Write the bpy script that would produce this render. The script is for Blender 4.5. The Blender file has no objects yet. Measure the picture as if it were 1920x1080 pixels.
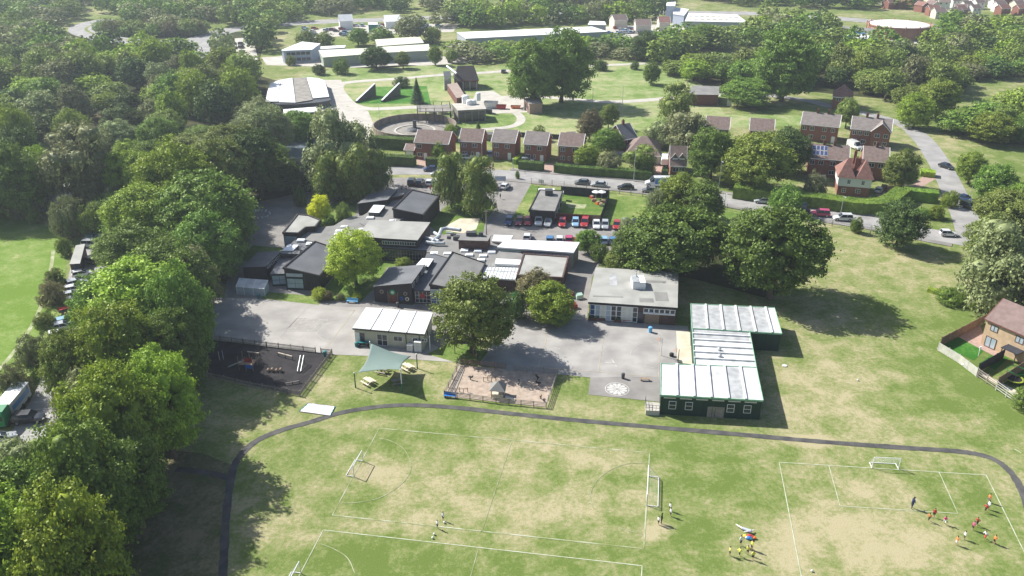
import bpy, math, random
import numpy as np
from mathutils import Vector, Matrix
R = math.radians
sc = bpy.context.scene
# ---------------------------------------------------------------- camera
CAM_H, TILT, FPX = 72.6, R(26.0), 1560.0
cam_d = bpy.data.cameras.new('camera'); cam = bpy.data.objects.new('camera', cam_d)
sc.collection.objects.link(cam); sc.camera = cam
cam.location = (0, 0, CAM_H); cam.rotation_euler = (R(90) - TILT, 0, 0)
cam_d.sensor_width = 36; cam_d.lens = 36 * FPX / 1920
cam_d.clip_start = 0.5; cam_d.clip_end = 6000
# ---------------------------------------------------------------- sky and sun
SUN_EL = R(41); SUN_DIR = Vector((-math.cos(R(31)), math.sin(R(31)), 0)) * math.cos(SUN_EL) + Vector((0, 0, math.sin(SUN_EL)))
world = bpy.data.worlds.new('World'); sc.world = world; world.use_nodes = True
wn = world.node_tree.nodes; wl = world.node_tree.links; wn.clear()
wo = wn.new('ShaderNodeOutputWorld'); wb = wn.new('ShaderNodeBackground'); ws = wn.new('ShaderNodeTexSky')
ws.sky_type = 'NISHITA'; ws.sun_disc = False; ws.sun_elevation = SUN_EL
ws.sun_rotation = math.atan2(SUN_DIR.x, SUN_DIR.y); ws.altitude = 60; ws.air_density = 1.0; ws.dust_density = 1.5; ws.ozone_density = 1.0
wb.inputs['Strength'].default_value = 0.078
wl.new(ws.outputs[0], wb.inputs['Color']); wl.new(wb.outputs[0], wo.inputs['Surface'])
sun_d = bpy.data.lights.new('sun', 'SUN'); sun_d.energy = 5.0; sun_d.angle = R(0.55); sun_d.color = (1.0, 0.965, 0.9)
sun = bpy.data.objects.new('sun', sun_d); sc.collection.objects.link(sun)
sun.rotation_euler = SUN_DIR.to_track_quat('Z', 'Y').to_euler(); sun.location = SUN_DIR * 400
sc.view_settings.view_transform = 'Standard'; sc.view_settings.look = 'None'
sc.view_settings.gamma = 1; sc.view_settings.use_curve_mapping = False; sc.view_settings.exposure = 0.8
sc.cycles.max_bounces = 5; sc.cycles.diffuse_bounces = 3; sc.cycles.glossy_bounces = 2
sc.cycles.transmission_bounces = 4; sc.cycles.transparent_max_bounces = 8; sc.cycles.volume_bounces = 0
# ---------------------------------------------------------------- survey: photograph point -> place on the ground (or at height z)
CT, ST = math.cos(TILT), math.sin(TILT)
def G(px, py, z=0.0):
    u = (px - 960) / FPX; v = -(py - 540) / FPX
    d = Vector((u, CT + v * ST, -ST + v * CT))
    t = (z - CAM_H) / d.z
    return Vector((d.x * t, d.y * t, z))
def px_per_m(p):
    return FPX / (p.y * CT + (CAM_H - p.z) * ST)
def height_at(base, py):                       # height of a point above base that shows at row py
    v = -(py - 540) / FPX
    dy, dz = CT + v * ST, -ST + v * CT
    return CAM_H + dz / dy * base.y
# ---------------------------------------------------------------- object plumbing
col = sc.collection
ROOTM = {}
def tag(o, label=None, cat=None, group=None, kind=None):
    if label: o['label'] = label
    if cat: o['category'] = cat
    if group: o['group'] = group
    if kind: o['kind'] = kind
    return o
def thing(name, label, cat, loc=(0, 0, 0), rz=0.0, group=None):
    o = bpy.data.objects.new(name, None); col.objects.link(o)
    o.empty_display_size = 0.3
    o.location = loc; o.rotation_euler = (0, 0, rz)
    ROOTM[o.name] = Matrix.Translation(Vector(loc)) @ Matrix.Rotation(rz, 4, 'Z')
    return tag(o, label, cat, group)
def copy_tree(o, parent=None):
    c = o.copy(); col.objects.link(c); c.parent = parent
    for ch in list(o.children): copy_tree(ch, c)
    return c
class MB:
    def __init__(s): s.v = []; s.f = []; s.m = []
    def add(s, vs, fs, mi=0):
        n = len(s.v); s.v += [tuple(p) for p in vs]
        s.f += [tuple(n + i for i in f) for f in fs]; s.m += [mi] * len(fs); return s
    def box(s, c, d, rz=0.0, mi=0, rx=0.0, ry=0.0):
        M = Matrix.Translation(Vector(c)) @ Matrix.Rotation(rz, 4, 'Z') @ Matrix.Rotation(ry, 4, 'Y') @ Matrix.Rotation(rx, 4, 'X')
        x, y, z = d[0] / 2, d[1] / 2, d[2] / 2
        P = [M @ Vector(p) for p in ((-x, -y, -z), (x, -y, -z), (x, y, -z), (-x, y, -z), (-x, -y, z), (x, -y, z), (x, y, z), (-x, y, z))]
        return s.add(P, ((0, 3, 2, 1), (4, 5, 6, 7), (0, 1, 5, 4), (1, 2, 6, 5), (2, 3, 7, 6), (3, 0, 4, 7)), mi)
    def bx(s, x0, x1, y0, y1, z0, z1, mi=0):
        return s.box(((x0 + x1) / 2, (y0 + y1) / 2, (z0 + z1) / 2), (x1 - x0, y1 - y0, z1 - z0), 0, mi)
    def prism(s, poly, z0, z1, mi=0, top=None):
        n = len(poly)
        zt = z1 if isinstance(z1, (list, tuple)) else [z1] * n
        zb = z0 if isinstance(z0, (list, tuple)) else [z0] * n
        P = [(p[0], p[1], zb[i]) for i, p in enumerate(poly)] + [(p[0], p[1], zt[i]) for i, p in enumerate(poly)]
        F = [tuple(range(n - 1, -1, -1))] + [(i, (i + 1) % n, n + (i + 1) % n, n + i) for i in range(n)]
        s.add(P, F, mi); s.add(P, [tuple(range(n, 2 * n))], mi if top is None else top); return s
    def cyl(s, p0, p1, r0, r1=None, n=8, mi=0, cap=True):
        p0, p1 = Vector(p0), Vector(p1); r1 = r0 if r1 is None else r1
        a = (p1 - p0); a = a.normalized() if a.length > 1e-6 else Vector((0, 0, 1))
        b = a.orthogonal().normalized(); c = a.cross(b)
        P = []
        for q, r in ((p0, r0), (p1, r1)):
            for i in range(n):
                t = 2 * math.pi * i / n; P.append(q + (b * math.cos(t) + c * math.sin(t)) * r)
        F = [(i, (i + 1) % n, n + (i + 1) % n, n + i) for i in range(n)]
        if cap: F += [tuple(range(n - 1, -1, -1)), tuple(range(n, 2 * n))]
        return s.add(P, F, mi)
    def path(s, pts, r, n=6, mi=0):
        for a, b in zip(pts[:-1], pts[1:]): s.cyl(a, b, r, r, n, mi)
        return s
    def ball(s, c, r, nu=10, nv=6, mi=0, sc_=(1, 1, 1), v0=0.0):
        P = []; F = []
        for j in range(nv + 1):
            t = math.pi * (v0 + (1 - v0) * j / nv) if v0 else math.pi * j / nv
            for i in range(nu):
                a = 2 * math.pi * i / nu
                P.append((c[0] + r * sc_[0] * math.sin(t) * math.cos(a), c[1] + r * sc_[1] * math.sin(t) * math.sin(a), c[2] + r * sc_[2] * math.cos(t)))
        for j in range(nv):
            for i in range(nu):
                F.append((j * nu + i, (j + 1) * nu + i, (j + 1) * nu + (i + 1) % nu, j * nu + (i + 1) % nu))
        return s.add(P, F, mi)
    def build(s, name, mats, parent=None, local=False, smooth=False, loc=None):
        me = bpy.data.meshes.new(name)
        vs = s.v
        if parent is not None and not local:
            # geometry given in world space: bring it into the thing's own frame
            M = Matrix.Identity(4); q = parent; chain = []
            while q is not None: chain.append(q); q = q.parent
            M = ROOTM[chain[-1].name].inverted()
            vs = [tuple(M @ Vector(p)) for p in vs]
        me.from_pydata(vs, [], s.f)
        for m in (mats if isinstance(mats, (list, tuple)) else [mats]): me.materials.append(m)
        me.polygons.foreach_set('material_index', s.m)
        if smooth: me.polygons.foreach_set('use_smooth', [True] * len(s.f))
        me.update()
        o = bpy.data.objects.new(name, me); col.objects.link(o)
        if parent is not None: o.parent = parent
        if loc is not None: o.location = loc
        return o
# ---------------------------------------------------------------- materials
def mat(name, color, rough=0.7, c2=None, scale=1.0, metallic=0.0, detail=3, bump=0.0, spec=0.3, lo=0.35, hi=0.65, alpha=1.0, coord='Object', stretch=None):
    m = bpy.data.materials.new(name); m.use_nodes = True
    nt = m.node_tree; b = nt.nodes['Principled BSDF']
    b.inputs['Base Color'].default_value = (*color, 1); b.inputs['Roughness'].default_value = rough
    b.inputs['Metallic'].default_value = metallic; b.inputs['Specular IOR Level'].default_value = spec
    if alpha < 1: b.inputs['Alpha'].default_value = alpha
    if c2 is not None or bump:
        tc = nt.nodes.new('ShaderNodeTexCoord'); nz = nt.nodes.new('ShaderNodeTexNoise')
        nz.inputs['Scale'].default_value = scale; nz.inputs['Detail'].default_value = detail
        src = tc.outputs[coord]
        if stretch:
            mp = nt.nodes.new('ShaderNodeMapping'); mp.inputs['Scale'].default_value = stretch
            nt.links.new(src, mp.inputs[0]); src = mp.outputs[0]
        nt.links.new(src, nz.inputs['Vector'])
        if c2 is not None:
            r = nt.nodes.new('ShaderNodeValToRGB'); r.color_ramp.elements[0].position = lo; r.color_ramp.elements[1].position = hi
            r.color_ramp.elements[0].color = (*color, 1); r.color_ramp.elements[1].color = (*c2, 1)
            nt.links.new(nz.outputs['Fac'], r.inputs[0]); nt.links.new(r.outputs[0], b.inputs['Base Color'])
        if bump:
            bp = nt.nodes.new('ShaderNodeBump'); bp.inputs['Strength'].default_value = bump
            nt.links.new(nz.outputs['Fac'], bp.inputs['Height']); nt.links.new(bp.outputs[0], b.inputs['Normal'])
    return m
def brick_mat(name, c1, c2, mortar, scale=1.0):
    m = bpy.data.materials.new(name); m.use_nodes = True; nt = m.node_tree; b = nt.nodes['Principled BSDF']
    b.inputs['Roughness'].default_value = 0.85
    tc = nt.nodes.new('ShaderNodeTexCoord'); br = nt.nodes.new('ShaderNodeTexBrick'); nz = nt.nodes.new('ShaderNodeTexNoise')
    nz.inputs['Scale'].default_value = 0.8; nz.inputs['Detail'].default_value = 4
    mp = nt.nodes.new('ShaderNodeMapping'); mp.inputs['Rotation'].default_value = (R(90), 0, 0)
    nt.links.new(tc.outputs['Object'], mp.inputs[0]); nt.links.new(mp.outputs[0], br.inputs['Vector'])
    br.inputs['Color1'].default_value = (*c1, 1); br.inputs['Color2'].default_value = (*c2, 1); br.inputs['Mortar'].default_value = (*mortar, 1)
    br.inputs['Scale'].default_value = scale; br.inputs['Brick Width'].default_value = 0.23; br.inputs['Row Height'].default_value = 0.075; br.inputs['Mortar Size'].default_value = 0.008
    mx = nt.nodes.new('ShaderNodeMix'); mx.data_type = 'RGBA'; mx.blend_type = 'MULTIPLY'; mx.inputs[0].default_value = 0.5
    nt.links.new(br.outputs['Color'], mx.inputs[6]); nt.links.new(nz.outputs['Color'], mx.inputs[7])
    nt.links.new(br.outputs['Color'], b.inputs['Base Color'])
    return m
def leaf_mat(name, c1, c2, trans=0.25):
    m = bpy.data.materials.new(name); m.use_nodes = True; nt = m.node_tree; nt.nodes.clear()
    out = nt.nodes.new('ShaderNodeOutputMaterial'); df = nt.nodes.new('ShaderNodeBsdfDiffuse'); tr = nt.nodes.new('ShaderNodeBsdfTranslucent'); mx = nt.nodes.new('ShaderNodeMixShader')
    gl = nt.nodes.new('ShaderNodeBsdfGlossy'); gl.inputs['Roughness'].default_value = 0.55; gl.inputs['Color'].default_value = (0.8, 0.85, 0.7, 1); mg = nt.nodes.new('ShaderNodeMixShader'); mg.inputs[0].default_value = 0.035
    tc = nt.nodes.new('ShaderNodeTexCoord'); nz = nt.nodes.new('ShaderNodeTexNoise'); nz.inputs['Scale'].default_value = 0.55; nz.inputs['Detail'].default_value = 5; nz.inputs['Roughness'].default_value = 0.7
    oi = nt.nodes.new('ShaderNodeObjectInfo')
    nt.links.new(tc.outputs['Object'], nz.inputs['Vector'])
    rp = nt.nodes.new('ShaderNodeValToRGB'); rp.color_ramp.elements[0].position = 0.36; rp.color_ramp.elements[1].position = 0.66
    rp.color_ramp.elements[0].color = (*c1, 1); rp.color_ramp.elements[1].color = (*c2, 1)
    nt.links.new(nz.outputs['Fac'], rp.inputs[0])
    hs = nt.nodes.new('ShaderNodeHueSaturation'); mr = nt.nodes.new('ShaderNodeMapRange'); mr.inputs[3].default_value = 0.8; mr.inputs[4].default_value = 1.25
    mh = nt.nodes.new('ShaderNodeMapRange'); mh.inputs[3].default_value = 0.49; mh.inputs[4].default_value = 0.512
    nt.links.new(oi.outputs['Random'], mr.inputs[0]); nt.links.new(mr.outputs[0], hs.inputs['Value'])
    nt.links.new(oi.outputs['Random'], mh.inputs[0]); nt.links.new(mh.outputs[0], hs.inputs['Hue'])
    nt.links.new(rp.outputs[0], hs.inputs['Color'])
    nt.links.new(hs.outputs[0], df.inputs['Color']); nt.links.new(hs.outputs[0], tr.inputs['Color'])
    mx.inputs[0].default_value = trans
    nt.links.new(df.outputs[0], mx.inputs[1]); nt.links.new(tr.outputs[0], mx.inputs[2])
    nt.links.new(mx.outputs[0], mg.inputs[1]); nt.links.new(gl.outputs[0], mg.inputs[2])
    nt.links.new(mg.outputs[0], out.inputs['Surface'])
    return m
def ground_mat(name, greens, dries, bias=0.0, spots=(), shade_noise=1.0, big=0.03):
    """grass: green and dried-out patches at three sizes; spots = (x, y, radius, amount) of worn turf"""
    m = bpy.data.materials.new(name); m.use_nodes = True; nt = m.node_tree; b = nt.nodes['Principled BSDF']
    b.inputs['Roughness'].default_value = 1.0; b.inputs['Specular IOR Level'].default_value = 0.05
    geo = nt.nodes.new('ShaderNodeNewGeometry'); P = geo.outputs['Position']; L = nt.links.new
    def noise(s, d, r=0.6, dist=0.0):
        n = nt.nodes.new('ShaderNodeTexNoise'); n.inputs['Scale'].default_value = s; n.inputs['Detail'].default_value = d; n.inputs['Roughness'].default_value = r
        n.inputs['Distortion'].default_value = dist; L(P, n.inputs['Vector']); return n.outputs['Fac']
    def math_(op, a, c, clamp=False):
        n = nt.nodes.new('ShaderNodeMath'); n.operation = op; n.use_clamp = clamp
        for i, q in enumerate((a, c)):
            if isinstance(q, (int, float)): n.inputs[i].default_value = q
            else: L(q, n.inputs[i])
        return n.outputs[0]
    acc = math_('ADD', math_('MULTIPLY', math_('SUBTRACT', noise(big, 2), 0.5), 1.9), 0.5 + bias)
    acc = math_('ADD', acc, math_('MULTIPLY', math_('SUBTRACT', noise(0.22, 9, 0.7, 0.3), 0.5), 2.6))
    acc = math_('ADD', acc, math_('MULTIPLY', math_('SUBTRACT', noise(1.7, 4, 0.7), 0.5), 1.5))
    for (x, y, rx, ry, amt) in spots:
        sb = nt.nodes.new('ShaderNodeVectorMath'); sb.operation = 'SUBTRACT'; sb.inputs[1].default_value = (x, y, 0); L(P, sb.inputs[0])
        dv = nt.nodes.new('ShaderNodeVectorMath'); dv.operation = 'DIVIDE'; dv.inputs[1].default_value = (rx, ry, 1); L(sb.outputs[0], dv.inputs[0])
        ln = nt.nodes.new('ShaderNodeVectorMath'); ln.operation = 'LENGTH'; L(dv.outputs[0], ln.inputs[0])
        mr = nt.nodes.new('ShaderNodeMapRange'); mr.interpolation_type = 'SMOOTHSTEP'; mr.inputs[1].default_value = 0.35; mr.inputs[2].default_value = 1.1; mr.inputs[3].default_value = amt; mr.inputs[4].default_value = 0
        L(ln.outputs['Value'], mr.inputs[0]); acc = math_('ADD', acc, mr.outputs[0])
    rp = nt.nodes.new('ShaderNodeValToRGB'); e = rp.color_ramp.elements
    e[0].position = 0.05; e[0].color = (*greens[0], 1); e[1].position = 1.0; e[1].color = (*dries[1], 1)
    for p_, c_ in ((0.36, greens[1]), (0.66, dries[0])):
        q = e.new(p_); q.color = (*c_, 1)
    L(acc, rp.inputs[0])
    fn = noise(6.0, 4, 0.75); mrv = nt.nodes.new('ShaderNodeMapRange'); mrv.inputs[1].default_value = 0.3; mrv.inputs[2].default_value = 0.7
    mrv.inputs[3].default_value = 1 - 0.22 * shade_noise; mrv.inputs[4].default_value = 1 + 0.22 * shade_noise; L(fn, mrv.inputs[0])
    hs = nt.nodes.new('ShaderNodeHueSaturation'); L(rp.outputs[0], hs.inputs['Color']); L(mrv.outputs[0], hs.inputs['Value'])
    L(hs.outputs[0], b.inputs['Base Color'])
    return m
M = {}
def defm(k, *a, **kw): M[k] = mat(k, *a, **kw)
defm('asphalt', (0.25, 0.245, 0.24), 0.95, (0.34, 0.33, 0.32), 0.25, detail=6, coord='Object')
defm('asphalt_dark', (0.055, 0.055, 0.057), 0.95, (0.11, 0.105, 0.1), 0.6, detail=10)
defm('playground_tarmac', (0.25, 0.24, 0.23), 0.95, (0.37, 0.355, 0.335), 0.22, detail=12)
defm('playground_left', (0.27, 0.255, 0.24), 0.95, (0.39, 0.372, 0.345), 0.2, detail=12)
defm('tarmac_mid', (0.20, 0.19, 0.18), 0.95, (0.27, 0.255, 0.24), 0.3, detail=6)
defm('concrete', (0.40, 0.38, 0.34), 0.9, (0.5, 0.47, 0.42), 0.3, detail=6)
defm('concrete_dark', (0.2, 0.185, 0.165), 0.9, (0.3, 0.28, 0.25), 0.5, detail=6)
defm('sand', (0.48, 0.42, 0.32), 0.95, (0.62, 0.56, 0.44), 0.4, detail=6)
defm('bark', (0.31, 0.245, 0.19), 0.95, (0.44, 0.36, 0.29), 1.2, detail=8)
defm('rubber', (0.02, 0.018, 0.02), 0.95, (0.036, 0.032, 0.034), 0.6, detail=6)
defm('white_line', (0.5, 0.53, 0.4), 0.8, (0.26, 0.3, 0.13), 0.9, detail=5, lo=0.4, hi=0.75)
defm('worn_line', (0.37, 0.385, 0.25), 0.8, (0.22, 0.25, 0.1), 0.7, detail=5, lo=0.35, hi=0.6)
defm('road_line', (0.6, 0.6, 0.57), 0.8, (0.4, 0.39, 0.37), 1.5, detail=5)
defm('court_line', (0.5, 0.48, 0.44), 0.8, (0.33, 0.31, 0.28), 0.8, detail=5)
defm('court_yellow', (0.5, 0.43, 0.27), 0.8, (0.33, 0.3, 0.24), 0.8, detail=5)
defm('roof_dark', (0.115, 0.12, 0.13), 0.62, (0.15, 0.155, 0.165), 0.35, detail=6)
defm('roof_mid', (0.18, 0.178, 0.17), 0.8, (0.24, 0.236, 0.225), 0.35, detail=7)
defm('roof_light', (0.28, 0.28, 0.26), 0.8, (0.36, 0.36, 0.335), 0.3, detail=10)
defm('roof_white', (0.72, 0.73, 0.73), 0.6, (0.82, 0.82, 0.81), 0.5, detail=5)
defm('roof_panel', (0.43, 0.44, 0.435), 0.65, (0.62, 0.625, 0.62), 0.6, detail=9, lo=.3, hi=.55)
defm('roof_panel_grey', (0.3, 0.31, 0.315), 0.65, (0.44, 0.45, 0.455), 0.9, detail=6)
defm('roof_cream', (0.62, 0.62, 0.48), 0.6, (0.7, 0.7, 0.56), 0.2, detail=4)
defm('roof_brown', (0.17, 0.125, 0.11), 0.9, (0.23, 0.175, 0.155), 1.5, detail=6)
defm('roof_grey_tile', (0.19, 0.165, 0.155), 0.9, (0.25, 0.22, 0.205), 1.2, detail=6)
defm('roof_red', (0.2, 0.105, 0.085), 0.9, (0.28, 0.15, 0.125), 1.5, detail=6)
defm('roof_pink', (0.185, 0.13, 0.12), 0.9, (0.235, 0.17, 0.155), 1.2, detail=6)
defm('dark_clad', (0.028, 0.026, 0.027), 0.7, (0.045, 0.04, 0.04), 0.8, stretch=(8, 8, 0.4))
defm('brown_brick', (0.075, 0.045, 0.04), 0.85, (0.12, 0.07, 0.06), 1.5)
defm('green_clad', (0.012, 0.035, 0.026), 0.6, (0.018, 0.05, 0.036), 0.6, stretch=(6, 6, 0.3))
defm('green_trim', (0.2, 0.4, 0.25), 0.6, (0.3, 0.5, 0.36), 1.5)
defm('mint', (0.42, 0.6, 0.5), 0.6)
defm('white_paint', (0.78, 0.78, 0.76), 0.5)
defm('cream_wall', (0.45, 0.43, 0.34), 0.8, (0.52, 0.5, 0.4), 0.4)
defm('cream_light', (0.66, 0.64, 0.55), 0.8)
defm('glass', (0.02, 0.03, 0.045), 0.12, spec=0.6)
defm('glass_blue', (0.02, 0.08, 0.19), 0.2, spec=0.6)
defm('glass_pale', (0.32, 0.4, 0.45), 0.25, (0.42, 0.5, 0.54), 0.6)
defm('skylight', (0.8, 0.82, 0.84), 0.25)
defm('metal', (0.55, 0.57, 0.58), 0.35, metallic=0.7)
defm('galv', (0.42, 0.45, 0.46), 0.45, (0.6, 0.63, 0.64), 2.0, metallic=0.4)
defm('steel_dark', (0.08, 0.085, 0.09), 0.5, metallic=0.3)
defm('wood', (0.23, 0.16, 0.11), 0.85, (0.33, 0.24, 0.17), 2.0, stretch=(1, 1, 6))
defm('wood_grey', (0.24, 0.21, 0.18), 0.85, (0.34, 0.3, 0.26), 2.0)
defm('wood_pale', (0.6, 0.52, 0.4), 0.8, (0.7, 0.62, 0.5), 2.0)
defm('fence_dark', (0.03, 0.034, 0.045), 0.8, (0.05, 0.052, 0.06), 1.0)
defm('fence_red', (0.16, 0.045, 0.035), 0.8, (0.2, 0.06, 0.045), 1.0)
defm('fence_brown', (0.2, 0.13, 0.09), 0.85, (0.28, 0.19, 0.14), 1.4)
defm('fence_pale', (0.4, 0.4, 0.35), 0.85, (0.5, 0.49, 0.43), 1.2)
defm('brown_paint', (0.33, 0.17, 0.11), 0.6, (0.4, 0.22, 0.15), 0.12)
defm('tile_hung', (0.74, 0.73, 0.7), 0.8)
defm('render_cream', (0.6, 0.55, 0.44), 0.85, (0.66, 0.61, 0.5), 0.8)
defm('tan_brick', (0.46, 0.33, 0.21), 0.85, (0.56, 0.42, 0.28), 1.4, detail=7)
defm('rubber_tyre', (0.015, 0.015, 0.016), 0.8)
defm('rim', (0.45, 0.46, 0.47), 0.35, metallic=0.8)
defm('lamp_glass', (0.7, 0.72, 0.7), 0.2)
defm('bark_trunk', (0.10, 0.075, 0.05), 0.9, (0.16, 0.125, 0.09), 2.0, stretch=(3, 3, 0.5))
defm('bark_birch', (0.35, 0.33, 0.29), 0.9, (0.1, 0.09, 0.08), 2.5, stretch=(1, 1, 3))
defm('sail', (0.145, 0.205, 0.185), 0.75, (0.16, 0.225, 0.205), 0.4)
defm('post_white', (0.75, 0.76, 0.72), 0.5)
defm('post_green', (0.01, 0.19, 0.07), 0.5)
defm('blue_paint', (0.03, 0.17, 0.5), 0.4)
defm('sky_blue', (0.15, 0.42, 0.68), 0.4)
defm('teal', (0.02, 0.16, 0.17), 0.5)
defm('red_paint', (0.4, 0.05, 0.05), 0.45)
defm('orange_paint', (0.7, 0.17, 0.03), 0.5)
defm('yellow_paint', (0.75, 0.58, 0.08), 0.5)
defm('black_plastic', (0.02, 0.02, 0.02), 0.5)
defm('water', (0.16, 0.2, 0.22), 0.08, spec=0.8)
defm('solar', (0.06, 0.085, 0.19), 0.15, spec=0.7)
defm('tarp', (0.62, 0.67, 0.78), 0.6, (0.74, 0.78, 0.86), 1.2)
defm('skin', (0.5, 0.32, 0.23), 0.6)
defm('hair', (0.045, 0.03, 0.02), 0.8)
defm('net', (0.7, 0.72, 0.7), 0.8, alpha=0.25)
defm('soil', (0.12, 0.085, 0.06), 0.95, (0.2, 0.14, 0.1), 1.0, detail=8)
M['brick_red'] = mat('brick_red', (0.2, 0.085, 0.062), 0.88, (0.29, 0.135, 0.1), 2.5, detail=9, lo=0.3, hi=0.7)
M['brick_dark'] = mat('brick_dark', (0.12, 0.05, 0.04), 0.88, (0.19, 0.085, 0.065), 2.5, detail=9, lo=0.3, hi=0.7)
M['brick_pink'] = mat('brick_pink', (0.34, 0.23, 0.19), 0.88, (0.42, 0.3, 0.25), 2.0, detail=8)
M['barn_roof'] = mat('barn_roof', (0.04, 0.035, 0.036), 0.85, (0.065, 0.058, 0.058), 2.0)
# ---------------------------------------------------------------- setting
def strip(name, mats, polys, z, tri=False, spec='structure'):
    mb = MB()
    for p in polys: mb.add([(q[0], q[1], z) for q in p], [tuple(range(len(p)))])
    o = mb.build(name, mats); tag(o, kind=spec); return o
def ccw(poly):
    a = sum(poly[i][0] * poly[(i + 1) % len(poly)][1] - poly[(i + 1) % len(poly)][0] * poly[i][1] for i in range(len(poly)))
    return poly if a > 0 else poly[::-1]
def poly_px(pts, z=0.0): return ccw([G(x, y, z) for x, y in pts])
def smooth_line(pts, n=6):
    out = []
    P = [pts[0]] + list(pts) + [pts[-1]]
    for i in range(1, len(P) - 2):
        for k in range(n):
            t = k / n; a, b, c, d = P[i - 1], P[i], P[i + 1], P[i + 2]
            out.append(0.5 * ((2 * b) + (-a + c) * t + (2 * a - 5 * b + 4 * c - d) * t * t + (-a + 3 * b - 3 * c + d) * t ** 3))
    out.append(P[-2]); return out
def offset_line(L, w):
    A, B = [], []
    for i, p in enumerate(L):
        d = (L[min(i + 1, len(L) - 1)] - L[max(i - 1, 0)]); d.z = 0; d.normalize(); n = Vector((-d.y, d.x, 0))
        ww = w[i] if isinstance(w, (list, tuple)) else w
        A.append(p + n * ww / 2); B.append(p - n * ww / 2)
    return A, B
def ribbon(name, material, pts, w, z, px=True, th=0.0, spec='structure', n=6, mb=None):
    L = smooth_line([G(*p) if px else Vector((*p[:2], 0)) for p in pts], n)
    A, B = offset_line(L, w)
    own = mb is None; mb = mb or MB()
    for i in range(len(L) - 1):
        if th:
            mb.prism([B[i], B[i + 1], A[i + 1], A[i]], z - th, z)
        else:
            mb.add([(B[i].x, B[i].y, z), (B[i + 1].x, B[i + 1].y, z), (A[i + 1].x, A[i + 1].y, z), (A[i].x, A[i].y, z)], [(0, 1, 2, 3)])
    if own: o = mb.build(name, material); tag(o, kind=spec); return o
def spot(px, py, rx, ry, a):
    g = G(px, py); return (g.x, g.y, rx, ry, a)
GREENS = ((0.118, 0.168, 0.04), (0.175, 0.215, 0.07)); DRIES = ((0.262, 0.262, 0.125), (0.37, 0.33, 0.2))
M['grass'] = ground_mat('grass', GREENS, DRIES, -0.1, [
    spot(900, 910, 20, 13, 0.32), spot(690, 885, 3, 2.5, 0.43), spot(1190, 935, 6, 4, 0.31), spot(1230, 995, 2.6, 2.8, 0.62), spot(1060, 960, 8, 5, 0.22),
    spot(1165, 1000, 5, 2.0, 0.28), spot(1660, 925, 7, 6, 0.24), spot(1600, 1010, 16, 8, 0.31), spot(1520, 826, 5, 2.2, 0.62), spot(1385, 1010, 3, 9, 0.19),
    spot(620, 720, 12, 8, 0.28), spot(780, 700, 6, 4, 0.25), spot(600, 790, 16, 3, 0.19), spot(1150, 770, 12, 3.5, 0.25), spot(1590, 700, 7, 6, 0.34), spot(1500, 740, 12, 8, 0.12),
    spot(1650, 470, 20, 12, 0.06), spot(1560, 600, 16, 5, 0.12), spot(560, 1000, 4, 8, 0.22), spot(1730, 520, 8, 6, 0.15), spot(1400, 890, 7, 5, -0.12), spot(1340, 1000, 7, 7, -0.09),
    spot(1790, 910, 6, 5, -0.15), spot(1490, 940, 4, 4, -0.15), spot(1270, 850, 5, 4, -0.09), spot(560, 870, 9, 7, -0.09), spot(640, 1050, 12, 5, -0.12), spot(860, 1065, 10, 3, -0.09), spot(760, 980, 7, 3, 0.19), spot(1560, 950, 9, 6, 0.12), spot(1450, 1040, 5, 9, 0.15), spot(1000, 830, 14, 3, 0.15),
    spot(1030, 900, 3, 5, -0.31), spot(1125, 905, 5, 3, -0.31), spot(680, 930, 5, 3, -0.31), spot(1000, 280, 60, 40, 0.07), spot(1150, 160, 60, 60, 0.06)])
M['meadow'] = ground_mat('meadow', ((0.13, 0.21, 0.035), (0.17, 0.25, 0.06)), ((0.22, 0.28, 0.09), (0.36, 0.34, 0.17)), -0.22, (), 0.7)
M['lawn'] = ground_mat('lawn', ((0.09, 0.16, 0.03), (0.14, 0.2, 0.05)), ((0.2, 0.25, 0.08), (0.33, 0.31, 0.15)), -0.2, (), 0.7, 0.08)
M['lush'] = ground_mat('lush', ((0.04, 0.14, 0.02), (0.07, 0.19, 0.03)), ((0.11, 0.22, 0.05), (0.2, 0.26, 0.1)), -0.2, (), 0.5)
M['works_grass'] = ground_mat('works_grass', ((0.13, 0.2, 0.05), (0.2, 0.27, 0.09)), ((0.28, 0.31, 0.15), (0.38, 0.36, 0.2)), 0.0, (), 0.5)
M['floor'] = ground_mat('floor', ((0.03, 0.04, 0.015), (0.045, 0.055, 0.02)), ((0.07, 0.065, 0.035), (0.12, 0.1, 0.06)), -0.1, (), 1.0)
g = MB(); g.add([(-2500, -200, 0), (2500, -200, 0), (2500, 4200, 0), (-2500, 4200, 0)], [(0, 1, 2, 3)])
tag(g.build('ground', M['grass']), kind='structure')
# z of each thin sheet
Z1, Z2, Z3, Z4, Z5 = 0.010, 0.022, 0.034, 0.046, 0.058
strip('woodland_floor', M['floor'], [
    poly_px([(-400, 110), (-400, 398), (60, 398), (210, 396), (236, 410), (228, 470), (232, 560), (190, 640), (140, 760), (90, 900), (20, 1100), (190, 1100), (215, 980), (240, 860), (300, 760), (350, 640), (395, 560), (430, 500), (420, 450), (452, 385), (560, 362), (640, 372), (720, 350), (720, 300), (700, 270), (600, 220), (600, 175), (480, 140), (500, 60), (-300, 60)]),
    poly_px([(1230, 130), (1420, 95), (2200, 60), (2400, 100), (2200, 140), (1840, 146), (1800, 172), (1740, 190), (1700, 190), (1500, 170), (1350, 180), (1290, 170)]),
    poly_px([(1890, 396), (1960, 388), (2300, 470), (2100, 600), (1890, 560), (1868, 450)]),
    poly_px([(1180, 430), (1300, 400), (1500, 400), (1520, 520), (1440, 560), (1290, 520), (1140, 510), (1140, 480)])], Z1)
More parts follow.
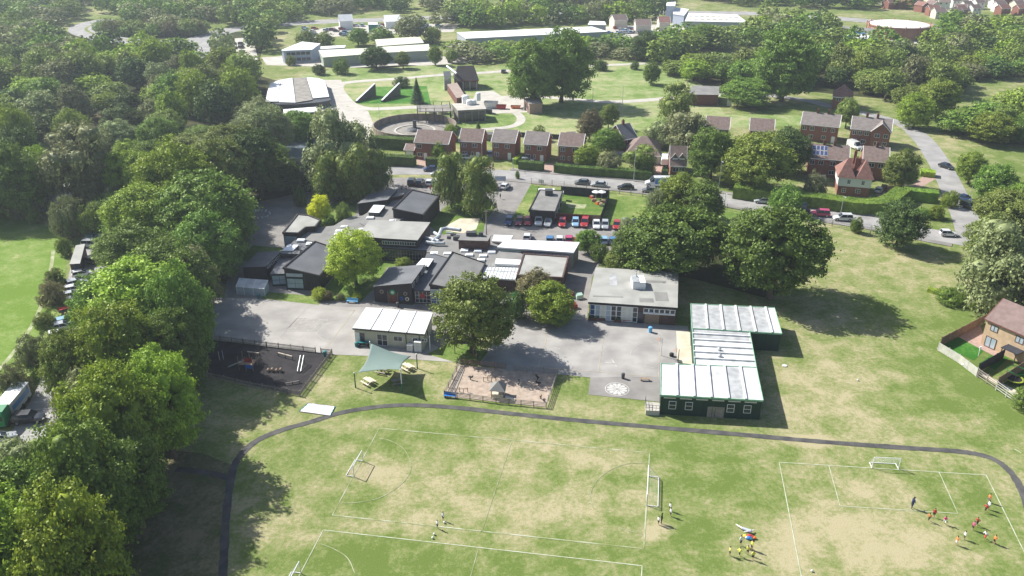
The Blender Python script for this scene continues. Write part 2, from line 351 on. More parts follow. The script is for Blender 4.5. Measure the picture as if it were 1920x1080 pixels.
M['dark_grass'] = ground_mat('dark_grass', ((0.06, 0.09, 0.025), (0.09, 0.11, 0.04)), ((0.13, 0.13, 0.065), (0.22, 0.19, 0.11)), 0.0, (), 1.0)
strip('dark_grass', M['dark_grass'], [poly_px([(190, 1110), (235, 880), (300, 842), (380, 850), (436, 872), (424, 910), (417, 1000), (408, 1110)])], Z2)  # darker grass than the open field, from the tree belt to the path
strip('left_meadow', M['meadow'], [poly_px([(-500, 412), (0, 402), (60, 412), (112, 432), (124, 470), (122, 540), (96, 590), (66, 650), (30, 705), (-10, 760), (-500, 1100)])], Z2)
strip('works_grassland', M['works_grass'], [poly_px([(560, 140), (640, 128), (760, 122), (900, 128), (1080, 112), (1260, 118), (1330, 170), (1360, 215), (1480, 216), (1640, 222), (1690, 246), (1500, 236), (1340, 240), (1180, 245), (1080, 256), (900, 262), (780, 262), (690, 255), (640, 210), (600, 170)])], Z2)
strip('works_lawn', M['lush'], [poly_px([(668, 194), (699, 163), (800, 161), (808, 195)])], Z3)
# --- roads
def road(name, pts, w, z=Z3, m='asphalt'): return ribbon(name, M[m], pts, w, z)
MAIN = [(560, 352), (640, 330), (720, 321), (800, 320), (870, 323), (950, 327), (1035, 335), (1110, 341), (1185, 348), (1262, 358), (1335, 369), (1425, 385), (1515, 398), (1615, 413), (1690, 427), (1745, 439), (1800, 449), (1880, 466), (2000, 492), (2200, 540)]
road('main_road', MAIN, 7.2)
mainL = smooth_line([G(*p) for p in MAIN], 6)
def side_strip(name, material, off, w, z, th, px0=None, px1=None, i0=0, i1=None):
    L = mainL[i0:i1]; A, B = offset_line(L, 2 * abs(off)); C = A if off > 0 else B
    ribbon(name, material, [(p.x, p.y) for p in C], w, z, px=False, th=th, n=1)
side_strip('near_pavement', M['tarmac_mid'], -4.7, 1.9, 0.12, 0.13, i0=30, i1=96)
side_strip('far_pavement', M['tarmac_mid'], 4.6, 1.7, 0.12, 0.13, i0=30, i1=88)
dash = MB(); Lr = mainL
for i in range(8, len(Lr) - 6, 2):
    a, b = Lr[i], Lr[i].lerp(Lr[i + 1], 0.5); d = (b - a); 
    if d.length < 0.2: continue
    d.normalize(); n = Vector((-d.y, d.x, 0)) * 0.06
    dash.add([(a - n).to_tuple()[:2] + (Z4,), (b - n).to_tuple()[:2] + (Z4,), (b + n).to_tuple()[:2] + (Z4,), (a + n).to_tuple()[:2] + (Z4,)], [(0, 1, 2, 3)])
tag(dash.build('road_centre_line', M['road_line']), kind='structure')
road('side_road', [(1822, 447), (1812, 415), (1800, 385), (1786, 355), (1768, 318), (1750, 288), (1733, 265), (1712, 246), (1688, 232), (1655, 221), (1610, 211), (1560, 200), (1520, 190), (1480, 184), (1430, 178), (1350, 178)], [6.2] * 42 + [5.0] * 60, Z4)
road('slip_road', [(214, 37), (180, 42), (156, 51), (160, 61), (200, 72), (255, 78), (310, 79.5), (360, 77), (395, 66), (440, 55), (520, 48)], 14, Z3); ribbon('slip_road_median', M['grass'], [(222, 39), (185, 44), (163, 52), (167, 60), (204, 70), (256, 76), (300, 77.5)], 1.6, Z4)
road('slip_road_branch', [(372, 72), (378, 90), (382, 118), (392, 150)], 8, Z2)
road('distant_road', [(520, 46), (600, 41), (700, 37.5), (780, 34.5), (900, 30), (1050, 27), (1200, 24), (1330, 24), (1450, 27), (1560, 34), (1650, 41), (1780, 51), (1990, 70)], 15, Z3)
strip('depot_yard', M['concrete'], [poly_px([(440, 72), (474, 70), (484, 112), (442, 112)]), poly_px([(560, 60), (640, 48), (860, 44), (850, 60), (760, 62), (660, 67), (570, 72)]), poly_px([(490, 108), (600, 100), (840, 106), (850, 120), (700, 128), (500, 122)]),
    poly_px([(830, 82), (880, 78), (900, 118), (840, 118)]), poly_px([(1080, 52), (1300, 44), (1320, 74), (1160, 84)]), poly_px([(1560, 60), (1760, 66), (1740, 84), (1560, 76)])], Z2)
# --- works tracks
road('works_track', [(757, 147), (710, 150), (662, 153.5), (638, 158), (634, 168), (643, 181), (659, 196), (690, 204), (740, 203), (790, 201), (850, 205), (905, 200), (940, 188), (979, 184), (1018, 182), (1080, 187), (1130, 191), (1180, 190), (1235, 186), (1290, 182), (1350, 178)], 4.4, Z4, 'concrete')
road('works_lane', [(757, 147), (830, 140.5), (900, 137), (963, 132), (1050, 126), (1130, 122.5), (1240, 118), (1290, 116)], 4.0, Z5, 'concrete')
road('works_loop', [(955, 205), (968, 212), (977, 222), (972, 232), (950, 239), (905, 243), (860, 246)], 3.0, Z5, 'concrete')
strip('works_yard', M['concrete'], [poly_px([(893, 172), (925, 170), (940, 180), (985, 178), (1000, 210), (960, 212), (900, 214), (880, 200)]), poly_px([(600, 150), (640, 150), (650, 200), (690, 208), (700, 232), (690, 262), (640, 250), (600, 215)]),
    poly_px([(480, 222), (560, 228), (600, 240), (590, 262), (500, 260)])], Z3)
# --- school grounds
strip('school_tarmac', M['tarmac_mid'], [poly_px([(448, 388), (560, 362), (640, 352), (720, 333), (840, 334), (960, 336), (998, 342), (960, 412), (1240, 428), (1240, 470), (1140, 470), (1110, 520), (1100, 600), (900, 600), (880, 655), (640, 660), (560, 570), (420, 560), (430, 500), (425, 440)])], Z2)
strip('left_playground', M['playground_left'], [poly_px([(376, 600), (398, 558), (490, 560), (560, 565), (620, 574), (660, 576), (735, 576), (770, 590), (800, 640), (850, 666), (864, 680), (800, 676), (700, 668), (600, 664), (520, 652), (380, 634)])], Z3)
strip('right_playground', M['playground_tarmac'], [poly_px([(896, 684), (925, 640), (965, 598), (1100, 598), (1180, 604), (1290, 612), (1294, 640), (1240, 745), (1236, 752), (1104, 740), (1108, 708), (1050, 702), (960, 694)])], Z3)
strip('wheel_pad', M['tarmac_mid'], [poly_px([(1107, 708), (1238, 706), (1238, 754), (1103, 740)])], Z4)
strip('sand_strip', M['sand'], [poly_px([(1268, 621), (1298, 624), (1300, 684), (1270, 680)]), poly_px([(836, 424), (862, 410), (900, 410), (893, 430), (868, 438), (832, 432)])], Z5)
strip('lawn', M['lawn'], [poly_px([(596, 562), (622, 524), (690, 488), (800, 488), (726, 502), (702, 540), (676, 566)]), poly_px([(500, 548), (600, 556), (598, 572), (490, 560)]),
    poly_px([(822, 400), (835, 388), (860, 372), (930, 388), (910, 415), (905, 442), (880, 436), (826, 440), (800, 420)]), poly_px([(640, 372), (670, 362), (668, 400), (640, 430), (580, 430), (590, 400)]),
    poly_px([(996, 345), (1012, 350), (990, 398), (988, 408), (962, 406)]), poly_px([(1010, 350), (1140, 362), (1230, 372), (1330, 388), (1440, 400), (1440, 420), (1240, 425), (1140, 422), (990, 408), (1000, 380)]),
    poly_px([(800, 664), (850, 640), (900, 650), (915, 660), (895, 686), (862, 682)]), poly_px([(448, 480), (475, 460), (530, 466), (525, 486), (460, 490)])], Z4)
strip('nursery_mats', M['worn_line'], [poly_px([(1060, 380), (1100, 384), (1096, 392), (1066, 390)])], Z5)
strip('driveway', M['brick_pink'], [poly_px([(781, 299), (800, 300), (800, 317), (786, 316)]), poly_px([(905, 302), (922, 304), (926, 320), (906, 319)]), poly_px([(1020, 306), (1042, 308), (1040, 333), (1016, 331)]), poly_px([(1222, 302), (1250, 304), (1256, 330), (1230, 340), (1225, 322)]),
    poly_px([(1640, 362), (1690, 358), (1715, 345), (1740, 320), (1765, 330), (1690, 372), (1650, 372)])], Z2)
# --- left car park
strip('car_park', M['asphalt'], [poly_px([(214, 395), (238, 395), (234, 470), (228, 560), (205, 640), (165, 740), (130, 830), (90, 930), (40, 1080), (-60, 1080), (-30, 900), (10, 830), (46, 770), (66, 735), (100, 650), (112, 600), (122, 555), (130, 510), (150, 462), (170, 440), (205, 440)]),
    poly_px([(70, 372), (90, 350), (140, 350), (140, 366), (112, 384), (90, 410), (74, 400)]), poly_px([(95, 350), (140, 340), (150, 352), (136, 362)])], Z3)
bl = MB()
for (a, b) in (((70, 740), (92, 737)), ((63, 755), (95, 752)), ((56, 769), (97, 766)), ((97, 771), (84, 800)), ((38, 818), (84, 812)), ((20, 835), (70, 829)), ((206, 440), (202, 470)), ((202, 470), (196, 500))):
    A, B = G(*a), G(*b); d = (B - A).normalized(); n = Vector((-d.y, d.x, 0)) * 0.07
    bl.add([(q.x, q.y, Z4) for q in (A - n, B - n, B + n, A + n)], [(0, 1, 2, 3)])
tag(bl.build('bay_line', M['road_line']), kind='structure')
# --- running path round the field
PATH = [(415, 1110), (419, 1060), (422, 1000), (427, 940), (433, 900), (441, 870), (458, 846), (486, 824), (530, 806), (580, 792), (640, 774), (700, 764), (750, 760), (805, 761), (870, 766), (960, 776), (1100, 790), (1250, 803), (1400, 816), (1500, 825), (1600, 833), (1700, 840), (1790, 846), (1838, 853), (1868, 864), (1892, 883), (1908, 905), (1922, 935), (1932, 970)]
pw = random.Random(2); ribbon('tarmac_path', M['asphalt_dark'], PATH, [1.02 + pw.uniform(-.12, .12) for _ in range(400)], Z4, n=9)
ribbon('tarmac_path_branch', M['asphalt_dark'], [(330, 880), (370, 884), (405, 890), (432, 898)], 1.1, Z3)
ribbon('mown_trail', M['worn_line'], [(100, 470), (96, 500), (82, 560), (60, 610), (30, 655), (-20, 715)], 0.7, Z3)
defm('faded_line', (0.48, 0.5, 0.38), 0.8, (0.23, 0.27, 0.1), 0.5, detail=8, lo=.38, hi=.6)
# --- pitch markings
pl = MB(); pw_ = MB(); nl_ = 0
def line(mb, a, b, w=0.13, z=Z3, px=True):
    A, B = (G(*a), G(*b)) if px else (Vector((*a, 0)), Vector((*b, 0)))
    d = (B - A); d.normalize(); n = Vector((-d.y, d.x, 0)) * w / 2
    mb.add([(q.x, q.y, z) for q in (A - n, B - n, B + n, A + n)], [(0, 1, 2, 3)])
def poly_line(mb, pts, w=0.13, z=Z3):
    L = smooth_line([G(*p) for p in pts], 5)
    for a, b in zip(L[:-1], L[1:]): line(mb, (a.x, a.y), (b.x, b.y), w, z, False)
for a, b, w in (((711, 803), (1218, 849), .14), ((623, 966), (1207, 1029), .15), ((711, 803), (623, 966), .1), ((1218, 849), (1207, 1029), .16), ((606, 994), (1204, 1061), .15), ((606, 994), (545, 1110), .11), ((1204, 1061), (1201, 1110), .14),
                ((1461, 867), (1849, 891), .15), ((1461, 867), (1508, 1110), .15), ((1849, 891), (1945, 1085), .15), ((1554, 873), (1575, 949), .13), ((1575, 949), (1796, 963), .12), ((1796, 963), (1761, 886), .12), ((1902, 842), (1915, 850), .2)):
    line(pw_ if nl_ < 4 else pl, a, b, w * (1.0 if nl_ < 4 else .8)); nl_ += 1
tag(pl.build('pitch_line', M['white_line']), kind='structure'); tag(pw_.build('faded_pitch_line', M['faded_line']), kind='structure')
pa = MB()
for L in ([(711, 822), (730, 826), (755, 840), (769, 864), (769, 885), (750, 910), (715, 932), (680, 941), (640, 944)], [(1215, 868), (1175, 870), (1145, 881), (1120, 900), (1109, 920), (1107, 936), (1113, 953)], [(1160, 989), (1182, 996), (1205, 1002)], [(602, 1020), (627, 1030), (652, 1047), (665, 1075)]):
    poly_line(pa, L, 0.11)
line(pa, (959, 829), (903, 997), 0.09); line(pa, (896, 1032), (882, 1082), 0.1)
tag(pa.build('pitch_arc', M['worn_line']), kind='structure')
# --- court markings
cy = MB(); cw = MB()
for a, b in (((1029, 616), (1009, 689)), ((1134, 621), (1121, 699)), ((1009, 689), (1235, 707)), ((1237, 627), (1235, 707)), ((665, 582), (612, 652)), ((632, 580), (667, 583))): line(cy, a, b, 0.1, Z5)
for a, b in (((576, 577), (525, 632)), ((525, 632), (612, 652)), ((576, 577), (632, 580)), ((931, 640), (898, 683)), ((900, 684), (1009, 690))): line(cw, a, b, 0.08, Z5)
poly_line(cw, [(1232, 642), (1200, 646), (1185, 657), (1182, 667), (1192, 680), (1210, 687), (1232, 691)], 0.09, Z5)
poly_line(cw, [(640, 599), (605, 606), (592, 622), (605, 636), (620, 640)], 0.09, Z5)
poly_line(cw, [(915, 668), (935, 662), (948, 650), (944, 640), (930, 634)], 0.09, Z5)
for i in range(9):
    t = i / 8; line(cw, (557 - 20 * t, 597 + 23 * t), (615 - 25 * t, 600 + 22 * t), 0.16, Z5); line(cw, (557 + 58 * t, 597 + 3 * t), (537 + 53 * t, 620 + 2 * t), 0.16, Z5)
for a, b in (((1135, 680), (1152, 682)), ((1146, 672), (1156, 688)), ((1070, 628), (1086, 631)), ((1090, 660), (1096, 664)), ((1150, 606), (1156, 608)), ((1040, 652), (1050, 655))): line(cw, a, b, 0.25, Z5)
tag(cy.build('court_line_yellow', M['court_yellow']), kind='structure'); tag(cw.build('court_line', M['court_line']), kind='structure')
wc = G(1157, 730); wm = MB(); r0 = 1.93
for k in range(12):
    a = 2 * math.pi * k / 12 + 0.15; pts = []
    for rr, ww in ((0.15, 0.02), (0.8, 0.17), (1.25, 0.28), (1.5, 0.27), (1.64, 0.13), (1.64, -0.13), (1.5, -0.27), (1.25, -0.28), (0.8, -0.17), (0.15, -0.02)):
        pts.append((wc.x + rr * math.cos(a) - ww * math.sin(a), wc.y + rr * math.sin(a) + ww * math.cos(a), Z5))
    wm.add(pts, [tuple(range(len(pts)))[::-1]])
for k in range(40):
    a, b = 2 * math.pi * k / 40, 2 * math.pi * (k + 1) / 40
    wm.add([(wc.x + r * math.cos(t), wc.y + r * math.sin(t), Z5) for r, t in ((r0 - .11, a), (r0, a), (r0, b), (r0 - .11, b))], [(0, 1, 2, 3)])
tag(wm.build('daisy_marking', M['road_line']), kind='structure')
# --- play area surfaces
SAND = [(861, 684), (1046, 702), (1023, 764), (833, 743)]
DARK = [(391, 637), (622, 664), (562, 742), (374, 702)]
strip('bark_chipping', M['bark'], [poly_px(SAND)], Z3)
strip('rubber_surface', M['rubber'], [poly_px(DARK)], Z3 + 0.002)
# gardens and path beside the tan house
strip('garden_lawn', M['lush'], [poly_px([(1762, 648), (1790, 628), (1822, 640), (1850, 652), (1826, 676)]), poly_px([(1838, 680), (1868, 660), (1890, 672), (1866, 694)]), poly_px([(1900, 700), (1960, 680), (1990, 720), (1925, 740)])], Z3)
strip('garden_patio', M['brick_pink'], [poly_px([(1790, 628), (1836, 604), (1848, 640), (1880, 662), (1864, 668), (1822, 646)])], Z4)
strip('field_edge', M['sand'], [poly_px([(1756, 652), (1760, 658), (1905, 742), (1912, 736)])], Z4)
# ---------------------------------------------------------------- foliage
LEAF = {
 'mid':    leaf_mat('leaf_mid', (0.085, 0.155, 0.022), (0.230, 0.346, 0.048)),
 'olive':  leaf_mat('leaf_olive', (0.115, 0.166, 0.030), (0.283, 0.346, 0.069)),
 'dark':   leaf_mat('leaf_dark', (0.043, 0.082, 0.018), (0.114, 0.178, 0.034), 0.15),
 'bright': leaf_mat('leaf_bright', (0.149, 0.229, 0.021), (0.361, 0.472, 0.046)),
 'lime':   leaf_mat('leaf_lime', (0.302, 0.391, 0.038), (0.481, 0.542, 0.063), 0.35),
 'yellow': leaf_mat('leaf_yellow', (0.571, 0.624, 0.029), (0.866, 0.866, 0.044), 0.35),
 'silver': leaf_mat('leaf_silver', (0.175, 0.219, 0.085), (0.336, 0.383, 0.168)),
 'grey':   leaf_mat('leaf_grey', (0.142, 0.159, 0.068), (0.286, 0.295, 0.132)),
 'brown':  leaf_mat('leaf_brown', (0.146, 0.134, 0.061), (0.306, 0.264, 0.125)),
 'gold':   leaf_mat('leaf_gold', (0.127, 0.189, 0.023), (0.317, 0.385, 0.050)),
 'oak': leaf_mat('leaf_oak', (0.059, 0.109, 0.017), (0.187, 0.271, 0.043), .2),
 'hedge':  leaf_mat('leaf_hedge', (0.040, 0.078, 0.014), (0.098, 0.149, 0.027), 0.15),
 'conifer': leaf_mat('leaf_conifer', (0.023, 0.059, 0.023), (0.061, 0.114, 0.042), 0.1)}
def leaf_quads(P, N, size, rng, elong=1.0, down=False):
    n = len(P); N = N + rng.normal(0, 0.5, (n, 3)); N /= np.linalg.norm(N, axis=1, keepdims=True) + 1e-9
    if down:
        T = np.tile([0, 0, -1.0], (n, 1)) + rng.normal(0, 0.25, (n, 3))
    else: T = rng.normal(0, 1, (n, 3))
    T = T - (T * N).sum(1, keepdims=True) * N; T /= np.linalg.norm(T, axis=1, keepdims=True) + 1e-9
    B = np.cross(N, T); s = (size * rng.uniform(0.65, 1.35, n))[:, None] / 2
    a = T * s * elong; b = B * s * 0.8
    V = np.stack([P - a, P - b * 0.9 + a * 0.1, P + a, P + b * 0.9 + a * 0.1], 1).reshape(-1, 3)
    return V
def np_mesh(name, V, Fq, mats, tri=None):
    me = bpy.data.meshes.new(name)
    nq = len(Fq); me.vertices.add(len(V)); me.vertices.foreach_set('co', V.astype(np.float32).ravel())
    me.loops.add(nq * 4); me.loops.foreach_set('vertex_index', Fq.astype(np.int32).ravel())
    me.polygons.add(nq); me.polygons.foreach_set('loop_start', np.arange(0, nq * 4, 4, dtype=np.int32)); me.polygons.foreach_set('loop_total', np.full(nq, 4, dtype=np.int32))
    for m in mats: me.materials.append(m)
    me.update(calc_edges=True); me.validate(); return me
def crown_points(rng, style, n):
    """points and outward normals of leaves for a crown about 12 m wide, 14 m tall"""
    Rr = 6.0
    if style in ('broad', 'round', 'bush', 'giant'):
        if style == 'bush': cz, rz, nl, lr = 3.1, 3.2, 16, (0.34, 0.5)
        elif style == 'round': cz, rz, nl, lr = 6.9, 6.9, 30, (0.3, 0.44)
        elif style == 'giant': cz, rz, nl, lr = 6.9, 7.0, 38, (0.24, 0.4)
        else: cz, rz, nl, lr = 6.9, 6.9, 30, (0.28, 0.46)
        C = []; RR = []
        for i in range(nl):
            for _ in range(30):
                d = rng.normal(0, 1, 3); d /= np.linalg.norm(d)
                if d[2] < -0.75: d[2] = -d[2] * 0.6
                k = rng.uniform(0.5, 0.72) if style != 'round' else rng.uniform(0.6, 0.68)
                c = np.array([d[0] * Rr * k, d[1] * Rr * k, cz + d[2] * rz * k])
                if style == 'giant': c[2] = cz + d[2] * rz * k * 1.0
                if all(np.linalg.norm(c - q) > 1.5 for q in C): break
            C.append(c); RR.append(Rr * rng.uniform(*lr))
        C.append(np.array([0, 0, cz + rz * .1])); RR.append(Rr * .5)
        C = np.array(C); RR = np.array(RR)
        # leaf clumps sitting on the limbs' lobes
        sub = []; sn = []; sr = []
        for c, r in zip(C, RR):
            m = int(14 + r * r * 4.2)
            D = rng.normal(0, 1, (m, 3)); D /= np.linalg.norm(D, axis=1, keepdims=True)
            for d in D:
                p = c + d * r * rng.uniform(0.74, 1.12)
                q = np.linalg.norm((p - C), axis=1) < RR * 0.78
                if q.sum() > 0 or p[2] < 0.3: continue
                sub.append(p); sn.append(d); sr.append(rng.uniform(0.5, 1.05))
        sub = np.array(sub); sn = np.array(sn); sr = np.array(sr)
        w = sr ** 2; idx = rng.choice(len(sub), n, p=w / w.sum())
        D = rng.normal(0, 1, (n, 3)); D /= np.linalg.norm(D, axis=1, keepdims=True)
        P = sub[idx] + rng.normal(0, 1, (n, 3)) * (sr[idx] * 0.52)[:, None] * [1, 1, 0.6]
        N = D * 0.25 + sn[idx] * 0.55 + [0, 0, 0.35]
        return P, N, (C, RR * 0.48)
    if style == 'weep':
        nl = 16; C = []; RR = []
        for i in range(nl):
            a = rng.uniform(0, 6.28); z = rng.uniform(3.0, 12.4); rad = 3.6 * math.sqrt(max(0.05, 1 - ((z - 6.6) / 7.2) ** 2)) * rng.uniform(0.4, 0.95)
            C.append([rad * math.cos(a), rad * math.sin(a), z]); RR.append(rng.uniform(1.5, 2.4))
        C.append([0, 0, 7]); RR.append(2.6); C.append([0, 0, 10.5]); RR.append(2.0); C.append([0, 0, 4]); RR.append(2.6)
        C = np.array(C); RR = np.array(RR); ns = n // 9
        li = rng.choice(len(C), ns, p=RR ** 2 / (RR ** 2).sum())
        D = rng.normal(0, 1, (ns, 3)); D[:, 2] = D[:, 2] * 0.7 + 0.3; D /= np.linalg.norm(D, axis=1, keepdims=True)
        S = C[li] + D * RR[li][:, None] * rng.uniform(0.75, 1.05, ns)[:, None]
        P = []; N = []
        for k in range(9):
            t = k / 9 * rng.uniform(1.2, 3.0, ns)
            q = S + D * np.array([0.22, 0.22, 0]) * t[:, None] + rng.normal(0, 0.12, (ns, 3)); q[:, 2] -= t
            P.append(q); N.append(D)
        P = np.concatenate(P); N = np.concatenate(N); ok = P[:, 2] > 0.6
        return P[ok], N[ok], (C, RR * 0.66)
    if style == 'cone':
        h = rng.uniform(0, 1, n) ** 1.3; tier = np.floor(h * 16) / 16; a = rng.uniform(0, 6.28, n)
        br = 0.75 + 0.25 * np.sin(a * 9 + tier * 40)
        rad = (1 - h) * 3.4 * br * (0.8 + 0.4 * (h * 16 % 1)[::1]) * rng.uniform(0.7, 1.0, n)
        P = np.stack([rad * np.cos(a), rad * np.sin(a), 0.7 + h * 13.2 - rad * 0.25], 1)
        N = np.stack([np.cos(a), np.sin(a), np.full(n, 0.5)], 1)
        return P, N, (np.array([[0, 0, 3.0], [0, 0, 6.0], [0, 0, 9.0]]), np.array([1.9, 1.4, .8]))
def crown_mesh(name, seed, style, n, size):
    rng = np.random.default_rng(seed); P, N, (C, RR) = crown_points(rng, style, n)
    V = leaf_quads(P, N, size, rng, 1.5 if style == 'weep' else 1.0, style == 'weep')
    F = np.arange(len(V)).reshape(-1, 4)
    # shaded inner mass of twigs and leaves
    cv = []; cf = []; off = len(V)
    for c, r in zip(C, RR):
        nu, nv = 7, 5; base = off + len(cv)
        for j in range(nv + 1):
            t = math.pi * j / nv
            for i in range(nu):
                a = 2 * math.pi * i / nu; q = r * rng.uniform(0.8, 1.05)
                cv.append((c[0] + q * math.sin(t) * math.cos(a), c[1] + q * math.sin(t) * math.sin(a), max(0.4, c[2] + q * math.cos(t) * (1.5 if style == 'cone' else 1))))
        for j in range(nv):
            for i in range(nu): cf.append((base + j * nu + i, base + (j + 1) * nu + i, base + (j + 1) * nu + (i + 1) % nu, base + j * nu + (i + 1) % nu))
    V = np.concatenate([V, np.array(cv)]); F = np.concatenate([F, np.array(cf)])
    return np_mesh(name, V, F, [LEAF['mid']]), C
def trunk_mesh(name, seed, style, C):
    rng = random.Random(seed); mb = MB()
    if style == 'bush':
        for k in range(4):
            a = k * 1.6; mb.cyl((0.2 * math.cos(a), 0.2 * math.sin(a), 0), (1.4 * math.cos(a), 1.4 * math.sin(a), 2.6), 0.12, 0.05, 6)
    else:
        top = 12 if style in ('weep', 'cone') else 6.5; r = 0.42 if style in ('broad', 'round', 'giant') else 0.24
        z0 = 0; p = Vector((0, 0, -0.2)); steps = 4
        for k in range(steps):
            q = Vector((rng.uniform(-.15, .15) * k, rng.uniform(-.15, .15) * k, top * (k + 1) / steps)); mb.cyl(p, q, r * (1.25 if k == 0 else 1), r * 0.8, 8, cap=False); p = q; r *= 0.8
        for c in C[:9]:
            s = Vector((0, 0, min(top * .9, max(1.8, c[2] * 0.5)))); mid = s.lerp(Vector(c), 0.5) + Vector((0, 0, 0.5)); mb.cyl(s, mid, 0.17, 0.11, 6, cap=False); mb.cyl(mid, Vector(c), 0.11, 0.04, 6, cap=False)
    o = mb.v, mb.f
    me = bpy.data.meshes.new(name); me.from_pydata(mb.v, [], mb.f); me.materials.append(M['bark_birch' if style == 'weep' else 'bark_trunk']); me.update(); return me
ARCH = {}
def arch(key, style, n, size, seeds):
    L = []
    for s in seeds:
        cm, C = crown_mesh('crown', s, style, n, size); L.append((cm, trunk_mesh('trunk', s, style, C)))
    ARCH[key] = L
arch('broad', 'broad', 24000, 0.34, (1, 2, 3, 4)); arch('round', 'round', 22000, 0.34, (11, 12))
arch('giant', 'giant', 26000, 0.33, (41,)); arch('weep', 'weep', 13000, 0.30, (21, 22)); arch('bush', 'bush', 9000, 0.34, (31, 32)); arch('cone', 'cone', 9000, 0.34, (51,))
arch('far', 'broad', 3600, 0.66, (61, 62, 63, 64)); arch('farround', 'round', 3200, 0.66, (71, 72)); arch('farbush', 'bush', 1800, 0.62, (81, 82))
SIZE = {'broad': (12.2, 14), 'round': (12.2, 14), 'giant': (12.4, 14.2), 'weep': (8.6, 14), 'bush': (12.4, 6.6), 'cone': (6.8, 14), 'far': (12.2, 14), 'farround': (12.2, 14), 'farbush': (12.4, 6.6)}
trng = random.Random(7)
ALLTREES = []
def tree_at(base, key, leafk, w, h, label, group=None, name='tree', cat='tree', d=None, i=None, rz=None):
    i = trng.randrange(len(ARCH[key])) if i is None else i
    cm, tm = ARCH[key][i]; W_, H_ = SIZE[key]
    t = thing(name, label, cat, (base.x, base.y, 0), trng.uniform(0, 6.28) if rz is None else rz, group)
    t.scale = (w / W_, (d or w * trng.uniform(.82, 1.16)) / W_, h / H_); t.rotation_euler = (trng.uniform(-.07, .07), trng.uniform(-.07, .07), t.rotation_euler.z)
    c = bpy.data.objects.new('crown', cm); col.objects.link(c); c.parent = t
    c.material_slots[0].link = 'OBJECT'; c.material_slots[0].material = LEAF[leafk]
    if key not in ('bush', 'farbush'):
        k = bpy.data.objects.new('trunk', tm); col.objects.link(k); k.parent = t
    else:
        k = bpy.data.objects.new('stem', tm); col.objects.link(k); k.parent = t
    ALLTREES.append((base.x, base.y, w / 2)); return t
def tree(px, py, wpx, top, key, leafk, label, group=None, name='tree', cat='tree', **kw):
    """crown centred on column px, foot on row py, wpx wide, reaching up to row top (photograph pixels)"""
    b = G(px, py); w = wpx / px_per_m(b + Vector((0, 0, 4))); h = max(1.0, height_at(b, top) * 1.0)
    return tree_at(b, key, leafk, w, h, label, group, name, cat, **kw)
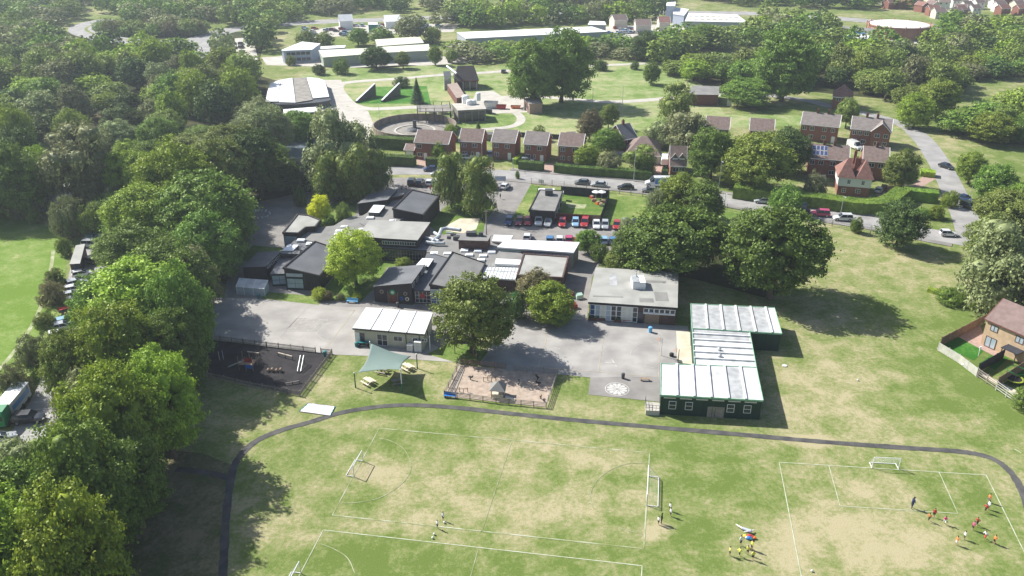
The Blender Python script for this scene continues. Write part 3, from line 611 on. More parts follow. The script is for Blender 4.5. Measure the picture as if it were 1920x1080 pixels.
# --- trees one can point to (foot column, foot row, width, top row)
B = 'tree_row'
NEAR = [
 # belt along the left playing field edge, near to far
 (20, 1200, 230, 925, 'broad', 'bright', 'bright green tree in the bottom left corner of the photo'),
 (175, 1190, 215, 900, 'broad', 'bright', 'nearest broad tree of the left belt, rising from below the photo'),
 (62, 1050, 190, 850, 'broad', 'mid', 'rough green tree over the car park beside the bottom left corner'),
 (205, 1045, 190, 790, 'broad', 'mid', 'round green tree above the dark shade of the lower field corner'),
 (85, 940, 120, 818, 'weep', 'silver', 'pale feathery tree hanging over the car park bays at lower left'),
 (235, 925, 190, 672, 'broad', 'bright', 'widest green tree of the belt, left of the dark play area'),
 (328, 858, 145, 655, 'broad', 'bright', 'tree with yellowish tips at the belt edge beside the lawn'),
 (170, 850, 100, 690, 'weep', 'grey', 'thin greyish tree beside the car park, left of the widest tree'),
 (155, 768, 100, 603, 'broad', 'olive', 'olive tree whose left side overhangs the edge of the car park'),
 (250, 760, 165, 560, 'broad', 'bright', 'tree with knobbly bright crown just left of the dark rubber play area'),
 (345, 735, 120, 572, 'broad', 'mid', 'slender green tree at the left fence of the dark play area'),
 (188, 705, 108, 602, 'broad', 'olive', 'olive brown tree standing over the row of parked cars'),
 (207, 655, 104, 522, 'broad', 'mid', 'green tree beside the red parked car at left'),
 (293, 655, 205, 472, 'broad', 'bright', 'broad bright tree left of the sunlit playground tarmac'),
 (372, 575, 90, 465, 'weep', 'grey', 'greyish tree with thin twigs above the left playground'),
 (300, 505, 120, 425, 'broad', 'olive', 'dark olive tree at the road bend above the parked cars'),
 (292, 470, 135, 335, 'broad', 'bright', 'bright green tree overhanging the access road at left'),
 (395, 480, 185, 315, 'broad', 'mid', 'tall wide green tree left of the shaded upper playground'),
 (350, 425, 150, 262, 'broad', 'bright', 'pale topped tree in the middle of the left belt'),
 (262, 395, 100, 272, 'broad', 'bright', 'narrow light green tree behind the access road end'),
 (420, 390, 120, 250, 'broad', 'olive', 'olive tree behind the shaded upper playground'),
 (226, 412, 46, 345, 'weep', 'grey', 'small grey green tree right over the end of the car park road'),
 (492, 372, 105, 238, 'round', 'dark', 'very dark round tree at the top of the shaded playground'),
 (545, 362, 60, 300, 'broad', 'dark', 'low dark tree behind the round dark tree'),
 (440, 330, 110, 225, 'broad', 'olive', 'mid green tree behind the dark round tree'),
 (268, 985, 130, 815, 'broad', 'mid', 'shaded green tree on the field side of the belt near the bottom'),
 (300, 800, 110, 655, 'broad', 'bright', 'bright clumpy tree right of the widest belt tree'),
 (352, 692, 128, 500, 'broad', 'mid', 'tall tree at the top left corner of the dark play area'),
 # left wood front
 (165, 392, 130, 232, 'weep', 'grey', 'tall greyish brown tree at the front of the left wood'),
 (55, 405, 120, 262, 'round', 'mid', 'dark green tree at the meadow corner far left'),
 (-30, 410, 120, 285, 'broad', 'mid', 'green tree cut by the left edge above the meadow'),
 (92, 380, 70, 268, 'broad', 'bright', 'bright crowned tree at the meadow head'),
 # shrubs of the car park hedge
 (133, 442, 66, 378, 'bush', 'silver', 'silvery round bush at the head of the parked cars'),
 (182, 440, 60, 388, 'bush', 'olive', 'dark green bush beside the silvery bush'),
 (45, 410, 38, 374, 'bush', 'grey', 'small grey bush at the top of the left meadow'),
 (70, 418, 40, 388, 'bush', 'olive', 'low olive bush next to the small grey bush'),
 (124, 478, 30, 448, 'bush', 'olive', 'small bush left of the dark container'),
 (104, 578, 54, 532, 'bush', 'brown', 'brown tinted bush between the meadow and the parked cars'),
 (108, 540, 36, 508, 'bush', 'olive', 'ragged bush above the brown tinted bush'),
 (88, 618, 40, 590, 'bush', 'olive', 'low hedge bush below the brown tinted bush'),
 (66, 690, 56, 636, 'bush', 'silver', 'pale bushy shrub on the meadow edge'),
 (40, 745, 58, 690, 'bush', 'grey', 'grey shrub above the long green lorry'),
 # round the school
 (668, 534, 104, 430, 'round', 'lime', 'lime green round tree in the school courtyard', 0),
 (602, 420, 44, 365, 'broad', 'yellow', 'small bright yellow tree behind the left wing'),
 (648, 425, 30, 385, 'bush', 'olive', 'rounded shrub beside the bright yellow tree'),
 (622, 428, 24, 404, 'bush', 'mid', 'low green shrub in front of the bright yellow tree'),
 (566, 386, 26, 352, 'bush', 'dark', 'dark shrub at the corner of the upper playground'),
 (885, 660, 148, 514, 'round', 'olive', 'big dark green tree beside the white classroom cabin'),
 (1030, 604, 92, 528, 'round', 'bright', 'light green drooping tree in the nursery garden', 1),
 (1003, 582, 72, 500, 'broad', 'brown', 'thin brownish tree in front of the grey classroom roof'),
 (968, 596, 48, 552, 'bush', 'dark', 'dark shrub under the light green drooping tree'),
 (600, 560, 30, 542, 'bush', 'lime', 'clipped yellow green bush at the top of the left playground'),
 (616, 562, 22, 547, 'bush', 'brown', 'purple brown bush beside the clipped yellow green bush'),
 (668, 563, 22, 551, 'bush', 'lime', 'small yellow green bush behind the blue bench'),
 (640, 562, 18, 551, 'bush', 'grey', 'grey shrub between two yellow green bushes'),
 (757, 500, 30, 484, 'bush', 'gold', 'straw coloured bush in front of the long window band'),
 (846, 390, 62, 276, 'weep', 'olive', 'taller birch of the pair by the school entrance', 0),
 (893, 402, 70, 290, 'weep', 'olive', 'wider birch of the pair by the school entrance', 1),
 (640, 352, 108, 205, 'weep', 'silver', 'large silvery willow behind the left school wings', 1),
 (622, 376, 62, 278, 'weep', 'olive', 'birch left of centre in front of the silvery willow', 0),
 (665, 378, 70, 268, 'weep', 'olive', 'birch standing in front of the silvery willow', 1),
 (708, 362, 46, 275, 'weep', 'olive', 'narrow birch right of the silvery willow', 0),
 (584, 352, 52, 238, 'cone', 'conifer', 'dark spruce left of the silvery willow'),
 (1102, 476, 50, 428, 'broad', 'mid', 'dark small tree between the car park and white roof'),
 (1125, 490, 40, 460, 'bush', 'mid', 'green shrub below the small car park tree'),
 (1156, 480, 26, 455, 'bush', 'gold', 'golden shrub at the end of the car park'),
 (1170, 506, 70, 472, 'bush', 'olive', 'broad olive shrub behind the flat roofed hall'),
 (1175, 442, 30, 412, 'bush', 'silver', 'small silvery shrub at the end of the car row'),
 # oaks in the middle
 (1262, 520, 165, 380, 'broad', 'oak', 'big oak between the car park and the green field'),
 (1195, 505, 90, 415, 'broad', 'oak', 'oak above the flat roofed hall'),
 (1326, 500, 70, 400, 'broad', 'oak', 'narrow oak right behind the big oak, left of the gap'),
 (1442, 560, 190, 378, 'broad', 'oak', 'biggest dark oak, its shadow on the field'),
 (1410, 470, 90, 392, 'broad', 'oak', 'oak crown behind the biggest dark oak'),
 (1264, 400, 75, 320, 'round', 'gold', 'yellow green tree beside the road above the oaks'),
 (1312, 418, 70, 336, 'round', 'mid', 'bluish green round tree beside the fenced lawn'),
 (1235, 405, 50, 360, 'bush', 'silver', 'silvery bush beside the lawn below the van'),
 (1415, 355, 125, 248, 'broad', 'gold', 'large yellow green tree on the far side of the road'),
 (1370, 350, 60, 285, 'broad', 'gold', 'smaller yellow green tree left of the large one'),
 (1332, 335, 90, 238, 'broad', 'mid', 'dark green tree behind the dormer house'),
 (1478, 325, 80, 232, 'round', 'dark', 'dark tree left of the house with solar panels'),
 (1680, 462, 92, 374, 'broad', 'dark', 'dense dark tree on its own at the field edge', 1),
 (1605, 436, 24, 410, 'bush', 'mid', 'small shrub by the road left of the lone dark tree'),
 (1470, 400, 56, 352, 'bush', 'mid', 'green bush on the verge above the biggest oak'),
 (1525, 372, 44, 328, 'bush', 'grey', 'grey green shrub left of the red tiled cottage'),
 (1686, 352, 70, 277, 'round', 'olive', 'olive brown round tree right of the red tiled cottage'),
 (1585, 240, 42, 180, 'broad', 'olive', 'spreading olive tree behind the semi-detached houses'),
 # right edge
 (1870, 575, 150, 405, 'weep', 'silver', 'huge silvery willow at the right edge of the field', 0),
 (1930, 590, 140, 440, 'weep', 'silver', 'silvery willow behind the tan brick house', 1),
 (1845, 500, 80, 405, 'broad', 'olive', 'pale green tree above the huge silvery willow'),
 (1815, 345, 56, 280, 'broad', 'gold', 'autumn tinted tree by the side road lamp post'),
 (1862, 385, 70, 305, 'broad', 'mid', 'mid green tree right of the side road'),
 (1905, 400, 60, 335, 'broad', 'mid', 'green tree at the right edge above the willow'),
 (1925, 770, 60, 735, 'bush', 'mid', 'bush at the right edge below the garden fence'),
 (1778, 565, 60, 545, 'bush', 'mid', 'scrubby bush at the field edge below the huge willow'),
 (1830, 575, 50, 552, 'bush', 'olive', 'olive scrub beside the tan brick house gable'),
 (1752, 410, 34, 388, 'bush', 'bright', 'shrub on the green verge at the road junction'),
 (1730, 408, 30, 392, 'bush', 'mid', 'low shrub left on the junction verge'),
 (1782, 388, 36, 362, 'bush', 'bright', 'yellow green shrub at the corner of the side road'),
 # houses row
 (826, 300, 36, 262, 'round', 'bright', 'bright small tree in front of the leftmost brick house'),
 (846, 262, 28, 232, 'broad', 'bright', 'slim bright tree behind the leftmost houses'),
 (897, 248, 18, 226, 'cone', 'mid', 'small conical tree behind the brick houses'),
 (1010, 262, 26, 238, 'bush', 'olive', 'bush behind the brick houses'),
 (1100, 312, 44, 272, 'broad', 'bright', 'yellow green tree in front of the last brick house', 0),
 (1138, 292, 62, 240, 'round', 'mid', 'bright green round tree right of the brick houses', 0),
 (1142, 322, 50, 290, 'bush', 'grey', 'grey purple shrub behind the roadside hedge'),
 (1198, 326, 62, 272, 'weep', 'olive', 'fuzzy round tree in front of the hipped roof bungalow', 1),
 (1105, 262, 50, 205, 'broad', 'brown', 'reddish brown tree behind the row of houses'),
 (1140, 240, 36, 190, 'broad', 'olive', 'tall olive tree behind the row of houses'),
 (1230, 275, 60, 226, 'weep', 'silver', 'pale shrubby tree behind the bungalow'),
 (1290, 288, 90, 205, 'weep', 'grey', 'large grey green tree behind the dormer house', 0),
 (1268, 232, 72, 156, 'weep', 'olive', 'pale green willow beside the works track', 1),
 (970, 335, 8, 322, 'bush', 'mid', 'tiny clipped bush by the hedge gap'),
 # sewage works
 (1000, 200, 100, 62, 'giant', 'mid', 'left one of the two giant trees on the works grassland'),
 (1052, 192, 105, 43, 'giant', 'mid', 'right one of the two giant trees on the works grassland'),
 (1465, 190, 125, 46, 'giant', 'mid', 'very tall tree right of the works grassland'),
 (1400, 198, 100, 146, 'round', 'mid', 'smooth rounded dark tree left of the very tall tree'),
 (752, 163, 32, 146, 'bush', 'dark', 'small rounded tree above the sloping concrete walls'),
 (783, 194, 32, 146, 'cone', 'conifer', 'dark conical yew between the concrete walls and barn'),
 (1126, 132, 26, 114, 'bush', 'dark', 'small round tree out on the works grass'),
 (1190, 130, 20, 116, 'bush', 'dark', 'smaller round tree out on the works grass'),
 (1220, 158, 34, 113, 'broad', 'mid', 'mid sized tree at the edge of the works grass'),
 (1755, 222, 78, 145, 'round', 'gold', 'yellow tinged tree right of the brick cottage wood'),
 (1712, 240, 66, 172, 'round', 'bright', 'pale green round tree beside the side road'),
 (706, 130, 62, 86, 'round', 'dark', 'dark rounded tree in front of the cream sheds'),
 (756, 128, 28, 94, 'broad', 'olive', 'autumn tinged tree right of the dark rounded tree'),
 (1208, 112, 60, 56, 'round', 'dark', 'dark round tree behind the works grass'),
 (1318, 92, 54, 42, 'round', 'mid', 'round tree in front of the big grey shed'),
 (575, 93, 42, 54, 'farround', 'olive', 'olive round tree behind the pale blue office'),
 (610, 92, 36, 58, 'far', 'olive', 'autumn touched tree behind the left cream shed'),
 (672, 86, 44, 50, 'far', 'mid', 'tree between the pointed white building and the cream sheds'),
 (716, 82, 46, 48, 'farround', 'mid', 'tree in front of the wide white gabled hall'),
 (775, 78, 64, 24, 'farround', 'silver', 'large pale tree above the rear cream shed'),
 (812, 82, 34, 48, 'far', 'olive', 'tree right of the large pale tree above the sheds'),
 (816, 122, 28, 82, 'far', 'mid', 'tree at the right end of the cream sheds'),
 (848, 118, 26, 90, 'far', 'olive', 'small tree at the left end of the long warehouse'),
 (545, 122, 20, 106, 'bush', 'olive', 'small tree at the left of the pale blue office'),
 (600, 140, 26, 122, 'bush', 'dark', 'dark bush in front of the left cream shed'),
 (640, 138, 34, 112, 'bush', 'mid', 'bush at the foot of the left cream shed'),
 (120, 140, 36, 96, 'cone', 'dark', 'dark pointed tree in the middle of the left wood'),
]
for r in NEAR:
    px, py, w, top, key, lf, lab = r[:7]
    if 'far' in key: nm = 'tree'
    nm = 'bush' if key == 'bush' else ('conifer' if key == 'cone' else 'tree')
    tree(px, py, w, top, key, lf, lab, name=nm, cat={'bush': 'bush', 'conifer': 'conifer'}.get(nm, 'tree'), i=r[7] if len(r) > 7 else None)
for k in range(16):
    x = 196 + 12 * k + (k * 37 % 7); y = 66 - abs(k - 8) * .5 + (k * 53 % 3); b_ = G(x, y)
    tree_at(b_, 'farbush', ['mid', 'olive', 'brown', 'olive'][k % 4], 12 + k % 3, 5.5 + (k * 7 % 4) * .7, ['mid green', 'olive', 'brownish', 'pale olive'][k % 4] + ' bush on the island inside the slip road bend', 'bushes inside the slip road bend ' + str(k % 4), name='bush', cat='bush')
# --- woods: one tree after another on the forest floor
def inside(p, poly):
    c = False; n = len(poly)
    for i in range(n):
        a, b = poly[i], poly[(i + 1) % n]
        if (a[1] > p[1]) != (b[1] > p[1]) and p[0] < (b[0] - a[0]) * (p[1] - a[1]) / (b[1] - a[1]) + a[0]: c = not c
    return c
KEEP_OUT = [ # clearings in photograph coordinates (feet of trees stay out)
 [(96, 70), (140, 28), (225, 30), (240, 62), (330, 66), (370, 62), (400, 50), (440, 52), (445, 112), (375, 120), (360, 110), (240, 112), (104, 104)],
 [(436, 60), (484, 60), (492, 150), (440, 146)], [(480, 100), (600, 70), (850, 60), (860, 132), (800, 140), (640, 150), (640, 250), (480, 250), (490, 140)],
 [(55, 340), (150, 335), (150, 415), (55, 415)], [(185, 222), (245, 222), (245, 250), (185, 250)]]
WOODS = [
 ('left wood', [(-520, 118), (480, 118), (500, 140), (505, 215), (560, 245), (565, 300), (560, 352), (470, 372), (230, 392), (-100, 402), (-520, 430)], 10.4, ['mid', 'olive', 'bright', 'bright', 'olive', 'grey', 'dark', 'silver', 'mid', 'bright', 'gold']),
 ('left belt', [(236, 400), (430, 380), (440, 470), (400, 545), (372, 610), (330, 700), (300, 800), (270, 900), (240, 1000), (150, 1000), (190, 860), (215, 720), (240, 600), (240, 500)], 9.5, ['mid', 'olive', 'mid']),
 ('right wood', [(1230, 138), (1330, 128), (1440, 120), (1560, 108), (1620, 96), (2050, 86), (2300, 130), (2120, 172), (1840, 146), (1800, 168), (1700, 205), (1660, 200), (1625, 178), (1545, 162), (1500, 168), (1340, 160), (1290, 160)], 9.5, ['mid', 'olive', 'olive', 'grey', 'bright', 'dark', 'gold']),
 ('right edge wood', [(1790, 255), (1860, 232), (2000, 222), (2250, 225), (2280, 290), (1960, 276), (1850, 270)], 9.5, ['mid', 'olive', 'gold', 'grey']),
 ('right corner wood', [(1885, 405), (1960, 395), (2100, 440), (2250, 520), (2000, 540), (1960, 480), (1870, 450)], 9.0, ['silver', 'olive', 'mid']),
]
ADJ = {'mid': 'mid green', 'olive': 'olive green', 'bright': 'fresh green', 'grey': 'greyish green', 'dark': 'dark green', 'gold': 'yellow tinged', 'silver': 'silvery'}
WHERE = {'left wood': 'in the dense left wood', 'left belt': 'in the belt beside the left car park', 'right wood': 'in the wood behind the right houses',
         'right edge wood': 'beyond the side road on the right', 'right corner wood': 'behind the right edge willows'}
def sample(poly_pixels, dmin, rng, tries=9000, avoid=None, dgrow=0.0):
    W_ = [G(*p) for p in poly_pixels]; x0, x1 = min(p.x for p in W_), max(p.x for p in W_); y0, y1 = min(p.y for p in W_), max(p.y for p in W_)
    ko = [[G(*p) for p in k] for k in KEEP_OUT]; out = []
    for _ in range(tries):
        p = Vector((rng.uniform(x0, x1), rng.uniform(y0, y1), 0))
        if not inside(p, W_) or any(inside(p, k) for k in ko): continue
        if abs(p.x) > p.y * 0.70 + 18: continue
        dm = dmin + dgrow * p.y
        if any((p.x - q.x) ** 2 + (p.y - q.y) ** 2 < dm * dm for q in out): continue
        if avoid is not None and any((p.x - q[0]) ** 2 + (p.y - q[1]) ** 2 < (0.55 * (q[2] + 4)) ** 2 for q in avoid): continue
        out.append(p)
    return sorted(out, key=lambda q: q.y)
wood_pts = []
for wname, poly, dm, pal in WOODS:
    av = list(ALLTREES)
    for p in sample(poly, dm, trng, 7000, av): wood_pts.append((p, wname, pal))
wood_pts.sort(key=lambda t: t[0].y)
TREE_LEFT = 300 - sum(1 for o in col.objects if o.parent is None and o.get('category') == 'tree')
print('wood trees', len(wood_pts), 'individual', TREE_LEFT)
far_trees = []
def lf_of(rng, pal): return pal[rng.randrange(len(pal))]
for i, (p, wname, pal) in enumerate(wood_pts):
    w = trng.uniform(9, 16); h = trng.choice([trng.uniform(7, 11), trng.uniform(11, 17)]); lf = lf_of(trng, pal)
    if wname == 'right wood': h *= 0.85
    if i < TREE_LEFT - 4:
        key = trng.choice(['broad', 'broad', 'round']) if p.y < 260 else trng.choice(['far', 'far', 'farround'])
        if lf == 'grey' and p.y < 260 and trng.random() < 0.6: key = 'weep'; w *= 0.8
        tree_at(p, key, lf, w, h, f'{ADJ[lf]} tree {WHERE[wname]}, one of many alike', f'{ADJ[lf]} trees {WHERE[wname]}')
    else: far_trees.append((p, lf, w, h))
# far woods beyond: one mass each colour of leaf
FARPOLY = [
 [(-700, -70), (-700, 116), (500, 116), (520, 92), (500, 60), (560, 32), (900, 20), (1250, 12), (1500, 14), (2700, 60), (2600, -75)],
 [(850, 118), (1000, 112), (1240, 112), (1240, 96), (1160, 88), (1060, 86), (900, 92), (850, 100)],
 [(640, 98), (660, 76), (860, 70), (860, 58), (1140, 44), (1270, 36), (1270, 26), (1080, 32), (860, 42), (700, 66), (560, 78), (540, 96)],
 [(1240, 128), (1300, 96), (1440, 90), (1560, 92), (1640, 96), (1630, 74), (1560, 60), (1420, 46), (1400, 68), (1290, 74), (1240, 84)],
 [(1740, 96), (1960, 80), (2500, 90), (2600, 60), (1990, 78), (1780, 58), (1750, 70)], [(480, 132), (560, 136), (700, 134), (700, 124), (480, 126)]]
KEEP_OUT += [[(600, 60), (850, 50), (850, 96), (600, 110)], [(500, 88), (610, 80), (610, 130), (500, 130)], [(840, 55), (1150, 42), (1150, 92), (840, 100)], [(1235, -5), (1320, 0), (1330, 50), (1235, 50)], [(1275, 20), (1430, 30), (1410, 82), (1280, 78)],
             [(1630, 34), (1760, 34), (1778, 122), (1620, 122), (1560, 80), (1560, 56), (1630, 56)], [(1690, -10), (1960, -12), (2100, 16), (1800, 36), (1700, 20)], [(760, -20), (1000, -20), (1000, 13), (720, 14)],
             [(560, 30), (700, 26), (840, 22), (1200, 18), (1480, 20), (1700, 40), (1700, 54), (1470, 36), (1330, 32), (1150, 32), (850, 42), (640, 60), (560, 60)]]
for k, fp in enumerate(FARPOLY):
    for p in sample(fp, 8.6, trng, 15000 if k == 0 else 3500, None, 0.0022):
        far_trees.append((p, lf_of(trng, ['mid', 'olive', 'grey', 'mid', 'olive', 'bright', 'dark'] if k else ['mid', 'olive', 'grey', 'mid', 'dark']), trng.uniform(12, 18), trng.uniform(8, 14) * (.55 if k == 1 else 1)))
rng2 = np.random.default_rng(5)
TV = []; TF = []; TM = []; off = 0; keys = ['mid', 'olive', 'bright', 'grey', 'dark', 'gold', 'silver']
lowP = []
for s in range(5):
    rr = np.random.default_rng(90 + s); P_, N_, (C_, RR_) = crown_points(rr, 'broad', 900)
    V_ = leaf_quads(P_, N_, 1.25, rr); lowP.append((V_, np.concatenate([C_]), RR_))
for (p, lf, w, h) in far_trees:
    V_, C_, RR_ = lowP[rng2.integers(5)]; a = rng2.uniform(0, 6.28); ca, sa = math.cos(a), math.sin(a)
    Q = V_ * [w / 12.2, w / 12.2, h / 14]; Q = np.stack([Q[:, 0] * ca - Q[:, 1] * sa + p.x, Q[:, 0] * sa + Q[:, 1] * ca + p.y, Q[:, 2]], 1)
    TV.append(Q); n = len(Q) // 4; TM.append(np.full(n, keys.index(lf) if lf in keys else 0, dtype=np.int32))
V = np.concatenate(TV); F = np.arange(len(V)).reshape(-1, 4)
me = np_mesh('distant_woodland', V, F, [LEAF[k] for k in keys]); me.polygons.foreach_set('material_index', np.concatenate(TM))
o = bpy.data.objects.new('distant_woodland', me); col.objects.link(o); tag(o, 'hazy mass of distant woodland along the top of the photo', 'woodland', kind='stuff')
print('far trees', len(far_trees), 'faces', len(F))
# ---------------------------------------------------------------- buildings
def inset(poly, d):
    """shrink (d>0) or grow (d<0) a ccw polygon of (x, y)"""
    n = len(poly); out = []
    for i in range(n):
        a, b, c = Vector(poly[i - 1][:2]), Vector(poly[i][:2]), Vector(poly[(i + 1) % n][:2])
        u = (b - a).normalized(); v = (c - b).normalized()
        nu = Vector((-u.y, u.x)); nv = Vector((-v.y, v.x)); w = nu + nv
        k = w.length_squared
        out.append(b + w * (2 * d / k) if k > 0.3 else b + nu * d)
    return out
def plane_z(poly, zs):
    A = np.array([[p[0], p[1], 1] for p in poly]); s, *_ = np.linalg.lstsq(A, np.array(zs), rcond=None)
    return lambda p: float(s[0] * p[0] + s[1] * p[1] + s[2])
def win(parent, A, B, u, w, z0, z1, nx=2, nz=1, fm='white_paint', gm='glass', name='window', fr=0.07, out=0.03, glass_m=None, pane=True):
    """window on the wall that runs from A to B (outside on the right-hand side), u metres along, w wide"""
    d = Vector((B[0] - A[0], B[1] - A[1], 0)).normalized(); n = Vector((d.y, -d.x, 0)); o = Vector((A[0], A[1], 0)) + d * u
    rz = math.atan2(d.y, d.x); mb = MB(); c = lambda x, z, q=0: o + d * x + n * (out + q) + Vector((0, 0, z))
    mb.box(c(w / 2, z0 + fr / 2), (w, 0.1, fr), rz); mb.box(c(w / 2, z1 - fr / 2), (w, 0.1, fr), rz)
    for i in range(nx + 1): mb.box(c(fr / 2 + (w - fr) * i / nx, (z0 + z1) / 2), (fr, 0.096, z1 - z0 - 2 * fr), rz)
    for j in range(1, nz): mb.box(c(w / 2, z0 + (z1 - z0) * j / nz), (w - 2 * fr, 0.09, fr * .8), rz)
    f = mb.build(name, M[fm], parent)
    if pane:
        g_ = MB(); g_.box(c(w / 2, (z0 + z1) / 2, -0.02), (w - 2 * fr, 0.05, z1 - z0 - 2 * fr), rz); g_.build('pane', M[gm], f)
    return f
def panel(parent, A, B, u, w, z0, z1, m, name='door', out=0.03, th=0.08):
    d = Vector((B[0] - A[0], B[1] - A[1], 0)).normalized(); n = Vector((d.y, -d.x, 0)); o = Vector((A[0], A[1], 0)) + d * (u + w / 2) + n * out
    return MB().box(o + Vector((0, 0, (z0 + z1) / 2)), (w, th, z1 - z0), math.atan2(d.y, d.x)).build(name, M[m], parent)
def block(parent, corners, wall='dark_clad', roof='roof_dark', over=0.15, th=0.3, trim=None, zb=0.0, kerb=0.0, wname='wall', flat=None):
    """corners = [(px, py, z)...] of the roof edge as the photo shows it; walls drop to the ground below"""
    P = [G(a, b, c) for a, b, c in corners]
    if sum(P[i].x * P[(i + 1) % len(P)].y - P[(i + 1) % len(P)].x * P[i].y for i in range(len(P))) < 0: P = P[::-1]
    pz = plane_z(P, [p.z for p in P]); W_ = inset(P, over)
    w = MB().prism([(q.x, q.y) for q in W_], zb, [pz(q) - th + 0.02 for q in W_]).build(wname, M[wall], parent)
    r = MB(); r.prism([(p.x, p.y) for p in P], [pz(p) - th for p in P], [pz(p) for p in P], 0, 1)
    if kerb:
        I = inset(P, kerb); n = len(P)
        for i in range(n):
            j = (i + 1) % n
            r.prism([(P[i].x, P[i].y), (P[j].x, P[j].y), (I[j].x, I[j].y), (I[i].x, I[i].y)], [pz(P[i]) - 0.01, pz(P[j]) - 0.01, pz(I[j]) - 0.01, pz(I[i]) - 0.01], [pz(P[i]) + .18, pz(P[j]) + .18, pz(I[j]) + .18, pz(I[i]) + .18], 0)
    ro = r.build('roof', [M[trim or wall], M[roof]], w if parent is not None and w.parent is not None and wname != 'wall' else parent)
    return w, ro, W_, pz
def centre(corners):
    P = [G(a, b, c) for a, b, c in corners]; s = sum(P, Vector()) / len(P); return (s.x, s.y, 0)
def edge(W_, k): return W_[k], W_[(k + 1) % len(W_)]
# ================= the school: one building of many wings
sch = thing('school_building', 'low dark clad school of many flat and sloping grey roofs with white skylights', 'school', centre([(700, 450, 0)]))
def wing(corners, **kw):
    return block(sch, corners, wname='wing', **kw)
W1 = wing([(530, 503, 4.7), (600, 518, 3.3), (641, 470, 3.3), (590, 452, 4.7)], kerb=.25)
W2 = wing([(453, 501, 3.2), (498, 500.5, 3.7), (528, 470, 3.9), (483, 473, 3.2)], kerb=0)
L1 = wing([(506, 514, 2.8), (533, 513, 2.8), (568, 476, 2.8), (586, 450, 2.8), (553, 449, 2.8), (527, 476, 2.8)], roof='roof_dark')
W3 = wing([(529, 437, 4.0), (557, 402, 4.0), (579, 404, 4.0), (602, 413, 4.0), (592, 426, 4.0), (574, 427, 4.0), (560, 438, 4.0)], roof='roof_light', kerb=.35)
L2 = wing([(559, 447, 2.9), (590, 427, 2.9), (626, 423, 2.9), (652, 407, 2.9), (680, 404, 2.9), (690, 398, 2.9), (716, 440, 2.9), (690, 470, 2.9), (640, 466, 2.9), (588, 453, 2.9)], roof='roof_mid')
L3 = wing([(674, 418, 3.0), (700, 384, 3.0), (727, 372, 3.0), (754, 365, 3.0), (748, 392, 3.0), (760, 408, 3.0), (740, 418, 3.0), (712, 440, 3.0)], roof='roof_mid')
W4 = wing([(680, 429, 5.0), (693, 412, 5.0), (807, 416.6, 5.0), (783, 450.5, 5.0), (714, 446.5, 5.0), (672, 442, 5.0)], roof='roof_light', kerb=.0)
W5 = wing([(735, 392, 5.2), (794, 404, 3.9), (825, 367.5, 3.9), (771, 356, 5.2)], kerb=.3)
W6 = wing([(670, 381.5, 3.2), (727, 374.5, 4.5), (745, 355, 4.5), (691, 364, 3.2)])
L4 = wing([(727, 372, 3.9), (754, 366, 3.9), (758, 362, 3.9), (733, 361, 3.9)], roof='roof_mid', wall='brown_brick')
W4b = wing([(716, 464, 3.1), (803, 470, 3.1), (812, 458, 3.1), (800, 446, 3.1), (716, 441, 3.1)], roof='roof_dark')
W7 = wing([(699, 537, 3.3), (772, 531, 4.7), (797, 495.6, 4.7), (729, 501.5, 3.3)])
W8 = wing([(804, 534, 4.7), (882, 549, 3.3), (911, 494, 3.3), (848, 472.5, 4.7)], roof='roof_mid', kerb=.2)
L5 = wing([(775, 544, 2.9), (806, 545, 2.9), (850, 471, 2.9), (802, 469, 2.9)], roof='roof_dark')
W9 = wing([(800, 472, 3.05), (806, 447, 3.05), (862, 450, 3.05), (925, 456, 3.05), (985, 478, 3.05), (978, 500, 3.05), (900, 500, 3.05)], roof='roof_mid')
W10 = wing([(858, 450, 5.2), (914.5, 452, 5.2), (921, 441, 5.2), (868, 437, 5.2)], roof='roof_mid', wall='brown_brick')
W11 = wing([(932, 463, 3.9), (1075.5, 473.5, 3.9), (1087, 454, 3.9), (948, 449, 3.9)], roof='roof_white', wall='concrete_dark', trim='white_paint')
W12 = wing([(968, 517, 3.6), (1056, 522, 3.6), (1067, 482, 3.6), (981, 476, 3.6)], roof='roof_light', wall='brown_brick', kerb=.3)
W13 = wing([(902, 520, 3.0), (966, 524, 3.0), (975, 497, 3.0), (912, 494, 3.0)], roof='roof_panel', wall='brown_brick', trim='white_paint')
W14 = wing([(922, 452, 2.6), (956, 454, 2.6), (962, 441, 2.6), (926, 440, 2.6)], roof='roof_panel', wall='concrete_dark', trim='white_paint')
# roof edges drawn by ribs of the white polycarbonate roof
q = [G(902, 520, 3.02), G(966, 524, 3.02), G(975, 497, 3.02), G(912, 494, 3.02)]; mb = MB()
for k in range(11):
    t = k / 10; a = q[0].lerp(q[1], t); b = q[3].lerp(q[2], t); mb.cyl(a, b, 0.05, 0.05, 4)
mb.cyl(q[0].lerp(q[3], .5), q[1].lerp(q[2], .5), 0.08, 0.08, 4); mb.build('roof_rib', M['galv'], sch)
def skylight(px, py, z, w=1.3, d=1.0, h=0.35, rz=0.0, slab=False):
    c = G(px, py, z + h); mb = MB(); mb.box((c.x, c.y, z + h * .3), (w + .15, d + .15, h * .6), rz, 0)
    if slab: mb.box((c.x, c.y, z + h * .8), (w, d, h * .4), rz, 1)
    else: mb.ball((c.x, c.y, z + h * .55), 0.5, 10, 6, 1, (w, d, h * 1.2))
    mb.build('skylight', [M['white_paint'], M['skylight']], sch)
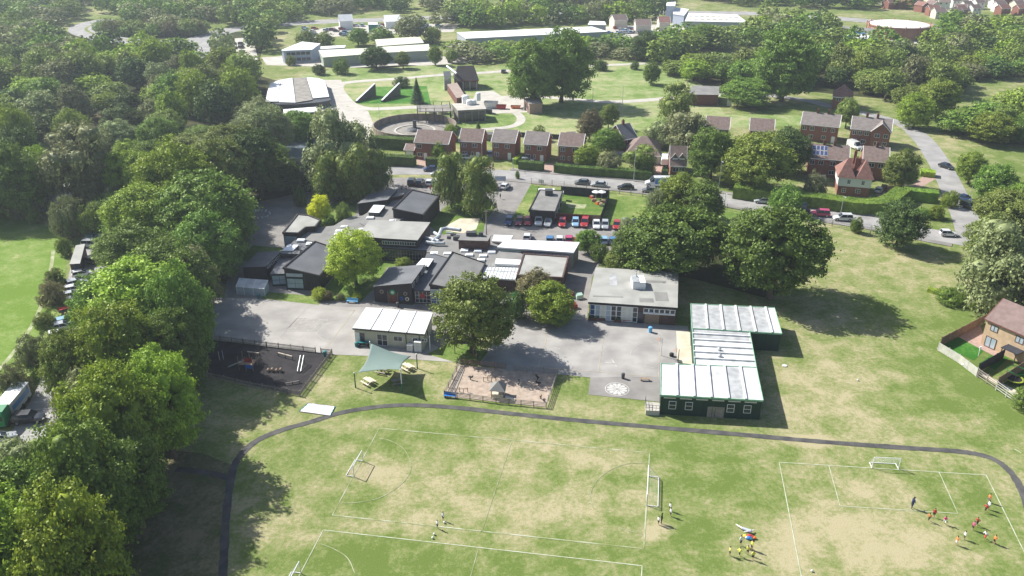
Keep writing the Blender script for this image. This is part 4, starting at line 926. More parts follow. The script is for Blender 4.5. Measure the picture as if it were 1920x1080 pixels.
for x, y, z, w, d in ((871, 468, 3.05, 1.5, 1.2), (896, 469, 3.05, 1.5, 1.2), (922, 471, 3.05, 1.5, 1.2), (880, 476.5, 3.05, 1.5, 1.0), (906, 478, 3.05, 1.5, 1.0), (902, 486, 3.05, 1.5, 1.0), (814, 472.5, 2.9, 1.4, 1.1), (839, 474, 2.9, 1.5, 1.0), (564, 449, 2.9, 1.6, 1.1), (579, 455, 2.9, 1.0, 1.3), (645, 423, 2.9, 1.3, 1.0), (635, 431, 2.9, 1.3, 1.0), (633, 437, 2.9, 1.3, 1.0), (632, 443, 2.9, 1.2, 1.0), (678, 428, 3.0, 1.3, 1.0), (694, 407, 3.0, 1.6, 1.2), (736, 412, 3.0, 1.4, .8)):
    skylight(x, y, z, w, d, slab=(w > 1.45))
def slab(corners, m='skylight', h=0.9, wall='steel_dark', name='rooflight'):
    P = poly_px([(a, b) for a, b in corners], corners_z[0]); w = MB(); w.prism([(p.x, p.y) for p in P], P[0].z - h, P[0].z - 0.001, 0, 1); w.build(name, [M[wall], M[m]], sch)
corners_z = [3.9]; slab([(691, 398), (701, 384), (722, 385), (711, 399)])
corners_z = [3.8]; slab([(528, 470), (541, 458), (560, 459), (549, 471)]); slab([(548, 476), (561, 476), (563, 470), (527, 470), (525, 475)], 'roof_dark')
corners_z = [3.7]; slab([(780, 497), (792, 484), (813, 485), (803, 500)])
corners_z = [3.6]; slab([(928, 494), (930, 484.5), (977, 487), (975, 496)], 'roof_white', 0.6, 'white_paint')
# plant on the roof: silver ducts
dm = MB(); z = 3.6
for pts, r in ((((812, 452), (822, 444), (828, 430), (838, 428), (862, 431)), .42), (((800, 446), (812, 449), (822, 452)), .36), (((800, 454), (815, 456), (832, 456)), .36), (((815, 437), (824, 443)), .4), (((838, 436), (848, 437)), .2)):
    dm.path([G(x, y, z) for x, y in pts], r, 8)
    for x, y in pts: dm.ball(G(x, y, z), r * 1.05, 8, 5)
dm.build('duct', M['galv'], sch, smooth=False)
for x, y, w, d, h in ((856, 449, 1.4, 1.2, .8), (850, 442, 1.2, .8, .5), (842, 447, .9, .9, .5), (884, 441, 2.2, 1.2, .8), (902, 442, .9, .9, .8)):
    zr_ = 5.2 if x > 865 else 3.05; c = G(x, y, zr_); MB().box((c.x, c.y, zr_ + h / 2), (w, d, h)).build('roof_plant', M['steel_dark'], sch)
# school windows
def wall_px(a, b, za, W_=None): return G(a[0], a[1], za), G(b[0], b[1], za)
A, B_ = G(505, 541), G(533, 541.5)
W = W1[2]; A, B_ = edge(W, 0)
win(sch, A, B_, 0.3, 3.3, 0.4, 2.5, 2, 2, 'teal', 'glass_pale'); panel(sch, A, B_, 0.3, 3.3, 2.9, 3.6, 'glass_pale', 'clerestory')
A, B_ = edge(L1[2], 0); win(sch, A, B_, 0.1, 2.9, 0.4, 2.4, 2, 2, 'teal', 'glass_pale')
A, B_ = G(503, 503, 3.4), G(526, 474, 3.5)
A2, B2 = edge(W2[2], 1)
for k in range(4): win(sch, A2, B2, 0.8 + k * 1.9, 1.5, 2.85, 3.35, 2, 1, 'white_paint', 'glass')
A2, B2 = edge(W7[2], 1)
for k, u in enumerate((0.5, 3.0, 6.5, 8.4)): win(sch, A2, B2, u, 1.5, 3.3, 4.2, 2, 1, 'white_paint', 'glass')
A2, B2 = edge(W7[2], 0); L_ = (B2 - A2).length
panel(sch, A2, B2, 0.36 * L_, 0.26 * L_, 0, 2.2, 'brick_dark', 'double_door')
for u in (0.36, 0.62): panel(sch, A2, B2, u * L_, 0.06, 0, 2.6, 'wood_grey', 'downpipe', out=.08)
d_ = (B2 - A2).normalized(); n_ = Vector((d_.y, -d_.x))
def disc(u, z, r, m, inner=None):
    c = A2 + d_ * (u * L_); mb = MB(); c0 = Vector((c.x, c.y, z)); nn = Vector((n_.x, n_.y, 0)); mb.cyl(c0 + nn * 0.02, c0 + nn * 0.1, r, r, 16)
    if inner: mb.cyl(c0 + nn * 0.09, c0 + nn * 0.13, r * .55, r * .55, 14, 1)
    mb.build('wall_roundel', [M[m], M[inner or m]], sch)
disc(.49, 2.35, .62, 'post_green', 'mint'); disc(.2, 2.3, .42, 'wood_grey', 'dark_clad'); disc(.72, 1.2, .38, 'blue_paint', 'dark_clad'); disc(.87, 1.2, .4, 'cream_light', 'dark_clad'); disc(.83, 2.3, .4, 'wood_grey', 'dark_clad')
A2, B2 = edge(L5[2], 0); win(sch, A2, B2, 0.1, 3.0, 0.25, 2.6, 4, 3, 'white_paint', 'glass', fr=0.06)
panel(sch, A2, B2, 1.1, 0.9, 1.2, 2.2, 'red_paint', 'red_blind', out=0.09, th=0.02)
A2, B2 = edge(W8[2], 0); win(sch, A2, B2, 0.1, 2.2, 2.9, 3.7, 2, 1, 'white_paint', 'glass_pale'); win(sch, A2, B2, 0.1, 4.2, 0.4, 2.4, 4, 2, 'white_paint', 'glass_blue')
A2, B2 = edge(W4b[2], 0); L_ = (B2 - A2).length
win(sch, A2, B2, 0.2, L_ - .4, 0.35, 2.75, 15, 3, 'wood_grey', 'glass', fr=0.06)
A2, B2 = edge(W4[2], 4) if False else (G(714, 446.5, 5.0), G(782, 450, 5.0))
A2 = Vector((A2.x, A2.y)); B2 = Vector((B2.x, B2.y)); L_ = (B2 - A2).length
win(sch, A2, B2, 0.2, L_ - .3, 3.6, 4.4, 14, 1, 'white_paint', 'glass', out=-0.08)
A2, B2 = edge(W11[2], 0); L_ = (B2 - A2).length
win(sch, A2, B2, 0.4, L_ * .28, 1.8, 3.3, 5, 1, 'mint', 'glass_pale'); win(sch, A2, B2, L_ * .45, L_ * .5, 1.8, 3.3, 9, 1, 'steel_dark', 'glass_pale')
A2, B2 = edge(W12[2], 0); L_ = (B2 - A2).length
win(sch, A2, B2, L_ * .55, 1.6, 1.2, 2.3, 2, 1); win(sch, A2, B2, L_ * .72, 1.8, .3, 2.4, 1, 1, 'white_paint', 'glass_pale')
panel(sch, *edge(W3[2], 6) if False else (G(529, 437, 4.0).to_2d(), G(556, 438, 4.0).to_2d()), 0.3, 2.8, 0.1, 3.2, 'glass_pale', 'pale_cladding', out=-0.08)
# ================= white classroom cabin
rc = [(660.5, 615, 3.2), (796, 626.5, 3.2), (812, 586, 3.4), (686, 576, 3.4)]
cab = thing('classroom_cabin', 'cream classroom cabin with white panelled roof beside the left playground', 'cabin', centre(rc))
w, ro, W_, pz = block(cab, rc, 'cream_wall', 'roof_panel', 0.25, 0.35, 'steel_dark')
q = [G(*c) for c in rc]; mb = MB()
for t in (.25, .5, .75): mb.cyl(q[0].lerp(q[1], t) + Vector((0, 0, .05)), q[3].lerp(q[2], t) + Vector((0, 0, .05)), .09, .09, 4)
mb.build('roof_seam', M['white_paint'], cab)
A, B_ = edge(W_, 0)
panel(cab, A, B_, 0.1, 0.75, 0.1, 2.3, 'white_paint', 'door'); panel(cab, A, B_, 0.95, 0.8, 0.1, 2.2, 'glass', 'doorway')
win(cab, A, B_, 4.0, 1.9, 0.1, 2.3, 2, 2, name='double_door'); win(cab, A, B_, 7.0, 1.6, 1.2, 2.2, 2, 1); win(cab, A, B_, 10.4, .9, 1.1, 2.2, 1, 1); win(cab, A, B_, 12.0, 1.0, 1.6, 2.15, 2, 1)
for u in (9.2, 11.6, 13.4): panel(cab, A, B_, u, 0.12, 0, 2.8, 'steel_dark' if u < 13 else 'white_paint', 'downpipe', out=.08)
A3, B3 = edge(W_, 1); win(cab, A3, B3, 2.4, 1.2, 1.0, 2.1, 1, 1)
for (u, w_, h, lab) in ((9.6, 1.05, 1.25, 'low white storage cabinet against the cream classroom cabin'), (10.9, 1.25, 1.95, 'tall white storage cabinet against the cream classroom cabin')):
    d = (B_ - A).normalized(); n = Vector((d.y, -d.x)); c = A + d * (u + w_ / 2) + n * 0.75
    t = thing('storage_cabinet', lab, 'cabinet', (c.x, c.y, 0), math.atan2(d.y, d.x))
    MB().bx(-w_ / 2, w_ / 2, -.35, .35, 0.05, h).build('body', M['white_paint'], t, True)
    for s in (-1, 1): MB().bx(min(0, s * w_ / 2) + .02, max(0, s * w_ / 2) - .02, -.385, -.352, .1, h - .05).build('door', M['roof_panel'], t, True)
# ================= flat-roofed hall
rc = [(1102.7, 566, 3.8), (1270.6, 577, 3.8), (1272, 510.5, 3.8), (1117, 501, 3.8)]
hall = thing('flat_roofed_hall', 'square flat roofed hall with pale grey roof and long white window front', 'hall', centre(rc))
w, ro, W_, pz = block(hall, rc, 'brown_brick', 'roof_light', 0.25, 0.42, 'black_plastic', kerb=0.0)
A, B_ = edge(W_, 0); L_ = (B_ - A).length
n_w = 9; ww = L_ * .56 / n_w
for k in range(n_w):
    win(hall, A, B_, 0.1 + k * ww, ww - .02, 0.15, 3.25, 1, 3, 'white_paint', ['glass_blue', 'glass_pale', 'cream_light', 'glass_pale', 'glass', 'glass', 'cream_light', 'cream_light', 'glass'][k], fr=.1, out=.05)
panel(hall, A, B_, L_ * .565, 1.0, 0.0, 2.4, 'glass', 'entrance_door')
for k in range(6): win(hall, A, B_, L_ * .63 + k * L_ * .061, L_ * .06, 2.3, 3.2, 1, 1, 'white_paint', 'glass', fr=.1, out=.05)
panel(hall, A, B_, L_ * .63, L_ * .365, 2.1, 2.28, 'white_paint', 'sill', out=.12, th=.2); panel(hall, A, B_, L_ * .65, 2.6, .05, 2.05, 'wood', 'timber_gate')
c = G(1198, 541, 3.85); mb = MB(); mb.bx(c.x - 1.2, c.x + 1.2, c.y - .2, c.y + 3.0, 3.7, 5.2, 0); mb.build('roof_box', M['roof_white'], hall)
mb = MB(); mb.bx(c.x - 1.25, c.x, c.y - .15, c.y + 2.95, 5.2, 5.3); mb.cyl((c.x - .3, c.y + 2.4, 5.2), (c.x - .3, c.y + 2.4, 6.0), .12, .12, 8); mb.build('vent_cowl', M['galv'], hall)
for x, y, w_, d_, m_ in ((1228, 528, 4.2, .9, 'roof_mid'), (1240, 556, 2.4, 3.6, 'roof_mid'), (1150, 525, 1.4, 5, 'roof_panel_grey'), (1212, 563, 2.6, 1.6, 'roof_mid'), (1140, 556, 5.5, .5, 'roof_mid')):
    c = G(x, y, 3.8); MB().box((c.x, c.y, 3.812), (w_, d_, .02), -.07).build('felt_patch', M[m_], hall)
# ================= green classroom block with ribbed white roofs
gb = thing('classroom_block', 'dark green classroom block with stepped white ribbed roofs edged in light green', 'building', centre([(1330, 680, 0)]))
Z = 3.5
GA = [(1297, 616, Z), (1466, 626, Z), (1452, 577.5, Z), (1295, 570, Z)]; GBm = [(1302, 684, Z - .1), (1418, 690, Z - .1), (1405, 621, Z - .1), (1297.5, 615, Z - .1)]; GC = [(1238, 741, Z), (1431, 751.5, Z), (1418, 689, Z), (1239, 682, Z)]
BLK = [block(gb, c_, 'green_clad', 'roof_panel', 0.12, 0.22, 'green_trim', wname='wing') for c_ in (GA, GBm, GC)]
def rib(mbx, c, axis, ts, z=Z, m=0):
    q = [G(*k) for k in c]
    for t in ts:
        a, b = (q[0].lerp(q[1], t), q[3].lerp(q[2], t)) if axis == 0 else (q[0].lerp(q[3], t), q[1].lerp(q[2], t))
        a.z = b.z = z; d = (b - a).normalized(); n = Vector((-d.y, d.x, 0)) * .16; up = Vector((0, 0, .24))
        mbx.add([a - n, b - n, b + n, a + n, a - n + up, b - n + up, b + n + up, a + n + up], ((0, 3, 2, 1), (4, 5, 6, 7), (0, 1, 5, 4), (1, 2, 6, 5), (2, 3, 7, 6), (3, 0, 4, 7)), m)
mb = MB(); rib(mb, GA, 0, [k / 5.6 for k in range(1, 6)]); rib(mb, GBm, 1, [k / 6 for k in range(1, 6)], Z - .1); rib(mb, GC, 0, [k / 6 for k in range(1, 6)]); mb.build('roof_rib', M['roof_panel'], gb)
def grey_panel(c, axis, t0, t1, z):
    q = [G(*k) for k in c]
    P = [q[0].lerp(q[1], t0), q[0].lerp(q[1], t1), q[3].lerp(q[2], t1), q[3].lerp(q[2], t0)] if axis == 0 else [q[0].lerp(q[3], t0), q[1].lerp(q[2], t0), q[1].lerp(q[2], t1), q[0].lerp(q[3], t1)]
    cc = sum(P, Vector()) / 4; P = [cc.lerp(p, .94) for p in P]; MB().prism([(p.x, p.y) for p in P], z, z + .02).build('weathered_panel', M['roof_panel_grey'], gb)
for a_ in ((GA, 0, 0, 1 / 5.6, Z), (GA, 0, 1 / 5.6, 2 / 5.6, Z), (GA, 0, 2 / 5.6, 3 / 5.6, Z), (GA, 0, 3 / 5.6, 4 / 5.6, Z), (GA, 0, 4 / 5.6, 5 / 5.6, Z), (GBm, 1, 4 / 6, 5 / 6, Z - .1), (GBm, 1, 5 / 6, .98, Z - .1), (GC, 0, 4 / 6, 5 / 6, Z)): grey_panel(*a_)
mb = MB()
for c_ in (GA, GBm, GC):
    q = [G(*k) for k in c_]
    for i in range(4):
        a, b = q[i].copy(), q[(i + 1) % 4].copy()
        if c_ is GBm and i in (0, 2): continue
        a.z = b.z = Z + .03; d = (b - a); rz = math.atan2(d.y, d.x); mb.box((a + b) / 2, (d.length, .11, .16), rz)
mb.build('roof_edge', M['green_trim'], gb)
for x, y in ((1348, 656), (1349, 668)):
    c = G(x, y, Z); mb = MB(); mb.cyl((c.x, c.y, Z - .15), (c.x, c.y, Z + .25), .3, .3, 10); mb.cyl((c.x, c.y, Z + .25), (c.x, c.y, Z + .42), .42, .1, 10); mb.build('roof_vent', M['galv'], gb)
A, B_ = edge(BLK[2][2], 0); L_ = (B_ - A).length
for u in (.085, .25, .665, .83): win(gb, A, B_, u * L_, 1.1, 1.1, 2.5, 1, 2)
panel(gb, A, B_, .475 * L_, 2.5, 0, 1.9, 'wood_grey', 'double_door'); panel(gb, A, B_, .52 * L_, .05, .1, 1.8, 'dark_clad', 'door_gap', out=.09); panel(gb, A, B_, .55 * L_, .05, .1, 1.8, 'dark_clad', 'door_gap', out=.09)
for k in range(6): panel(gb, A, B_, (.03 + k * .16) * L_, .12 * L_, 2.98, 3.14, 'cream_light', 'vent_strip', out=.05)
A3, B3 = edge(BLK[0][2], 0); A4, B4 = edge(BLK[1][2], 1); win(gb, *edge(BLK[2][2], 1), 1.0, 1.1, 1.1, 2.5, 1, 2)
# steps and handrail at the left end
st = thing('entrance_ramp', 'pale concrete ramp with dark side wall at the left end of the green block', 'ramp', G(1222, 770).to_tuple()[:2] + (0,))
MB().prism([tuple(p)[:2] for p in poly_px([(1210, 752), (1237, 755), (1237, 770), (1211, 769)], .9)], 0, .85).build('platform', M['concrete'], st)
a, b, c3 = G(1211, 769, .85), G(1236, 771, .85), G(1210, 752, .85); mb = MB()
for p0, p1 in ((a, b), (a, c3)):
    for t in (0, .25, .5, .75, 1): p = p0.lerp(p1, t); mb.cyl(p, p + Vector((0, 0, .95)), .03, .03, 5)
    for h in (.5, .95): mb.cyl(p0 + Vector((0, 0, h)), p1 + Vector((0, 0, h)), .03, .03, 5)
mb.build('handrail', M['steel_dark'], st)
# ================= nursery lodge and its fenced garden
rc = [(991, 395, 3.1), (1041.5, 397.5, 3.1), (1056, 358, 3.1), (1011, 356, 3.1)]
nur = thing('nursery_lodge', 'dark flat roofed lodge with grey felt roof above the staff car park', 'lodge', centre(rc))
w, ro, W_, pz = block(nur, rc, 'dark_clad', 'roof_mid', 0.2, .3, kerb=.2)
A, B_ = edge(W_, 1)
for u, w_, z0, z1 in ((1.5, 1.2, .9, 2.2), (4.0, 1.6, .1, 2.2), (7.5, 2.0, .8, 2.2), (12, 1.4, .8, 2.2), (16, 1.4, .8, 2.2)): win(nur, A, B_, u, w_, z0, z1, 2, 1, 'white_paint', 'glass_pale')
c = G(1029, 367, 3.1); mb = MB(); mb.bx(c.x - .9, c.x + 1.0, c.y, c.y + 1.8, 3.0, 4.4); mb.build('roof_box', M['steel_dark'], nur); c = G(1021, 355, 3.1); MB().bx(c.x - 1.5, c.x + 2.5, c.y - .5, c.y + 1.2, 2.4, 3.0).build('porch', M['roof_white'], nur)
# ================= dark container by the left car park
rc = [(130, 495.5, 2.7), (150, 494, 2.7), (159.5, 457, 2.7), (142, 460, 2.7)]
ct = thing('storage_container', 'dark storage container with pale roof beside the left car park', 'container', centre(rc))
w, ro, W_, pz = block(ct, rc, 'dark_clad', 'roof_light', .08, .15)
A, B_ = edge(W_, 0); panel(ct, A, B_, .15, (B_ - A).length * .45, .1, 2.4, 'fence_dark', 'door'); panel(ct, A, B_, (B_ - A).length * .5, (B_ - A).length * .45, .1, 2.4, 'fence_dark', 'door')
# ================= glazed shelter at the top of the left playground
gh = thing('glazed_shelter', 'small white framed glazed shelter at the top corner of the left playground', 'shelter', G(474, 545).to_tuple()[:2] + (0,))
P = [G(444, 546), G(492, 556), G(504, 540), G(456, 532)]; P = [G(445, 552), G(497, 556), G(505, 545), G(452, 541)]; P = [Vector((p.x, p.y, 0)) for p in P]
mb = MB(); zf, zb_ = 1.7, 2.3
mb.prism([(p.x, p.y) for p in P], 0.02, [zf - .06, zf - .06, zb_ - .06, zb_ - .06]); mb.build('glazed_wall', M['glass_pale'], gh)
mb = MB(); mb.prism([(p.x, p.y) for p in inset(P, -.1)], [zf - .05, zf - .05, zb_ - .05, zb_ - .05], [zf, zf, zb_, zb_]); mb.build('roof', M['roof_panel'], gh)
mb = MB()
for t in (0, .27, .6, 1):
    a, b = P[0].lerp(P[1], t), P[3].lerp(P[2], t); mb.cyl(a + Vector((0, 0, zf + .02)), b + Vector((0, 0, zb_ + .02)), .05, .05, 4); mb.cyl(a, a + Vector((0, 0, zf)), .05, .05, 4)
mb.build('frame', M['white_paint'], gh)
# ---------------------------------------------------------------- houses
def house(name, label, a, b, ze, depth, zr, wall='brick_red', roof='roof_brown', wins=(), door=None, chim=(), group=None, hip=0.0, over=.35, fascia='white_paint', lower=None, gable_right=True, cat='house', extra=None, px=True, rows=((.9, 2.1), (3.4, 4.6))):
    """side-gabled house; a, b = photograph points of the front eave ends at height ze (or ground points with px=False)"""
    A = G(a[0], a[1], ze) if px else Vector((a[0], a[1], 0)); B_ = G(b[0], b[1], ze) if px else Vector((b[0], b[1], 0))
    A.z = B_.z = 0; d = (B_ - A); L_ = d.length; d.normalize(); rz = math.atan2(d.y, d.x)
    t = thing(name, label, cat, (A.x, A.y, 0), rz, group)
    f = over; D = depth
    # local frame: x along the front, y to the back; walls
    mb = MB(); e = .3
    x0, x1, y0, y1 = .25, L_ - .25, f, D - f; zr_ = zr
    if hip:
        mb.bx(x0, x1, y0, y1, 0, ze - .05)
    else:
        zw = ze + (zr - ze) * (f / (D / 2)) - .12
        for (xa, xb) in ((x0, x1),):
            P = [(xa, y0, 0), (xb, y0, 0), (xb, y1, 0), (xa, y1, 0), (xa, y0, zw), (xb, y0, zw), (xb, y1, zw), (xa, y1, zw), (xa, D / 2, zr - .14), (xb, D / 2, zr - .14)]
            mb.add(P, [(0, 3, 2, 1), (0, 1, 5, 4), (1, 2, 6, 9, 5), (2, 3, 7, 6), (3, 0, 4, 8, 7)])
    w = mb.build('wall', M[wall], t, True)
    r = MB(); hx = hip
    top0, top1 = hx, L_ - hx; th = .14
    P = [(0, 0, ze), (L_, 0, ze), (L_, D, ze), (0, D, ze), (top0, D / 2, zr), (top1, D / 2, zr)]; Q = [(p[0], p[1], p[2] - th) for p in P]
    r.add(P + Q, [(0, 1, 5, 4), (2, 3, 4, 5)] + ([(1, 2, 5), (3, 0, 4)] if hx else []) + [(6, 10, 11, 7), (8, 11, 10, 9)] + ([(7, 11, 8), (9, 10, 6)] if hx else [(1, 7, 11, 5), (5, 11, 8, 2), (0, 4, 10, 6), (4, 3, 9, 10)]) + [(0, 6, 7, 1), (2, 8, 9, 3)] + ([(1, 7, 8, 2), (3, 9, 6, 0)] if hx else []))
    ro = r.build('roof', M[roof], t, True)
    fb = MB(); fb.bx(0, L_, -.07, -.005, ze - .22, ze - .02)
    if not hip:
        for xx in (-.03, L_ + .03):
            fb.cyl((xx, -.02, ze - .08), (xx, D / 2, zr - .06), .09, .09, 4); fb.cyl((xx, D + .02, ze - .08), (xx, D / 2, zr - .06), .09, .09, 4)
    fb.build('fascia', M[fascia], t, True)
    ROOT = t; mw = ROOTM[t.name]
    def lw(x, y=f): v = mw @ Vector((x, y, 0)); return Vector((v.x, v.y))
    Aw, Bw = lw(0), lw(L_)
    for (u, w_, row) in wins: win(t, Aw, Bw, u * L_, w_, rows[row][0], rows[row][1], 2 if w_ > 1 else 1, 1)
    if door is not None:
        panel(t, Aw, Bw, door * L_, 1.0, 0.05, 2.1, 'white_paint', 'door')
    for (u, v) in chim:
        MB().bx(u * L_ - .35, u * L_ + .35, D * v - .3, D * v + .3, ze + .2, zr + 1.1).bx(u * L_ - .22, u * L_ - .06, D * v - .1, D * v + .1, zr + 1.1, zr + 1.4).bx(u * L_ + .06, u * L_ + .22, D * v - .1, D * v + .1, zr + 1.1, zr + 1.4).build('chimney', M['brick_dark'], ro, True)
    return t, L_, lw
ws4 = ((.1, 1.4, 1), (.58, 1.4, 1), (.1, 1.4, 0), (.42, .6, 0))
house('brick_house', 'wider brick house with attached garage, leftmost of the roadside row', (776, 266.5), (841, 270.5), 5.2, 8.6, 7.9, wins=((.07, 1.4, 1), (.55, 1.4, 1), (.08, 1.5, 0), (.6, 1.3, 0)), door=.26, group='brick houses in the roadside row')
house('brick_house', 'brick house second from left in the roadside row, partly behind birches', (860, 264.5), (904, 266.5), 5.2, 8.6, 7.9, wins=((.1, 1.5, 1), (.56, 1.5, 1), (.14, 1.4, 0), (.52, .6, 0)), door=.72, group='brick houses in the roadside row')
house('brick_house', 'brick house overgrown with green creeper in the roadside row', (920.6, 265.5), (966, 268.5), 5.2, 8.6, 7.9, roof='roof_grey_tile', wins=((.1, 1.4, 1), (.56, 1.4, 1), (.12, 1.4, 0)), door=.68, group='brick houses in the roadside row')
house('brick_house', 'brick house second from right in the roadside row, with carport', (981, 269.5), (1026, 272.5), 5.2, 8.4, 7.9, roof='roof_grey_tile', wins=ws4, door=.7, group='brick houses in the roadside row')
house('brick_house', 'rightmost brick house of the roadside row beside a yellow green tree', (1045.6, 272.5), (1093, 275.5), 5.2, 8.4, 7.9, wins=ws4, door=.68, group='brick houses in the roadside row')
gar = house('garage', 'low garage with white door left of the leftmost brick house', (757, 281), (776, 282), 2.4, 5.5, 3.6, wins=(), over=.2)
panel(gar[0], gar[2](0, .2), gar[2](gar[1], .2), .5, 2.3, .05, 2.0, 'white_paint', 'garage_door')
# bungalow with hipped roof, the dormer house, the dark roofed house behind
house('bungalow', 'cream bungalow with brown hipped roof behind the roadside hedge', (1172, 290), (1240, 293), 2.6, 13, 6.4, 'render_cream', 'roof_brown', ((.62, 1.6, 0), (.2, 1.6, 0)), hip=4.2)
t, L_, lw = house('dormer_house', 'small house with white edged dormers in a steep brown roof', (1256, 311), (1288, 312), 2.6, 8, 7.2, 'brick_red', 'roof_brown', ((.2, 1.6, 0), (.55, 1.6, 0)))
for u in (.3, .72):
    mb = MB(); x = u * L_; y0 = 1.4; zr = 5.6
    mb.add([(x - 1.1, y0, 3.4), (x + 1.1, y0, 3.4), (x + 1.1, y0, 4.4), (x, y0, 5.7), (x - 1.1, y0, 4.4), (x - 1.1, y0 + 2.4, 4.4), (x, y0 + 2.4, 5.7), (x + 1.1, y0 + 2.4, 4.4)], [(0, 1, 2, 3, 4), (4, 3, 6, 5), (3, 2, 7, 6)])
    dmr = mb.build('dormer', M['roof_brown'], t, True); mb = MB(); mb.cyl((x - 1.3, y0 - .1, 4.2), (x, y0 - .1, 5.8), .1, .1, 4).cyl((x + 1.3, y0 - .1, 4.2), (x, y0 - .1, 5.8), .1, .1, 4).bx(x - .7, x + .7, y0 - .12, y0 - .04, 3.5, 4.4); mb.build('dormer_window', M['white_paint'], dmr, True)
house('house', 'dark slate roofed house half hidden behind the bungalow', (1170, 262), (1196, 258), 4.6, 9, 8.0, 'brick_dark', 'roof_dark', ((.3, 1.2, 1),), chim=((.5, .5),))
for (a, b, lab) in (((1322, 240), (1368, 243), 'brown roofed house behind the dark green tree, left of the upper row'), ((1405, 244), (1452, 247), 'brown roofed brick house behind the large yellow green tree')):
    house('brick_house', lab, a, b, 5.0, 8.5, 7.8, wins=((.15, 1.4, 1), (.6, 1.4, 1)), group='houses on the right by the side road')
wR = ((.06, 1.3, 1), (.26, 1.3, 1), (.58, 1.3, 1), (.8, 1.1, 1), (.25, 1.3, 0), (.58, 1.3, 0))
house('brick_house', 'semi-detached brick house with two chimneys, upper left of the right cluster', (1501, 232), (1574, 239), 5.2, 9, 8.1, wins=wR, door=.84, chim=((.38, .5), (.66, .5)), roof='roof_grey_tile', group='houses on the right by the side road')
t, L_, lw = house('brick_house', 'semi-detached brick house with a front gable, nearest the side road', (1595, 241), (1672, 248), 5.2, 9, 8.1, wins=((.06, 1.2, 1), (.2, 1.2, 1), (.36, 1.2, 1), (.62, 1.5, 1), (.84, 1.3, 1), (.3, 1.3, 0), (.66, 1.3, 0)), door=.12, chim=((.36, .5), (.62, .5)), roof='roof_grey_tile', group='houses on the right by the side road')
mb = MB(); x0, x1 = L_ * .52, L_ * .98
mb.add([(x0, -.5, 0), (x1, -.5, 0), (x1, -.5, 5.2), ((x0 + x1) / 2, -.5, 7.6), (x0, -.5, 5.2), (x0, .6, 0), (x1, .6, 0), (x1, .6, 5.2), (x0, .6, 5.2)], [(0, 1, 2, 3, 4), (1, 6, 7, 2), (5, 0, 4, 8)]); mb.build('gable_wall', M['brick_red'], t, True)
mb = MB(); xm = (x0 + x1) / 2
for xa in (x0 - .3, x1 + .3): 
    za = 5.2 - .2; mb.add([(xa, -.8, za), (xm, -.8, 7.85), (xm, 4.2, 7.85), (xa, 1.2, za)], [(0, 1, 2, 3)])
mb.build('gable_roof', M['roof_grey_tile'], t, True)
mb = MB(); mb.cyl((x0 - .3, -.85, 5.0), (xm, -.85, 7.8), .1, .1, 4).cyl((x1 + .3, -.85, 5.0), (xm, -.85, 7.8), .1, .1, 4); mb.build('bargeboard', M['white_paint'], t, True)
q0, q1 = lw(0, -.5), lw(L_, -.5)
for u, w_, z in ((.6, 1.5, 3.3), (.82, 1.3, 3.3), (.62, 1.4, .9), (.82, 1.2, .9)): win(t, q0, q1, u * L_, w_, z, z + 1.2, 2, 1)
t, L_, lw = house('brick_house', 'semi-detached brick house with solar panels on its roof', (1517, 296), (1593, 302), 5.2, 9, 8.1, wins=((.03, 1.3, 1), (.25, 1.3, 1), (.54, 1.4, 1), (.82, 1.1, 1), (.54, 1.4, 0)), chim=((.36, .5), (.62, .5)), roof='roof_brown', group='houses on the right by the side road')
sl = (8.1 - 5.2) / 4.5
for i in range(4):
    for j in range(2):
        x = .7 + i * 1.02; y = 1.0 + j * 1.5; mb = MB(); P = [(x, y), (x + .92, y), (x + .92, y + 1.35), (x, y + 1.35)]
        for mi_, g_, k in ((0, 0, .05), (1, .06, .075)):
            Q = [(x + g_, y + g_), (x + .92 - g_, y + g_), (x + .92 - g_, y + 1.35 - g_), (x + g_, y + 1.35 - g_)]; zz = [5.2 + sl * q_[1] + k for q_ in Q]; mb.prism(Q, [v - .05 for v in zz], zz, mi_)
        mb.build('solar_panel', [M['white_paint'], M['solar']], t, True)
house('brick_house', 'brick house with single chimney behind the olive brown round tree', (1618, 301), (1668, 305), 5.2, 9, 8.1, wins=((.24, 1.5, 1), (.24, 1.5, 0), (.6, 1.4, 1)), chim=((.52, .5),), roof='roof_brown', group='houses on the right by the side road')
house('brick_cottage', 'red roofed cottage with hipped roof at the wood edge behind the houses', (1561, 181), (1600, 184), 4.4, 10, 8.0, 'brick_red', 'roof_red', ((.2, 1.6, 1), (.6, 1.6, 1)), hip=3.5, rows=((.9, 2.1), (2.9, 4.1)))
